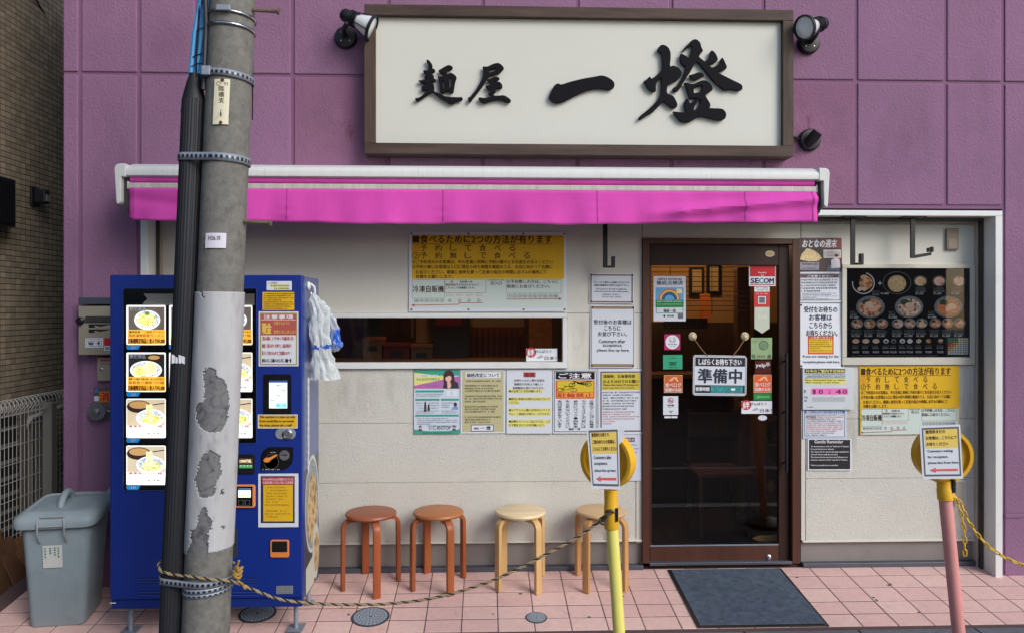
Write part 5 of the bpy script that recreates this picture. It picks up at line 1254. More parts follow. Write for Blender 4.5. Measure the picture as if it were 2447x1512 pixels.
# ------------------------------------------------------------------ barrier posts with round heads
ydk = M('post_head_yellow', srgb(232, 178, 34), .45, var=.08, vs=6)
ypl = M('post_pale_yellow', srgb(244, 228, 120), .5, var=.08, vs=5)
def post(label, top, bot, rtop, mat, col_top, col_bot, disc_c, disc_r, disc_yaw, Yp):
    t = thing('barrier_post', label, 'post', 'round headed queue posts by the kerb')
    a_, b2 = W(*top, Yp), W(*bot, Yp); d = b2 - a_; e = a_ + d*((-.02 - a_.z)/d.z) if b2.z > -.02 else b2
    e = a_ + d*((-.07 - a_.z)/d.z)
    B().tube([e, a_], rtop, 24).build('tube', mat, t, smooth=True)
    bz = e.z - .035
    B().lathe([(.15, 0), (.15, .03), (.06, .07), (.04, .075)], (e.x, e.y, -.101), (0, 0, 1), 24).build('base', black_p, t, smooth=True)
    c0_, c1_ = W(*col_bot, Yp), W(*col_top, Yp)
    B().tube([c0_, c0_ + (c1_ - c0_)*.02, c0_ + (c1_ - c0_)*.55, c0_ + (c1_ - c0_)*.6, c1_], [rtop*1.16, rtop*1.22, rtop*1.22, rtop*1.13, rtop*1.13], 24).build('collar', ydk, t, smooth=True)
    B().box(c0_.x + .012, c0_.x + .024, Yp - rtop*1.3, Yp - rtop*.6, c0_.z + .04, c0_.z + .10).build('rope_slot', black_p, t)
    dc = W(*disc_c, Yp + .02); n_ = Vector((math.sin(disc_yaw), -math.cos(disc_yaw), 0))
    B().lathe([(disc_r*.2, .012), (disc_r*.86, .012), (disc_r*.88, .03), (disc_r, .03), (disc_r, -.03), (disc_r*.88, -.03), (disc_r*.86, -.012), (disc_r*.2, -.012)], dc, n_, 40).build('head', ydk, t, smooth=True)
    return t
YQ = -1.22
post('pale yellow queue post with round yellow head tied to the rope', (1462, 1255), (1479, 1512), .0275, ypl, (1459, 1168), (1461, 1261), (1452, 1098), .128, R_(-36), YQ)
post('pink queue post with round yellow head holding the yellow chain', (2258, 1190), (2290, 1512), .0285, M('post_pink', srgb(224, 152, 146), .5, var=.1, vs=5), (2255, 1146), (2259, 1192), (2250, 1085), .127, R_(-8), YQ)
ych = M('chain_yellow', srgb(216, 176, 44), .45)
chain('yellow_chain', 'yellow plastic chain sagging from the pink queue post', [W(2276, 1178, YQ), W(2298, 1205, YQ - .01), W(2310, 1240, YQ - .01), W(2332, 1272, YQ), W(2362, 1306, YQ), W(2402, 1332, YQ), W(2446, 1350, YQ), W(2500, 1366, YQ), W(2580, 1380, YQ)], .038, .020, .0035, ych)
chain('chain_tail', 'short loose end of yellow chain hanging from the pink queue post', [W(2272, 1176, YQ - .02), W(2288, 1200, YQ - .022), W(2298, 1234, YQ - .02), W(2304, 1270, YQ - .02), W(2305, 1326, YQ - .02)], .038, .020, .0035, ych)
# sheets tied to the post heads (tl tr br bl)
def post_sheet(label, corners, Yp, lines, eng):
    q = quad_plane(corners, Yp); P = [Vector(q(u, v, 0)) for u, v in ((0, 0), (0, 1), (1, 1), (1, 0))]
    o = B().prism([tuple(p_) for p_ in P], (0, .0015, 0)).build('notice_sheet', paper2); tag(o, label, 'notice', 'notices on the queue posts')
    s = Sheet(q); s.frame('dark_border', M('slate_border', srgb(88, 92, 98), .6), .05, .035, .96, .95, .035, 1); s.rect('yellow_panel', M('pale_ochre', srgb(226, 196, 96), .55), .12, .07, .92, .42, 1)
    for k, (tt, x1) in enumerate(lines): s.text(tt, ink_b, .14, .08 + k*.115, x1, .145 + k*.115, .03)
    for k, (tt, x1) in enumerate(eng): s.text(tt, ink, .16, .45 + k*.11, x1, .51 + k*.11, .015)
    s.poly('red_arrow', M('arrow_red', srgb(214, 92, 92), .6), [(.18, .835), (.34, .785), (.34, .815), (.88, .81), (.88, .855), (.34, .855), (.34, .885)], 1.5)
    s.done(o); return o
post_sheet('white queue notice with yellow panel on the pale yellow post', ((1401, 1022), (1478, 1019), (1481, 1168), (1413, 1166)), YQ - .075, (('整理券をお持ちで、', .70), ('ご案内待ちのお客様は、', .88), ('こちらにてお待ちください', .92)), (('Customers after', .74), ('acceptance.', .60), ('please line up here.', .88)))
o = B().prism([W(x_, y_, YQ - .070) for x_, y_ in ((1470, 1021), (1491, 1017), (1490, 1050), (1480, 1060))], (0, .001, 0)).build('sleeve_flap', M('sleeve_clear', srgb(224, 230, 236), .25, alpha=.7)); tag(o, 'clear plastic sleeve flap behind the notice on the pale yellow post', 'sleeve')
post_sheet('white queue notice with yellow panel on the pink post', ((2196, 1017), (2293, 1013), (2300, 1142), (2203, 1143)), YQ - .055, (('整理券まだの', .62), ('お客様は、こちらにて', .90), ('お待ちください', .68)), (('Customers waiting', .78), ('for reception,', .66), ('please line from here.', .92)))

# ------------------------------------------------------------------ stools
def stool(dx, Y, ang, wood, seatw, label):
    t = thing('stool', label, 'stool', 'round wooden stools lined along the cream wall')
    cx_ = WX(dx, Y, 1300); zt2 = .418; R0 = .150
    B().lathe([(R0 - .02, 0), (R0 - .006, .004), (R0, .014), (R0 - .004, .024), (R0 - .012, .028), (.02, .0285)], (cx_, Y, zt2 - .028), (0, 0, 1), 48).build('seat', seatw, t, smooth=True)
    for k in range(4):
        a = R_(ang + 90*k); d = Vector((math.cos(a), math.sin(a), 0)); s_ = Vector((-math.sin(a), math.cos(a), 0)); c = Vector((cx_, Y, 0))
        ro, th_ = .172, .022; zu = zt2 - .0285; cl = []
        cl.append((.07, zu - th_/2)); cl.append((ro - .055, zu - th_/2))
        for j in range(1, 7): an = R_(90 - 15*j); cl.append((ro - .055 - th_*.0 + .045*math.cos(an), zu - th_/2 - .045 + .045*math.sin(an)))
        fx = c + d*(ro - .006); cl.append((ro - .008, gz(fx.y) + .0045))
        b = B(); n = len(cl)
        for i, (r_, z_) in enumerate(cl):
            a0 = cl[max(0, i-1)]; a1 = cl[min(n-1, i+1)]; tx, tz = a1[0] - a0[0], a1[1] - a0[1]; L_ = math.hypot(tx, tz); nx, nz = -tz/L_, tx/L_
            if i == n - 1: nx, nz = 1, 0
            for (o1, o2) in ((th_/2, -.021), (th_/2, .021), (-th_/2, .021), (-th_/2, -.021)):
                p_ = c + d*(r_ + nx*o1) + s_*o2; b.v.append((p_.x, p_.y, z_ + nz*o1))
        for i in range(n - 1):
            for j in range(4): b.f.append([i*4 + j, i*4 + (j+1) % 4, (i+1)*4 + (j+1) % 4, (i+1)*4 + j])
        b.f += [[3, 2, 1, 0], [(n-1)*4 + j for j in range(4)]]; b.mi = [0]*len(b.f)
        b.build('leg', wood, t, smooth=True, bevel=.0025)
def wd(name, c, k=1.1): return M(name, srgb(*c, k), .42, var=.28, vs=7, stretch=(1, 1, .12), spec=.45, dirt=.15, ds=9)
def ws(name, c, k=1.1): return M(name, srgb(*c, k), .4, var=.2, vs=7, stretch=(.2, 1.4, 1), spec=.45, dirt=.2, ds=12)
SY = -.165
stool(886, SY - .01, 20, wd('stool_red', (156, 80, 42)), ws('stool_red_seat', (148, 82, 52)), 'reddish brown stool closest to the vending machine')
stool(1047, SY, 28, wd('stool_orange', (164, 90, 48)), ws('stool_orange_seat', (176, 108, 60)), 'orange brown stool between the reddish stool and pale stool')
stool(1243, SY - .005, 36, wd('stool_pale', (206, 168, 112)), ws('stool_pale_seat', (222, 198, 156)), 'pale blond wooden stool with whitish worn seat')
stool(1436, SY - .01, 50, wd('stool_tan', (196, 146, 92)), ws('stool_tan_seat', (206, 170, 122)), 'tan wooden stool behind the pale yellow post')

# ------------------------------------------------------------------ door mat and drain covers on the sloping paving
def onfloor(X, Y, h): return (X, Y, gz(Y) + h)
t = thing('door_mat', 'blue grey carpet mat with black rubber edge in front of the door', 'mat')
m_x0, m_x1 = WX(1592, -.03, 1358), WX(1868, -.03, 1354); m_x0 = (m_x0 + G(1672, 1508).x)/2; m_x1 = (m_x1 + G(1985, 1504).x)/2
def slab(x0, x1, y0, y1, h0, h1, name, mat, par, bev=0): return B().prism([onfloor(x0, y0, h0), onfloor(x0, y0, h1), onfloor(x0, y1, h1), onfloor(x0, y1, h0)], (x1 - x0, 0, 0)).build(name, mat, par, bevel=bev)
slab(m_x0, m_x1, -.03, -.697, .0055, .010, 'rubber_edge', black_p, t, .002)
slab(m_x0 + .018, m_x1 - .018, -.045, -.68, .0102, .0145, 'carpet', M('mat_carpet', srgb(92, 103, 118), .95, var=.38, vs=26, bump=1.0, bs=420, spec=.1), t, .002)
def cover(dx, dy, r, label, mat):
    g0_ = G(dx, dy); t = thing('drain_cover', label, 'drain cover', 'round drain covers in the paving'); nrm = Vector((0, -SLOPE, 1)).normalized(); c = Vector((g0_.x, g0_.y, gz(g0_.y)))
    B().lathe([(r, .0035), (r, .006), (r*.93, .0062)], c, nrm, 40).build('rim', M('cover_rim', srgb(70, 74, 80), .5, .4), t)
    B().lathe([(r*.92, .0063), (r*.92, .0068), (.002, .0068)], c, nrm, 40).build('disc', mat, t)
    u = Vector((1, 0, 0)); w2 = nrm.cross(u).normalized(); rb = B(); dk = M('cover_groove', srgb(96, 104, 116), .6, .3)
    for i in range(1, 6):
        rr_ = r*(.16*i); nseg = 5 + i*4
        for k in range(nseg):
            a0_, a1_ = 2*math.pi*k/nseg, 2*math.pi*(k + .78)/nseg
            for (ra, rb_) in ((rr_ - r*.06, rr_ + r*.06),):
                P = []
                for q_ in range(4): a = a0_ + (a1_ - a0_)*q_/3; P.append(c + (u*math.cos(a) + w2*math.sin(a))*rb_ + nrm*.0078)
                for q_ in range(3, -1, -1): a = a0_ + (a1_ - a0_)*q_/3; P.append(c + (u*math.cos(a) + w2*math.sin(a))*ra + nrm*.0078)
                rb.prism(P, tuple(nrm*-.0009))
    rb.build('tread_pattern', M('cover_tread', srgb(172, 184, 198), .45, .3, var=.15, vs=40), t)
cvm = M('cover_metal', srgb(104, 112, 124), .5, .3, var=.2, vs=30)
cover(885, 1474, .103, 'larger round grey drain cover in front of the reddish stool', cvm)
cover(1281, 1476, .058, 'small round grey drain cover in front of the pale stool', cvm)
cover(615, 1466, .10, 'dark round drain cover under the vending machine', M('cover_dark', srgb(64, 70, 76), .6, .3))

# ------------------------------------------------------------------ notices on the cream wall
YW = -.0035
def pins(s, x0, y0, x1, y1, mat=None, r=2.2, inset=4):
    for x_ in (x0 + inset, x1 - inset):
        for y_ in (y0 + inset, y1 - inset): s.ell('pin', mat or ink, x_, y_, r, r, 3, 10)
WALLG = 'paper notices on the cream shop front'
# big yellow and white guide
def guide(s, X, Y, full):
    """X, Y: scale the layout of the large guide onto either copy"""
    T = lambda t_, m_, a, b, c, d, bo=.0: s.text(t_, m_, X(a), Y(b), X(c), Y(d), bo, 2)
    s.rect('yellow_panel', yellow, X(984), Y(562), X(1347), Y(667), 1)
    T('■食べるために2つの方法が有ります', ink_b, 986, 562, 1318, 582, .025); s.rect('underline', ink_b, X(986), Y(583), X(1320), Y(584), 2)
    for yy, tt, xe in ((584.5, '予約して食べる', 1232), (602.5, '予約無しで食べる', 1267)):
        n = len(tt)
        for k, ch in enumerate(tt):
            xx = 1004 + (xe - 17 - 1004)*k/(n - 1); T(ch, ink_b, xx, yy + 1, xx + 16, yy + 16, .01)
    T('①', orange, 985, 585, 1002, 602, .01); T('②', ink_b, 985, 603, 1002, 620, .01)
    T('①ご予約済みのお客様は、中の定員に何時に予約の誰々とお名前をお伝えください', ink_b, 985, 621.5, 1320, 630.5, .02)
    T('②予約の無いお客様は入口に現在の待ち時間を確認のうえ、お店に向かって右側に', ink_b, 985, 633.5, 1319, 642.5, .02)
    T('お並びください。順番に食券を買って定員の指示の時間に必ずAの場所にて', ink_b, 993, 646, 1305, 655, .02)
    T('待機をお願いします。', ink_b, 993, 657, 1082, 665.5, .02)
    s.rect('plan_area', palegrn, X(984), Y(668), X(1347), Y(full), .6)
    for r in ((984, 668, 1062, 713), (1062, 668, 1160, 700), (1208, 668, 1340, 701)): s.frame('plan_line', ink_g, X(r[0]), Y(r[1]), X(r[2]), Y(r[3]), .7, 1.2)
    T('冷凍自販機', ink_b, 986, 683, 1060, 699, .015); T('A', redd, 1075, 669.5, 1083, 677); T('食券購入後', ink_b, 1097, 671, 1128, 676, .01)
    T('整理券番号を呼ばれますので', ink_b, 1064, 678, 1143, 683.5, .01); T('こちらにて待機願います。', ink_b, 1064, 685, 1134, 690.5, .01); T('店入口', ink_b, 1171, 672, 1198, 681, .01)
    s.line('arrow', ink_g, X(1163), Y(669.5), X(1204), Y(669.5), 1.8, 2); T('②予約無しの方は、こちらに', ink_b, 1210, 669, 1334, 677.5, .01); T('順番にお並びください。', ink_b, 1210, 680, 1313, 688.5, .01)
    T('⑩⑨⑧⑦⑥⑤', ink_g, 990, 714.5, 1060, 722); 
    for k, ch in enumerate('④③②①'): T(ch, ink_g, 1070 + k*23, 714, 1078 + k*23, 722); s.ring('seat_mark', orange, X(1074 + k*23), Y(705), 8, 2.6, .6, 1.5, 14)
    T('①②③④⑤⑥⑦⑧⑨⑩', ink_g, 1211, 703, 1332, 712); 
    for ln in ((985, 729, 1096, 727), (1096, 727, 1096, 723.5), (1096, 723.5, 1153, 723)): s.line('red_route', redd, X(ln[0]), Y(ln[1]), X(ln[2]), Y(ln[3]), 1.6, 2)
    s.poly('red_route', redd, [(X(982), Y(729)), (X(990), Y(725.5)), (X(990), Y(732.5))], 2)
    s.line('red_route', redd, X(1208), Y(715), X(1336), Y(714), 1.6, 2); s.poly('red_route', redd, [(X(1342), Y(714)), (X(1334), Y(710.5)), (X(1334), Y(717.5))], 2)
o, s = sheet('guide_notice', 'large yellow and white queueing guide above the slot window', 'notice', 977, 555, 1353, 744, YW, paper2, WALLG)
guide(s, lambda v: v, lambda v: v, 735)
for x_ in (983, 1118, 1250, 1348):
    for y_ in (559, 739): s.ell('pin', ink, x_, y_, 2.2, 2.2, 3, 10)
s.done(o)
o, s = sheet('guide_notice', 'yellow queueing guide with pale lower half below the menu board', 'notice', 2053, 873, 2290, 1036, YW, yellow, WALLG)
sx = lambda v: 2053 + (v - 980)*(2290 - 2053)/(1350 - 980); sy = lambda v: 873 + (v - 558)*(1036 - 873)/(735 - 558)
guide(s, sx, sy, 734.5)
for x_ in (2112, 2172, 2230): s.line('fold_line', M('fold_shadow', srgb(196, 160, 60), .6), x_, 874, x_ + 1, 981, .7, 1.3)
s.done(o)
# framed notices left of the door
o, s = sheet('framed_notice', 'white staff guidance notice with brown edge above the larger framed notice', 'notice', 1408, 653, 1514, 725, YW, paper2, WALLG)
s.frame('border', brownb, 1410, 656, 1511, 723, 3.2, 1); pins(s, 1408, 653, 1514, 725)
for k, (tt, a, c_) in enumerate((('スタッフのご案内した時間になりましたら', 1417, 1503), ('店頭の順番待ちの列にお並び下さい。', 1419, 1501))): s.text(tt, ink, a, 672.5 + k*7, c_, 677.5 + k*7, .01)
for k, (tt, a, c_) in enumerate((('If it is time for the staff to guide you,', 1424, 1497), ('please line up at the store waiting queue', 1420, 1500))): s.text(tt, ink, a, 689 + k*5.5, c_, 693.5 + k*5.5, .01)
for k in range(2): s.marks(ink_g, 1438, 702 + k*5.5, 1482, 3.6)
s.done(o)
o, s = sheet('framed_notice', 'white line up here notice with brown strips beside the door', 'notice', 1410, 730, 1516, 877, YW, paper2, WALLG, tilt=R_(-.5))
for r in ((1413, 733, 1513, 738), (1413, 868, 1513, 873.5)): s.rect('strip', M('brown_strip', srgb(150, 126, 98), .6), *r)
s.frame('border', brownb, 1412, 732, 1514, 875, 1.4, 1.3); pins(s, 1410, 730, 1516, 877)
for k, (tt, a, c_) in enumerate((('受付後のお客様は', 1418, 1508), ('こちらに', 1443, 1482), ('お並び下さい。', 1428, 1497))): s.text(tt, ink, a, 763.5 + k*14, c_, 774.5 + k*14, .015)
for k, (tt, a, c_) in enumerate((('Customers after', 1430, 1493), ('acceptance,', 1440, 1486), ('please line up here.', 1426, 1503))): s.text(tt, ink, a, 810 + k*11, c_, 818.5 + k*11, .015)
s.done(o)
# row of five notices under the slot window
o, s = sheet('campaign_poster', 'teal and pink school campaign poster with portrait under the window', 'poster', 989, 882, 1098, 1035, YW, M('poster_ice', srgb(206, 216, 228), .4), WALLG)
s.rect('teal_head', teal, 989, 882, 1098, 896, .6); s.poly('yellow_wedge', yellow2, [(989, 889), (1098, 902), (1098, 910), (989, 922)], 1); s.poly('violet_wedge', violet, [(989, 920), (1098, 897), (1098, 927), (989, 927)], 1.4)
skin = M('print_skin', srgb(226, 186, 170), .6); hair = M('print_hair', srgb(74, 34, 44), .6); coat_ = M('print_coat', srgb(60, 52, 58), .6)
s.poly('portrait_coat', coat_, [(1058, 927), (1060, 914), (1068, 907), (1084, 907), (1094, 914), (1096, 927)], 2)
s.ell('portrait_hair', hair, 1072, 898, 13, 15, 2.4, 24); s.poly('portrait_hair', hair, [(1059, 896), (1085, 896), (1086, 913), (1078, 912), (1060, 914)], 2.5)
s.ell('portrait_face', skin, 1071, 902, 7.5, 9, 2.9, 20); s.poly('portrait_fringe', hair, [(1062, 892), (1081, 890), (1080, 899), (1072, 896), (1064, 901)], 3.2); s.poly('portrait_hand', skin, [(1068, 912), (1075, 909), (1078, 920), (1074, 927), (1069, 925)], 3.2)
s.rect('title_band', paper, 994, 894, 1046, 899, 1.6); s.marks(teal, 995, 895, 1045, 3, 1, 2.4); s.text('みんなの力で守ろう', teal, 995, 901, 1050, 908, .03, 2.4); s.marks(ink_g, 1018, 919, 1050, 3, 1, 2.4)
for r in ((992, 931, 1060, 936), (992, 951, 1050, 956), (1053, 951, 1096, 956), (992, 989, 1096, 994)): s.rect('teal_bar', teal, *r)
for r in ((1067, 931, 1076, 945), (1081, 931, 1092, 945)): s.rect('white_card', paper, *r)
for (a, y_, c_, f) in ((994, 939, 1058, 1), (994, 943.5, 1058, .9), (994, 960, 1012, 1), (994, 966, 1012, .8), (994, 972, 1012, 1), (1022, 960, 1049, 1), (1022, 966, 1049, 1), (1022, 972, 1049, .9), (994, 979, 1049, 1), (994, 983.5, 1049, .8), (1055, 960, 1085, 1), (1055, 965, 1075, 1), (1055, 970, 1074, 1), (1055, 979, 1094, 1), (1055, 983.5, 1094, 1), (996, 997, 1070, 1), (996, 1001.5, 1094, 1), (996, 1006, 1094, 1), (996, 1010.5, 1030, 1), (1022, 1014.5, 1094, 1)): s.marks(ink_g, a, y_, c_, 2.6, f)
for (x_, y0, h_) in ((1016, 958, 24), (1024, 964, 16)): s.ell('figure', hair, x_, y0 + 3, 2.4, 3, 2.6, 12); s.poly('figure', coat_, [(x_ - 2.5, y0 + 6), (x_ + 2.5, y0 + 6), (x_ + 3, y0 + h_), (x_ - 3, y0 + h_)], 2.4)
s.ell('figure', hair, 1088, 965, 4, 5, 2.6, 12); s.poly('figure', M('print_blue', srgb(120, 160, 210), .6), [(1082, 971), (1094, 969), (1095, 977), (1078, 977)], 2.4)
s.text('いじめSTOP', M('deep_teal', srgb(36, 74, 84), .6), 1025, 1015.5, 1077, 1025.5, .01)
for x_ in (1004, 1085): s.ell('figure', hair, x_, 1019, 3.6, 4.5, 2.4, 14); s.ell('figure_face', skin, x_, 1020.5, 2.2, 2.8, 2.9, 12); s.poly('figure', coat_, [(x_ - 5, 1027), (x_ - 3, 1023.5), (x_ + 3, 1023.5), (x_ + 5, 1027)], 2.4)
s.poly('teal_foot', teal, [(989, 1024), (1020, 1028), (1070, 1028), (1098, 1024), (1098, 1035), (989, 1035)], 1); s.marks(ink, 1010, 1031.5, 1080, 2.4)
s.done(o)
o, s = sheet('price_notice', 'beige price revision notice with boxed shop name under the window', 'notice', 1100, 882, 1207, 1034, YW, paper2, WALLG)
s.rect('beige_area', beige, 1104, 886, 1203, 1030, .6); s.rect('title_band', paper, 1112, 888, 1196, 902, 1.2); s.text('価格改定について', navy, 1115, 890, 1193, 900, .025)
for y_, f in ((907, .98), (918, .92), (924.5, .80), (930.5, .94), (943, 1), (949, .99), (955.5, .56), (968, .92), (974, .86), (980, .82), (993, 1), (999, .72), (1005, .68)): s.marks(ink_b, 1110, y_, 1198, 4.2, f)
s.rect('name_plate', paper, 1125, 1013, 1179, 1029, 1.2); s.frame('name_plate_border', navy, 1125, 1013, 1179, 1029, 1.4, 1.8); s.text('麺屋', ink, 1132, 1019, 1144, 1024.5, .01, 2.4); s.text('一 燈', ink, 1148, 1016.5, 1172, 1025.5, .03, 2.4)
s.done(o)
o, s = sheet('queue_rules_notice', 'white notice with yellow highlighted lines and red tab under the window', 'notice', 1210, 882, 1319, 1034, YW, paper2, WALLG)
s.rect('red_tab', redd, 1250, 888, 1279, 900); s.text('重要', M('dark_red_ink', srgb(120, 26, 30), .6), 1253, 889.5, 1276, 898.5, .02)
for k, tt in enumerate(('お待ちいただく際の注意点', '葛飾区の行政より厳しい', '指導勧告も受けております。')): s.text(tt, ink, 1228 - (k == 2)*3, 904.5 + k*9, 1300 - (k == 1)*4 , 910.5 + k*9, .0)
for k, (y_, tt, f) in enumerate(((930, '■お店寄りにお列び願います。', .8), (948.5, '■絶対に車道のお横をはみ出さないで', 1), (957, 'ください。', .26), (975, '■カクヤスさん側には列ばないでくだ', 1), (984, 'さい。ご迷惑をお掛けしております。', 1), (1002, '■近隣のマンション出入り口は、ふさ', 1), (1011, 'がず間を空けてお列び願います。', .87))):
    s.rect('highlight', yellow2, 1215, y_ - 1.5, 1215 + 100*f, y_ + 7.5); s.text(tt, ink, 1216, y_, 1214 + 100*f, y_ + 6, .0)
s.done(o)
o, s = sheet('no_parking_notice', 'white no bicycle parking notice with black header and orange panel', 'notice', 1321, 882, 1427, 1034, YW, paper2, WALLG)
s.frame('border', navy, 1323.5, 884.5, 1424.5, 1030, 1.3, 1); s.rect('black_header', ink, 1327, 887, 1420, 905); s.text('ご注意', white_i, 1334, 890, 1412, 902.5, .03, 2)
s.rrect('orange_panel', M('deep_orange', srgb(208, 92, 40), .55), 1327, 907, 1420, 951, 3); s.rect('yellow_field', M('ochre_field', srgb(214, 186, 44), .55), 1331, 909, 1417, 935, 1.6); s.rect('orange_field', M('light_orange', srgb(236, 160, 70), .55), 1331, 936.5, 1417, 949, 1.6)
for (cx_, cy_, rx) in ((1339, 930, 8.5), (1370, 930, 8.5)): s.ring('bicycle', ink, cx_, cy_, rx, 4.6, 1.1, 2.2, 20)
for ln in ((1339, 930, 1352, 922), (1352, 922, 1366, 922), (1339, 930, 1356, 930), (1356, 930, 1366, 921), (1366, 921, 1370, 930), (1346, 920, 1352, 921)): s.line('bicycle', ink_b, *ln, 1.3, 2.4)
for (cx_, cy_, rx) in ((1366, 918, 8), (1405, 917, 8)): s.ring('motorcycle', ink, cx_, cy_, rx, 4.6, 1.6, 2.2, 20)
for ln in ((1366, 918, 1374, 911), (1374, 911, 1405, 917), (1378, 914, 1396, 918), (1368, 909, 1380, 912), (1388, 912, 1414, 909)): s.line('motorcycle', ink, *ln, 2.2, 2.4)
s.text('駐輪禁止', red, 1332, 937.5, 1416, 948, .02, 2.6)
for k, tt in enumerate(('近隣のマンション駐輪場', 'カクヤスさんの前には', '絶対にバイク・自転車', 'を止めないでください', '毎日苦情が来ています')): s.vtext(tt, ink, 1413 - k*19, 9.5, 954, 1021, .01)
s.text('麺屋 一燈', ink, 1358, 1020.5, 1386, 1026, .01); s.done(o)
o, s = sheet('meal_time_notice', 'white meal time notice with yellow heading and dark border beside the door', 'notice', 1429, 880, 1539, 1036, YW, paper2, WALLG)
s.frame('border', M('slate_brown', srgb(84, 74, 80), .6), 1434, 886, 1533, 1030, 3, 1); s.rect('yellow_heading', M('mustard', srgb(206, 186, 62), .6), 1438, 890, 1529, 930, 1.2)
s.text('混雑時、お食事時間', ink, 1441, 894, 1516, 901.5, .02, 2.2); s.text('およそ20分でのお願い', ink, 1441, 906, 1526, 914, .02, 2.2); s.text('Please often about 20 minutes for', ink_b, 1441, 915.5, 1525, 920.5, .01, 2.2); s.text('your meal when it is crowded.', ink_b, 1441, 923, 1515, 928, .01, 2.2)
for k in range(7): s.marks(ink, 1439, 934 + k*6.6, 1528, 3.8, (1, .8, .97, .92, .84, .83, .66)[k])
for k in range(6): s.marks(redd, 1439, 981 + k*5.6, 1528, 3, (.86, .74, 1, .86, .35, .25)[k])
s.done(o)
o, s = sheet('small_notice', 'plain white information sheet partly behind the pale yellow post head', 'notice', 1484, 1037, 1531, 1147, YW, M('cool_paper', srgb(206, 210, 226), .5), WALLG)
s.rect('dark_header', M('dark_header', srgb(86, 62, 66), .6), 1488, 1044, 1516, 1054); s.text('お知らせ', white_i, 1490, 1045.5, 1514, 1052.5, .02, 2)
for y_, f in ((1060, .9), (1069, 1), (1078, .9), (1100, .8)): s.marks(ink_g, 1492, y_, 1526, 3, f)
s.done(o)
# column of notices right of the door
o, s = sheet('magazine_page', 'dark magazine poster with noodles above the notices beside the door', 'poster', 1908, 569, 2010, 648, YW, M('mag_dark', srgb(74, 52, 52), .4, var=.3, vs=18), WALLG)
s.rect('red_corner', M('mag_red', srgb(128, 56, 50), .5), 1962, 570, 2009, 594, .6); s.ell('plate', M('mag_plate', srgb(40, 34, 36), .4), 1936, 606, 30, 20, .9)
noo = ramp_mat('print_noodles', [(.3, srgb(140, 104, 64)), (.5, srgb(222, 196, 140)), (.7, srgb(238, 222, 178))], 150, stretch=(1, 1, .3), distortion=2)
s.poly('noodle_print', noo, [(1910, 620), (1914, 607), (1921, 600), (1926, 594), (1934, 595), (1946, 600), (1956, 608), (1962, 617), (1952, 624), (1930, 625)], 1.5)
s.text('おとなの週末', white_i, 1917, 573, 1998, 592, .03, 2, 3); s.rrect('text_card', M('mag_card', srgb(206, 198, 196), .5), 1966, 597, 2008, 617, 2, 1.5)
for k in range(3): s.marks(ink_b, 1968, 602 + k*4.4, 2006, 2.6, 1, 2)
s.rect('caption', M('mag_cap', srgb(150, 146, 158), .5), 1909, 627, 1955, 645, 1); s.marks(ink, 1914, 629, 1952, 5); s.marks(ink, 1914, 640, 1948, 3)
s.poly('cook_jeans', M('mag_jeans', srgb(86, 96, 120), .6), [(1974, 648), (1976, 634), (2002, 634), (2006, 648)], 1.5); s.poly('cook_shirt', M('mag_shirt', srgb(206, 200, 206), .6), [(1984, 642), (1984, 622), (1994, 616), (2004, 620), (2006, 640)], 2); s.ell('cook_head', skin, 1997, 614, 4, 5, 2.4, 14); s.ell('cook_hair', hair, 1997, 611, 4.4, 3.6, 2.8, 14)
s.done(o)
o, s = sheet('caution_notice', 'white caution notice with grey border and dark header beside the door', 'notice', 1906, 650, 2010, 723, YW, paper2, WALLG)
s.frame('border', M('grey_violet', srgb(126, 118, 128), .6), 1910, 654, 2006, 718, 1.8, 1); s.rect('dark_header', M('plum_header', srgb(92, 70, 78), .6), 1912, 656, 2003, 664); s.text('ご注意ください', white_i, 1928, 657.5, 1988, 662.8, .02, 2)
for k in range(5): s.marks(ink, 1913, 667 + k*6.6, 2002, 4.2, (1, .95, .92, .97, .5)[k])
for k in range(5): s.marks(ink_g, 1915, 700 + k*3.4, 1999, 2, (.97, .85, 1, .4, .8)[k])
s.done(o)
o, s = sheet('waiting_notice', 'white waiting place notice with big blue black letters and yellow insert', 'notice', 1909, 725, 2014, 877, YW, paper, WALLG)
pins(s, 1909, 725, 2014, 877)
for k, (tt, a, c_) in enumerate((('受付をお待ちの', 1920, 1999), ('お客様は', 1932, 1986), ('こちらから', 1933, 1986), ('お待ちください。', 1925, 1999))): s.text(tt, navy, a, 732 + k*18.6, c_, 746.5 + k*18.6, .02)
s.rect('red_insert', M('insert_red', srgb(204, 70, 40), .5), 1929, 801, 1990, 845, 1); s.rect('yellow_insert', M('insert_yellow', srgb(228, 188, 40), .5), 1932, 809, 1987, 842, 1.5); s.text('ご注意ください', white_i, 1935, 802.5, 1985, 807.5, .02, 2)
for k in range(5): s.marks(ink_b, 1934, 811 + k*4.6, 1985, 2.8, (1, .9, .9, 1, .45)[k], 2.2)
for k in range(2): s.marks(M('ochre_ink', None), 1934, 834.5 + k*3.4, 1985, 2, 1, 2.2)
s.text('If you are waiting for the', navy, 1917, 847, 2002, 855, .01); s.text('reception,please wait here.', navy, 1917, 860, 2005, 868, .01); s.done(o)
o, s = sheet('time_board', 'whiteboard with pink 10:40 strip beside the door', 'notice board', 1916, 877, 2037, 977, YW - .004, M('whiteboard', srgb(206, 212, 216), .35, var=.05, dirt=.15, ds=14), WALLG, tilt=R_(-.4), thick=.006, bevel=.0015)
s.rect('black_header', ink, 1921, 880, 2017, 890); s.text('只今のご案内予定時刻', yellow2, 1923, 881.5, 2015, 889, .03, 2)
for k in range(3): s.marks(ink, 1922, 892 + k*3.8, 2017, 2.6)
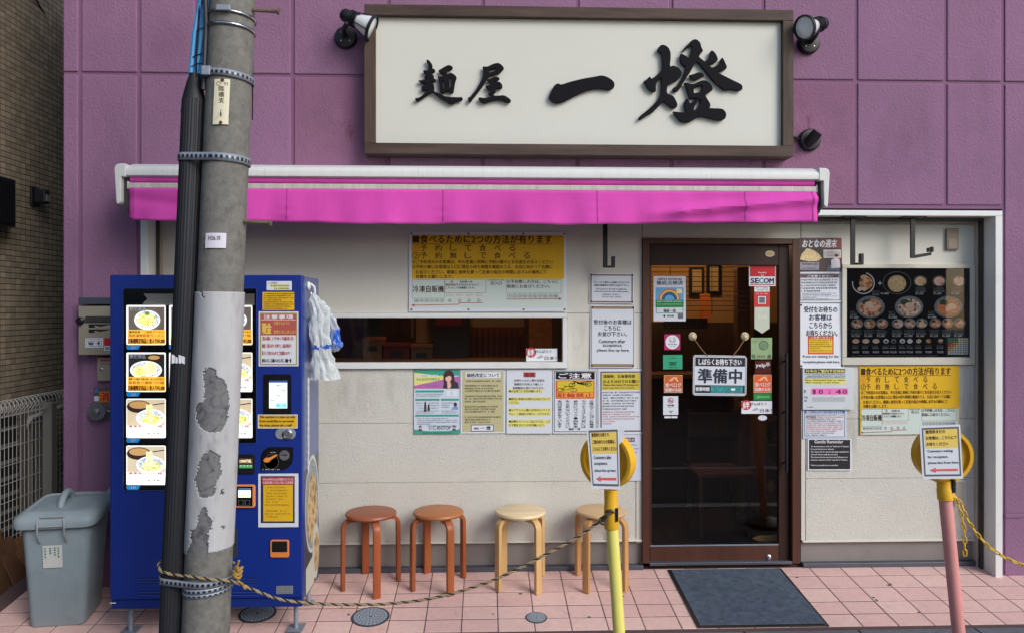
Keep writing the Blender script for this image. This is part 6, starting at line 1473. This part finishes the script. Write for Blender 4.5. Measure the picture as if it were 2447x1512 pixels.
s.rect('yellow_strip', yellow2, 1921, 903, 2018, 915.5); s.text('Now, Estimated time to return', ink_b, 1922, 904, 2017, 909, .02, 2); s.text('after buying a meal ticket.', ink_b, 1922, 910, 2004, 915, .02, 2)
s.rect('pink_strip', pinkp, 1936, 926, 2024, 941); mg = M('number_magenta', srgb(112, 18, 70), .5)
for ch, a, c_ in (('1', 1941, 1946), ('0', 1954, 1964), ('4', 1994, 2007), ('0', 2011, 2021)): s.text(ch, mg, a, 929, c_, 939, .05, 2)
for y_ in (931, 936): s.rect('colon', mg, 1978, y_, 1982, y_ + 2.2, 2)
s.marks(ink, 1918, 930, 1924, 7); s.marks(ink, 1919, 945, 1930, 5); s.marks(ink, 1920, 953, 1928, 5); s.rect('eraser_smudge', M('smudge', srgb(176, 180, 184), .5), 1938, 947, 2016, 958, .5); s.marks(ink, 1926, 969, 1940, 3); s.done(o)
o, s = sheet('booking_notice', 'white and blue phone booking notice below the whiteboard', 'notice', 1918, 978, 2021, 1046, YW, paper2, WALLG, tilt=R_(-.3))
bl = M('mid_blue', srgb(72, 116, 176), .55); s.frame('border', bl, 1921, 979, 2018, 1043, 1.6, 1); s.rect('blue_header', bl, 1922, 979, 2016, 986); s.text('電話での予約は受け付けておりません', white_i, 1926, 980, 2012, 985, .02, 2)
for k in range(11): s.marks((ink, redd, ink, ink, redd, redd, redd, redd, redd, ink_g, ink)[k], 1925, 988.5 + k*4.8, 2014, 2.9, (1, 1, .8, 1, 1, 1, 1, .98, .8, .75, .55)[k])
s.frame('box', ink, 1925, 992.6, 1948, 997, .8, 2); s.done(o)
o, s = sheet('reminder_notice', 'black notice with white lettering low beside the door', 'notice', 1929, 1047, 2033, 1122, YW, paper, WALLG)
s.rect('black_area', M('soft_black', srgb(34, 32, 36), .45), 1932, 1049, 2030, 1119, .8); s.text('Gentle Reminder', white_i, 1945, 1049.5, 2013, 1057.5, .01)
for k, (tt, c_) in enumerate((('We recommend you to order the "middle size" of Tsukemen', 2026), ('if it is your first time at our restaurant.', 1992), ('The reason is that the portion is quite large, especially when', 2026), ('the noodle becomes puffy after we boiled.', 2000), ('The customer who has experience eating Tsukemen in our', 2024), ('restaurant is welcome to try the " large size" of Tsukemen.', 2023), ('', 0), ('Thank you very much for your cooperation.', 2001))):
    if tt: s.text(tt, white_i, 1936, 1063 + k*6.4, c_, 1067.4 + k*6.4, .0)
s.done(o)

# ------------------------------------------------------------------ menu board
mf = thing('menu_board', 'black menu board of noodle bowls with prices in pale frame', 'menu board')
for r in ((2012, 631, 2330, 641), (2012, 853, 2330, 871), (2012, 641.2, 2023, 852.8), (2317.5, 641.2, 2330, 852.8)): bar(*r, -.02, .0195, M('menu_frame', srgb(190, 186, 172, 1.15), .6, var=.08, dirt=.25, ds=9), 'frame', mf, .002)
a, b_, c, d = rect(2023, 641, 2317.5, 853, -.012); B().box(a + .0005, b_ - .0005, -.010, -.0005, c + .0005, d - .0005).build('print_panel', M('menu_black', srgb(34, 32, 34), .7, spec=.15), mf)
s = Sheet(flat(2023, 641, 2317.5, 853, -.0104, 0, 0))
glz = ramp_mat('print_glaze', [(.4, srgb(90, 100, 108)), (.6, srgb(150, 160, 166))], 300)
foods = [ramp_mat('print_food_%d' % k, st, 62 + 7*k, kind='voronoi') for k, st in enumerate((
    [(0, srgb(96, 66, 40, 1.5)), (.3, srgb(196, 128, 70, 1.5)), (.55, srgb(226, 168, 140, 1.5)), (.8, srgb(150, 96, 60, 1.5)), (1, srgb(70, 70, 44, 1.5))],
    [(0, srgb(70, 74, 56, 1.5)), (.3, srgb(222, 160, 140, 1.5)), (.6, srgb(236, 196, 170, 1.5)), (.85, srgb(150, 80, 70, 1.5)), (1, srgb(120, 100, 70, 1.5))],
    [(0, srgb(176, 104, 56, 1.5)), (.35, srgb(206, 130, 78, 1.5)), (.6, srgb(186, 84, 60, 1.5)), (.85, srgb(220, 160, 110, 1.5)), (1, srgb(60, 72, 40, 1.5))]))]
pinkm = M('print_pork', srgb(236, 178, 160, 1.15), .5); ndp = M('print_noodle_plain', srgb(226, 192, 130), .5); dgreen = M('print_herb', srgb(52, 62, 38), .5); eggm = M('print_egg', srgb(232, 206, 180), .5)
def bowl(cx_, cy_, rx, ry, k, ring_=True):
    if ring_: s.ell('bowl_print', glz, cx_, cy_, rx, ry, 1, 30)
    s.ell('food_print', foods[k % 3], cx_ + .5, cy_ + ry*.04, rx*.82, ry*.80, 1.6, 26)
    rn = random.Random(int(cx_*7 + cy_)); 
    s.ell('herb_print', dgreen, cx_ - rx*.3, cy_ - ry*.42, rx*.32, ry*.26, 2.1, 12)
    for j in range(3): s.ell('pork_print', pinkm if j < 2 else eggm, cx_ + rx*rn.uniform(-.3, .4), cy_ + ry*rn.uniform(-.25, .3), rx*rn.uniform(.22, .34), ry*rn.uniform(.2, .32), 2.5 + .4*j, 14)
# top row
s.ell('food_print', foods[0], 2068, 676, 16, 17, 1.2); s.ell('noodle_print', ndp, 2064, 662, 9, 5, 1.8, 14)
for x_ in (2053, 2064): s.ell('egg_print', eggm, x_, 691, 5.5, 5, 2.2, 14)
s.ring('bowl_print', white_i, 2062, 677, 27, 26, 2.4, 1.6, 30, -75, 190); s.text('+', white_i, 2097, 672, 2106, 682, 0, 2)
s.ring('bowl_print', M('print_ring', srgb(110, 112, 114), .4), 2142, 676, 34, 27, 1.3, 1.2, 34); s.ell('noodle_print', noo, 2142, 678, 22, 20, 1.6)
for k, x_ in enumerate((2198, 2243, 2290)):
    s.ell('dark_plate', M('print_plate', srgb(64, 60, 58), .4), x_, 672, 17, 14, .8); s.ell('food_print', foods[1], x_, 672, 13, 11, 1.4, 18)
    for j in range(3): s.ell('pork_print', (ndp, pinkm, pinkm)[k] if j else eggm, x_ - 6 + 6*j, 673 + (j % 2)*3 - 3, 5.5, 6, 2 + .4*j, 12)
def price(t_, x_, y_, w_=19, h_=5.4): s.text(t_, white_i, x_, y_, x_ + w_, y_ + h_, .01, 2)
def cap_(x_, y_, n, w_=26):
    for k in range(n): s.marks(white_i if k == n - 1 else M('print_dim', srgb(150, 148, 150), .5), x_, y_ + k*2.9, x_ + w_, 1.9, random.uniform(.75, 1), 2)
cap_(2083, 695, 4, 18); price('¥1,080', 2103, 699)
for k, x_ in enumerate((2186, 2229, 2272)): cap_(x_, 687, 4, 28); price(('¥1,230', '¥1,680', '¥1,680')[k], x_, 699)
for k, x_ in enumerate((2079, 2171, 2265)): bowl(x_, 733, 34, 26, k); cap_(x_ - 49, 743, 4, 18); price('¥1,080', x_ - 49, 755, 20)
for k, x_ in enumerate((2047, 2077, 2107, 2144, 2173, 2201, 2234, 2263, 2292)): bowl(x_, 773 - k*.2, 14.2, 11.5, k // 3); cap_(x_ - 14, 787, 4, 27); price(('¥1,230', '¥1,680', '¥1,680')[k % 3], x_ - 13, 799)
for k, (x_, pr) in enumerate(((2044, '¥450'), (2068, '¥350'), (2092, '¥450'), (2116, '¥100'), (2134, '¥100'), (2155, '¥150'), (2173, '¥100'), (2194, '¥300'), (2218, '¥300'), (2246, '¥300'))):
    s.ell('side_dish_print', (pinkm, eggm, eggm, white_i, glz, white_i, white_i, foods[1], foods[0], foods[1])[k], x_, 814, 8.5 if k < 3 else 6.5, 5.5, 1.2, 14)
    if k in (3, 4, 5): s.ell('side_dish_print', (dgreen, ink, glz)[k - 3], x_, 815, 3.4, 3, 1.8, 10)
    cap_(x_ - 9, 824, 3, 17); price(pr, x_ - 8, 837, 15, 5.6)
gc = [M('grid_%d' % k, srgb(*c_), .5) for k, c_ in enumerate(((60, 140, 100), (190, 70, 60), (220, 150, 80), (226, 214, 180), (200, 214, 226), (210, 210, 206)))]
for r_ in range(8):
    for c_ in range(8): s.rect('button_grid', gc[0] if r_ < 2 and c_ < 4 else gc[3] if r_ < 2 else gc[min(5, max(1, (r_ + c_)//2))], 2264 + c_*6.2, 807 + r_*5.0, 2269.2 + c_*6.2, 811.2 + r_*5.0, 1.2)
for k in range(2): s.marks(M('print_dim', None), 2034, 847 + k*2.4, 2240, 1.5, 1)
s.done(mf)
a, b_, c, d = rect(2023, 641, 2317.5, 853, -.016); B().poly([(a, -.0165, c), (b_, -.0165, c), (b_, -.0165, d), (a, -.0165, d)]).build('clear_cover', glass_mat('acrylic', (.97, .97, .97, 1)), mf)

# small plates on the wall
t = thing('wall_intercom', 'small weathered beige box high on the wall beside the menu board', 'wall box')
bar(2262, 546, 2291, 597, -.02, .0195, M('weathered_beige', srgb(140, 126, 108), .6, dirt=.4, ds=20), 'body', t, .003)
bar(2266, 572, 2287, 594, -.0225, .002, M('weathered_beige2', srgb(152, 138, 122), .6), 'panel', t, .0008)
t = thing('outlet_cover', 'square cream outlet cover low on the wall beside the pink post', 'outlet cover')
bar(2281, 1146, 2307, 1207, -.012, .0115, cream_s, 'cover', t, .002); bar(2284, 1150, 2304, 1203, -.0145, .002, M('cover_inset', srgb(176, 168, 156), .6), 'inset', t, .0008)

# ------------------------------------------------------------------ stickers and plates on the glass
YG = .0285
DG = 'stickers on the door glass'
o, s = sheet('rainbow_notice', 'white certificate with rainbow picture taped to the door glass', 'notice', 1561, 660, 1638, 767, YG, paper2, DG, thick=.0006)
s.marks(navy, 1570, 665, 1629, 5); s.text('徹底点検済', navy, 1568, 671, 1631, 681, .01); s.rect('sky_print', M('sky_print', srgb(96, 168, 216), .5), 1566, 687, 1633, 721)
for k, cc_ in enumerate(((216, 110, 60), (232, 200, 110), (60, 110, 90), (40, 70, 140))): s.ring('rainbow', M('rb%d' % k, srgb(*cc_), .5), 1599, 716, 26 - k*3.6, 26 - k*3.6, 3.5, 2, 24, 180, 360)
s.rect('yellow_square', M('pale_square', srgb(230, 226, 170), .5), 1616, 690, 1629, 701, 2.2); s.rect('green_band', green, 1566, 717, 1633, 733, 2.6); s.marks(white_i, 1569, 719, 1630, 3, 1, 3.2); s.marks(palegrn, 1569, 726, 1630, 2, 1, 3.2)
s.frame('green_box', green, 1567, 733, 1632, 748, 1.2, 1.4); s.text('麺屋一燈', ink, 1585, 738.5, 1614, 746, .01); s.text('東京都', ink, 1593, 752, 1609, 757, .01); s.ell('leaf_mark', ink, 1587, 754.5, 2.6, 2.6, 2, 8); s.rect('grey_square', ink_g, 1619, 748.5, 1632, 761, 1.4); s.done(o)
o, s = sheet('security_sticker', 'red and white security company sticker on the door glass', 'sticker', 1789, 620, 1853, 684, YG, paper2, DG, thick=.0006)
s.rect('red_field', red, 1791, 622, 1851, 661); s.text('Security', white_i, 1811, 649.5, 1831, 654.5, .0); s.text('by', white_i, 1818, 656, 1825, 660.5, .0); s.text('SE', navy, 1793.5, 665, 1812, 677, .05); s.text('C', M('secom_teal', srgb(0, 140, 140), .5), 1813, 665, 1823.5, 677, .05); s.text('OM', navy, 1824.5, 665, 1848, 677, .05); s.rect('red_line', red, 1792, 679, 1850, 681); s.done(o)
o, s = sheet('award_sticker', 'red sticker with pale ribbon banner below the security sticker', 'sticker', 1801, 685, 1839, 733, YG, M('sticker_red', srgb(196, 50, 48), .5), DG, thick=.0006)
s.rect('white_top', paper, 1802, 685.5, 1838, 697); s.marks(ink, 1805, 687, 1835, 3.2); s.marks(ink, 1804, 692, 1836, 2.6); s.marks(M('pale_pink', None), 1806, 700, 1834, 3.6); s.rect('white_square', paper, 1811, 708, 1829, 726); s.rect('grey_square', ink_g, 1813, 710, 1827, 724, 1.6)
s.poly('ribbon', M('ribbon_pale', srgb(196, 202, 184), .5), [(1802, 733.5), (1838, 733.5), (1838, 784), (1820, 796), (1802, 784)], .6); s.marks(M('ribbon_ink', srgb(220, 222, 210), .5), 1806, 737, 1834, 6, 1, 1.4); s.marks(M('ribbon_ink', None), 1810, 752, 1832, 8, 1, 1.4); s.done(o)
o, s = sheet('round_logo_sticker', 'magenta square sticker with white disc on the door glass', 'sticker', 1587, 798, 1625, 835, YG, magenta, DG, thick=.0006)
s.ell('white_disc', paper, 1606, 816.5, 16.5, 16.5); s.ring('emblem', ink, 1606, 811.5, 5, 5, 1.4, 2, 16, -60, 200); s.ring('laurel', ink_g, 1606, 811.5, 8, 8, .8, 2, 14, 110, 250); s.ring('laurel', ink_g, 1606, 811.5, 8, 8, .8, 2, 14, -70, 70); s.marks(ink, 1596, 820, 1616, 3.2); s.marks(ink_g, 1598, 826, 1614, 2); s.done(o)
o, s = sheet('travel_sticker', 'green review sticker with two round eyes logo on the door glass', 'sticker', 1584, 847, 1630, 881, YG, M('sticker_green', srgb(48, 160, 120), .5), DG, thick=.0006)
s.ring('ring_print', teal, 1607, 861, 13, 12, .8, 1, 24); s.marks(M('sticker_green_d', srgb(24, 110, 84), .5), 1600, 853, 1614, 3)
for x_ in (1603, 1611): s.ring('eye_ring', ink, x_, 868, 4, 4, 1.2, 2, 16); s.ell('eye_dot', ink, x_, 868, 1.3, 1.3, 2.2, 8)
s.line('brow', ink, 1598, 864.5, 1616, 864.5, 1, 2); s.marks(M('sticker_green_d', None), 1596, 875, 1620, 3); s.done(o)
for x0, y0, x1, y1, lb, om in ((1586, 895, 1630, 937, 'darker orange food site sticker above the no smoking card', (198, 96, 40)), (1800, 894, 1843, 937, 'bright orange food site sticker above the green arrow sticker', (224, 96, 40))):
    o, s = sheet('food_site_sticker', lb, 'sticker', x0, y0, x1, y1, YG, M('sticker_orange_%d' % x0, srgb(*om), .5), DG, thick=.0006)
    s.frame('border', M('peach', srgb(236, 180, 140), .5), x0, y0, x1, y1, 1, .6); s.text('食べログ', white_i, x0 + 3, y0 + 18, x1 - 3, y0 + 29, .01); s.text('話題のお店', white_i, x0 + 3, y0 + 31, x1 - 3, y0 + 39, .02)
    s.poly('spoon_mark', M('peach', None), [(x0 + 10, y0 + 14), (x0 + 22, y0 + 5), (x0 + 30, y0 + 4), (x0 + 33, y0 + 12), (x0 + 36, y0 + 15), (x0 + 30, y0 + 15), (x0 + 26, y0 + 8), (x0 + 18, y0 + 14)], 1.4); s.done(o)
o, s = sheet('no_smoking_card', 'small white no smoking card on the door glass', 'sticker', 1584, 945, 1620, 990, YG, paper2, DG, thick=.0008)
s.ring('prohibition_ring', red, 1602, 955.5, 6.8, 6.8, 1.5, 1.4, 22); s.line('prohibition_bar', red, 1597.5, 951, 1606.5, 960, 1.3, 1.6); s.line('cigarette', ink, 1597.5, 956.5, 1606, 956.5, 1.8, 1.2); s.text('禁煙', ink, 1594, 965, 1610, 969, .02); s.marks(ink_g, 1595, 971, 1609, 1.6); s.ell('trefoil', ink_g, 1600, 981, 1.8, 1.8, 1.4, 8); s.ell('trefoil', ink_g, 1605, 981, 1.8, 1.8, 1.4, 8); s.ell('trefoil', ink_g, 1602.5, 984.5, 1.8, 1.8, 1.4, 8)
s.rect('foot_strip', paper, 1587, 993, 1602, 997.5, .4); s.rect('foot_strip', paper, 1603.5, 993, 1618, 997.5, .4); s.done(o)
o, s = sheet('local_sticker', 'pale green square sticker with dark circle on the door glass', 'sticker', 1794, 806, 1844, 857, YG, M('sticker_pale_green', srgb(150, 174, 130), .5, var=.3, vs=14), DG, thick=.0006)
s.ring('circle_print', M('olive_ink', srgb(50, 70, 50), .6), 1824, 824, 11, 11, 1.6, 1.2, 22); s.ell('circle_fill', M('moss', srgb(110, 140, 104), .6), 1824, 824, 8, 8, 1.4, 18); s.text('特', M('olive_ink', None), 1796, 846, 1804, 855, .01); s.text('店', ink, 1833, 846, 1842, 855, .02); s.marks(M('olive_ink', None), 1806, 848, 1828, 5, 1); s.marks(M('moss', None), 1797, 812, 1808, 5, 1); s.done(o)
o, s = sheet('review_sticker', 'dark red see-through sticker with white script lettering on the door glass', 'sticker', 1803, 860, 1842, 892, YG, M('sticker_clear_red', srgb(96, 34, 28), .4, alpha=.55), DG, thick=.0006)
s.text('yelp', white_i, 1805, 867, 1829, 878, .02)
for k in range(5): a = R_(90 + 72*k); s.line('burst', white_i, 1834 + 1.5*math.cos(a), 869 + 1.5*math.sin(a), 1834 + 5*math.cos(a), 869 + 5*math.sin(a), 2, 2)
s.done(o)
o, s = sheet('arrow_sticker', 'green sticker with pale arrow below the bright orange sticker', 'sticker', 1800, 938.5, 1843, 955, YG, M('sticker_green2', srgb(34, 130, 60), .5), DG, thick=.0006)
s.poly('arrow', M('light_green', srgb(90, 176, 110), .5), [(1805, 947), (1813, 942), (1813, 945), (1838, 945), (1838, 949), (1813, 949), (1813, 952)], 1); s.done(o)
for x0, y0, x1, y1, Yk, lb in ((1771, 957, 1844, 987, YG, 'white and red bond slogan sticker on the door glass'), (1257, 832, 1331, 862, .0105, 'white and red bond slogan sticker on the slot window')):
    o, s = sheet('slogan_sticker', lb, 'sticker', x0, y0, x1, y1, Yk, paper, 'slogan stickers', thick=.0006)
    s.ell('red_disc', red, x0 + 11, y0 + 9, 12.5, 12, 1); s.text('絆', white_i, x0 + 3, y0 + 1, x0 + 19, y0 + 18, .02, 2); s.text('がんばろう', ink, x0 + 21, y0 + 3, x0 + 60, y0 + 10, .01, 2); s.text('日本！', ink, x0 + 44, y0 + 18, x0 + 72, y0 + 27, .01, 2); s.poly('grey_swash', M('swash', srgb(170, 174, 180), .5), [(x0 + 24, y0 + 22), (x0 + 36, y0 + 15), (x0 + 42, y0 + 20), (x0 + 30, y0 + 24)], 1); s.done(o)
for cx_, cy_, rx, ry, Yk, lb, cm_ in ((1821.5, 997, 11.5, 7, YG, 'small white oval sticker low on the door glass', paper2), (1839, 606.5, 11, 7, .011, 'small gold oval plate on the door top rail', M('oval_gold', srgb(170, 146, 96), .4, .3))):
    q = flat(cx_ - rx, cy_ - ry, cx_ + rx, cy_ + ry, Yk, 0, .0008)
    o = B().prism([q(cx_ + rx*math.cos(2*math.pi*k/28), cy_ + ry*math.sin(2*math.pi*k/28), 0) for k in range(28)], (0, .0008, 0)).build('oval_plate', cm_); tag(o, lb, 'sticker')
    s = Sheet(q); s.ring('edge', paper2 if cy_ < 700 else ink_g, cx_, cy_, rx, ry, 1, .6); s.done(o)
# hanging closed sign with cords and suction cups
YH = .012
hs = thing('closed_sign', 'white hanging in-preparation sign with black bands on the door glass', 'sign')
q = flat(1655, 848, 1783, 944, YH, R_(-.9), .003)
pts = [(1658, 848), (1778, 848), (1783, 853), (1783, 940), (1779, 944), (1659, 944), (1655, 940), (1655, 852)]
B().prism([q(x_, y_, 0) for x_, y_ in pts], (0, .003, 0)).build('board', paper2, hs, bevel=.0008)
s = Sheet(q); s.frame('border', M('board_edge', srgb(60, 70, 80), .5), 1657, 850, 1781, 942, 1, .5); bb = M('board_black', srgb(30, 34, 44), .45)
s.rect('black_band', bb, 1660, 853, 1779, 874); s.text('しばらくお待ち下さい', white_i, 1668, 856.5, 1770, 871, .03); s.text('準備中', M('board_navy', srgb(34, 44, 62), .5), 1667, 880, 1771, 914, .03)
s.rect('black_band', bb, 1660, 919, 1696, 938); s.text('営業時間', white_i, 1662, 924, 1694, 933, .03); s.rect('black_band', bb, 1696.2, 919, 1779, 938, 1.2); s.rect('teal_strip', M('teal_strip', srgb(60, 160, 160), .5), 1698, 921, 1774, 937, 1.8)
s.marks(ink, 1702, 922.5, 1770, 3.8, 1, 2.6); s.marks(ink, 1706, 927.5, 1768, 3.8, 1, 2.6); s.marks(navy, 1700, 932.5, 1772, 3, 1, 2.6); s.rect('white_patch', white_i, 1746, 926, 1756, 931, 3); s.done(hs)
cordm = M('brown_cord', srgb(140, 104, 70), .8)
for (cx_, ex) in ((1654, 1690), (1779, 1750)):
    t = thing('suction_cup', 'cream suction cup on the door glass holding the ' + ('sign cord beside the magenta sticker' if cx_ < 1700 else 'sign cord beside the pale green sticker'), 'suction cup', 'suction cups holding the closed sign')
    p_ = W(cx_, 803, .029)
    B().lathe([(.026, 0), (.025, .006), (.014, .011), (.012, .016), (.009, .018)], p_, (0, -1, 0), 24).build('cup', M('cup_cream', srgb(206, 196, 160), .35), t, smooth=True)
    B().lathe([(.019, .0095), (.021, .0095), (.021, .0115), (.019, .0115)], p_, (0, -1, 0), 24).build('ring', M('cup_ring', srgb(180, 164, 120), .4), t)
    e = W(ex, 850, YH - .004); st = p_ + Vector((0, -.014, -.006))
    B().tube([st, st.lerp(e, .5) + Vector((0, -.003, -.006)), e], .0028, 6).build('cord', cordm, hs, smooth=True)

# ------------------------------------------------------------------ rust and soot stains on the purple wall (parts of the building)
def stain_mat(name, col, sc_, thr, amt=.65):
    m = bpy.data.materials.new(name); m.use_nodes = True; nt = m.node_tree; p = nt.nodes['Principled BSDF']; p.inputs['Base Color'].default_value = col; p.inputs['Roughness'].default_value = .9; p.inputs['Specular IOR Level'].default_value = .1
    tc = nt.nodes.new('ShaderNodeTexCoord'); n = nt.nodes.new('ShaderNodeTexNoise'); n.inputs['Scale'].default_value = sc_; n.inputs['Detail'].default_value = 6; n.inputs['Roughness'].default_value = .7
    mp = nt.nodes.new('ShaderNodeMapping'); mp.inputs['Scale'].default_value = (1, 1, .35); nt.links.new(tc.outputs['Object'], mp.inputs['Vector']); nt.links.new(mp.outputs[0], n.inputs['Vector'])
    mr = nt.nodes.new('ShaderNodeMapRange'); mr.inputs['From Min'].default_value = thr; mr.inputs['From Max'].default_value = thr + .2; mr.inputs['To Max'].default_value = amt
    nt.links.new(n.outputs['Fac'], mr.inputs['Value']); sp = nt.nodes.new('ShaderNodeSeparateXYZ'); nt.links.new(tc.outputs['Generated'], sp.inputs[0]); cur = mr.outputs[0]
    for ax in (0, 2):
        a1 = nt.nodes.new('ShaderNodeMath'); a1.operation = 'SUBTRACT'; a1.inputs[0].default_value = 1; nt.links.new(sp.outputs[ax], a1.inputs[1])
        a2 = nt.nodes.new('ShaderNodeMath'); a2.operation = 'MULTIPLY'; nt.links.new(a1.outputs[0], a2.inputs[0]); nt.links.new(sp.outputs[ax], a2.inputs[1])
        a3 = nt.nodes.new('ShaderNodeMath'); a3.operation = 'MULTIPLY'; a3.use_clamp = True; a3.inputs[1].default_value = 5; nt.links.new(a2.outputs[0], a3.inputs[0])
        a4 = nt.nodes.new('ShaderNodeMath'); a4.operation = 'MULTIPLY'; nt.links.new(cur, a4.inputs[0]); nt.links.new(a3.outputs[0], a4.inputs[1]); cur = a4.outputs[0]
    nt.links.new(cur, p.inputs['Alpha']); return m
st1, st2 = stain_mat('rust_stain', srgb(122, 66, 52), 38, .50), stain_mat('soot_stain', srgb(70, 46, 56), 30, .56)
for pts, mm in (([(1922, 250), (1930, 244), (1936, 262), (1934, 290), (1942, 316), (1918, 316), (1926, 285)], st1), ([(812, 295), (832, 282), (848, 290), (856, 318), (846, 345), (828, 338), (815, 320)], st1), ([(2041, 240), (2046, 236), (2047, 330), (2043, 340)], st2)):
    B().poly([W(x_, y_, YP - .0012) for x_, y_ in pts]).build('stain', mm, shop)
st3 = stain_mat('scuff_stain', srgb(110, 104, 98), 46, .60, .45)
st4 = stain_mat('rain_streak', srgb(150, 144, 134), 9, .45, .2)
for x0, y0, x1, y1, mm in ((2110, 1180, 2330, 1280, st3), (1930, 1165, 2060, 1285, st3), (1040, 1200, 1500, 1292, st3), (770, 1190, 1000, 1292, st3), (2015, 880, 2050, 1130, st4), (2292, 880, 2330, 1130, st4), (770, 885, 985, 1000, st4), (1358, 760, 1405, 872, st4)):
    B().poly([W(x_, y_, -.0009) for x_, y_ in ((x0, y0), (x1, y0), (x1, y1), (x0, y1))]).build('stain', mm, shop)
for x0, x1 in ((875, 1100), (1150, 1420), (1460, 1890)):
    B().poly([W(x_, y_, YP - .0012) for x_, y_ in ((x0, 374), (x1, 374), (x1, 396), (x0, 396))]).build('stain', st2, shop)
st5 = stain_mat('weather_streak', srgb(112, 76, 102), 7, .40, .08)
for x0, y0, x1, y1 in ((705, 200, 920, 398), (2055, 200, 2250, 490), (2268, 20, 2380, 490), (200, 205, 328, 640), (2402, 300, 2560, 1200), (340, 20, 460, 175), (1900, 395, 2040, 492), (705, 10, 860, 172)):
    B().poly([W(x_, y_, YP - .0010) for x_, y_ in ((x0, y0), (x1, y0), (x1, y1), (x0, y1))]).build('stain', st5, shop)
gum = M('old_gum', srgb(108, 90, 88), .9)
for k in range(16):
    gx_, gy_ = random.uniform(-1.2, 3.1), random.uniform(-.64, -.12); rr_ = random.uniform(.006, .012)
    B().poly([(gx_ + rr_*random.uniform(.7, 1.2)*math.cos(j*.63), gy_ + rr_*random.uniform(.7, 1.2)*math.sin(j*.63), gz(gy_ + rr_*math.sin(j*.63)) + .0046) for j in range(10)]).build('gum_spot', gum, pav)
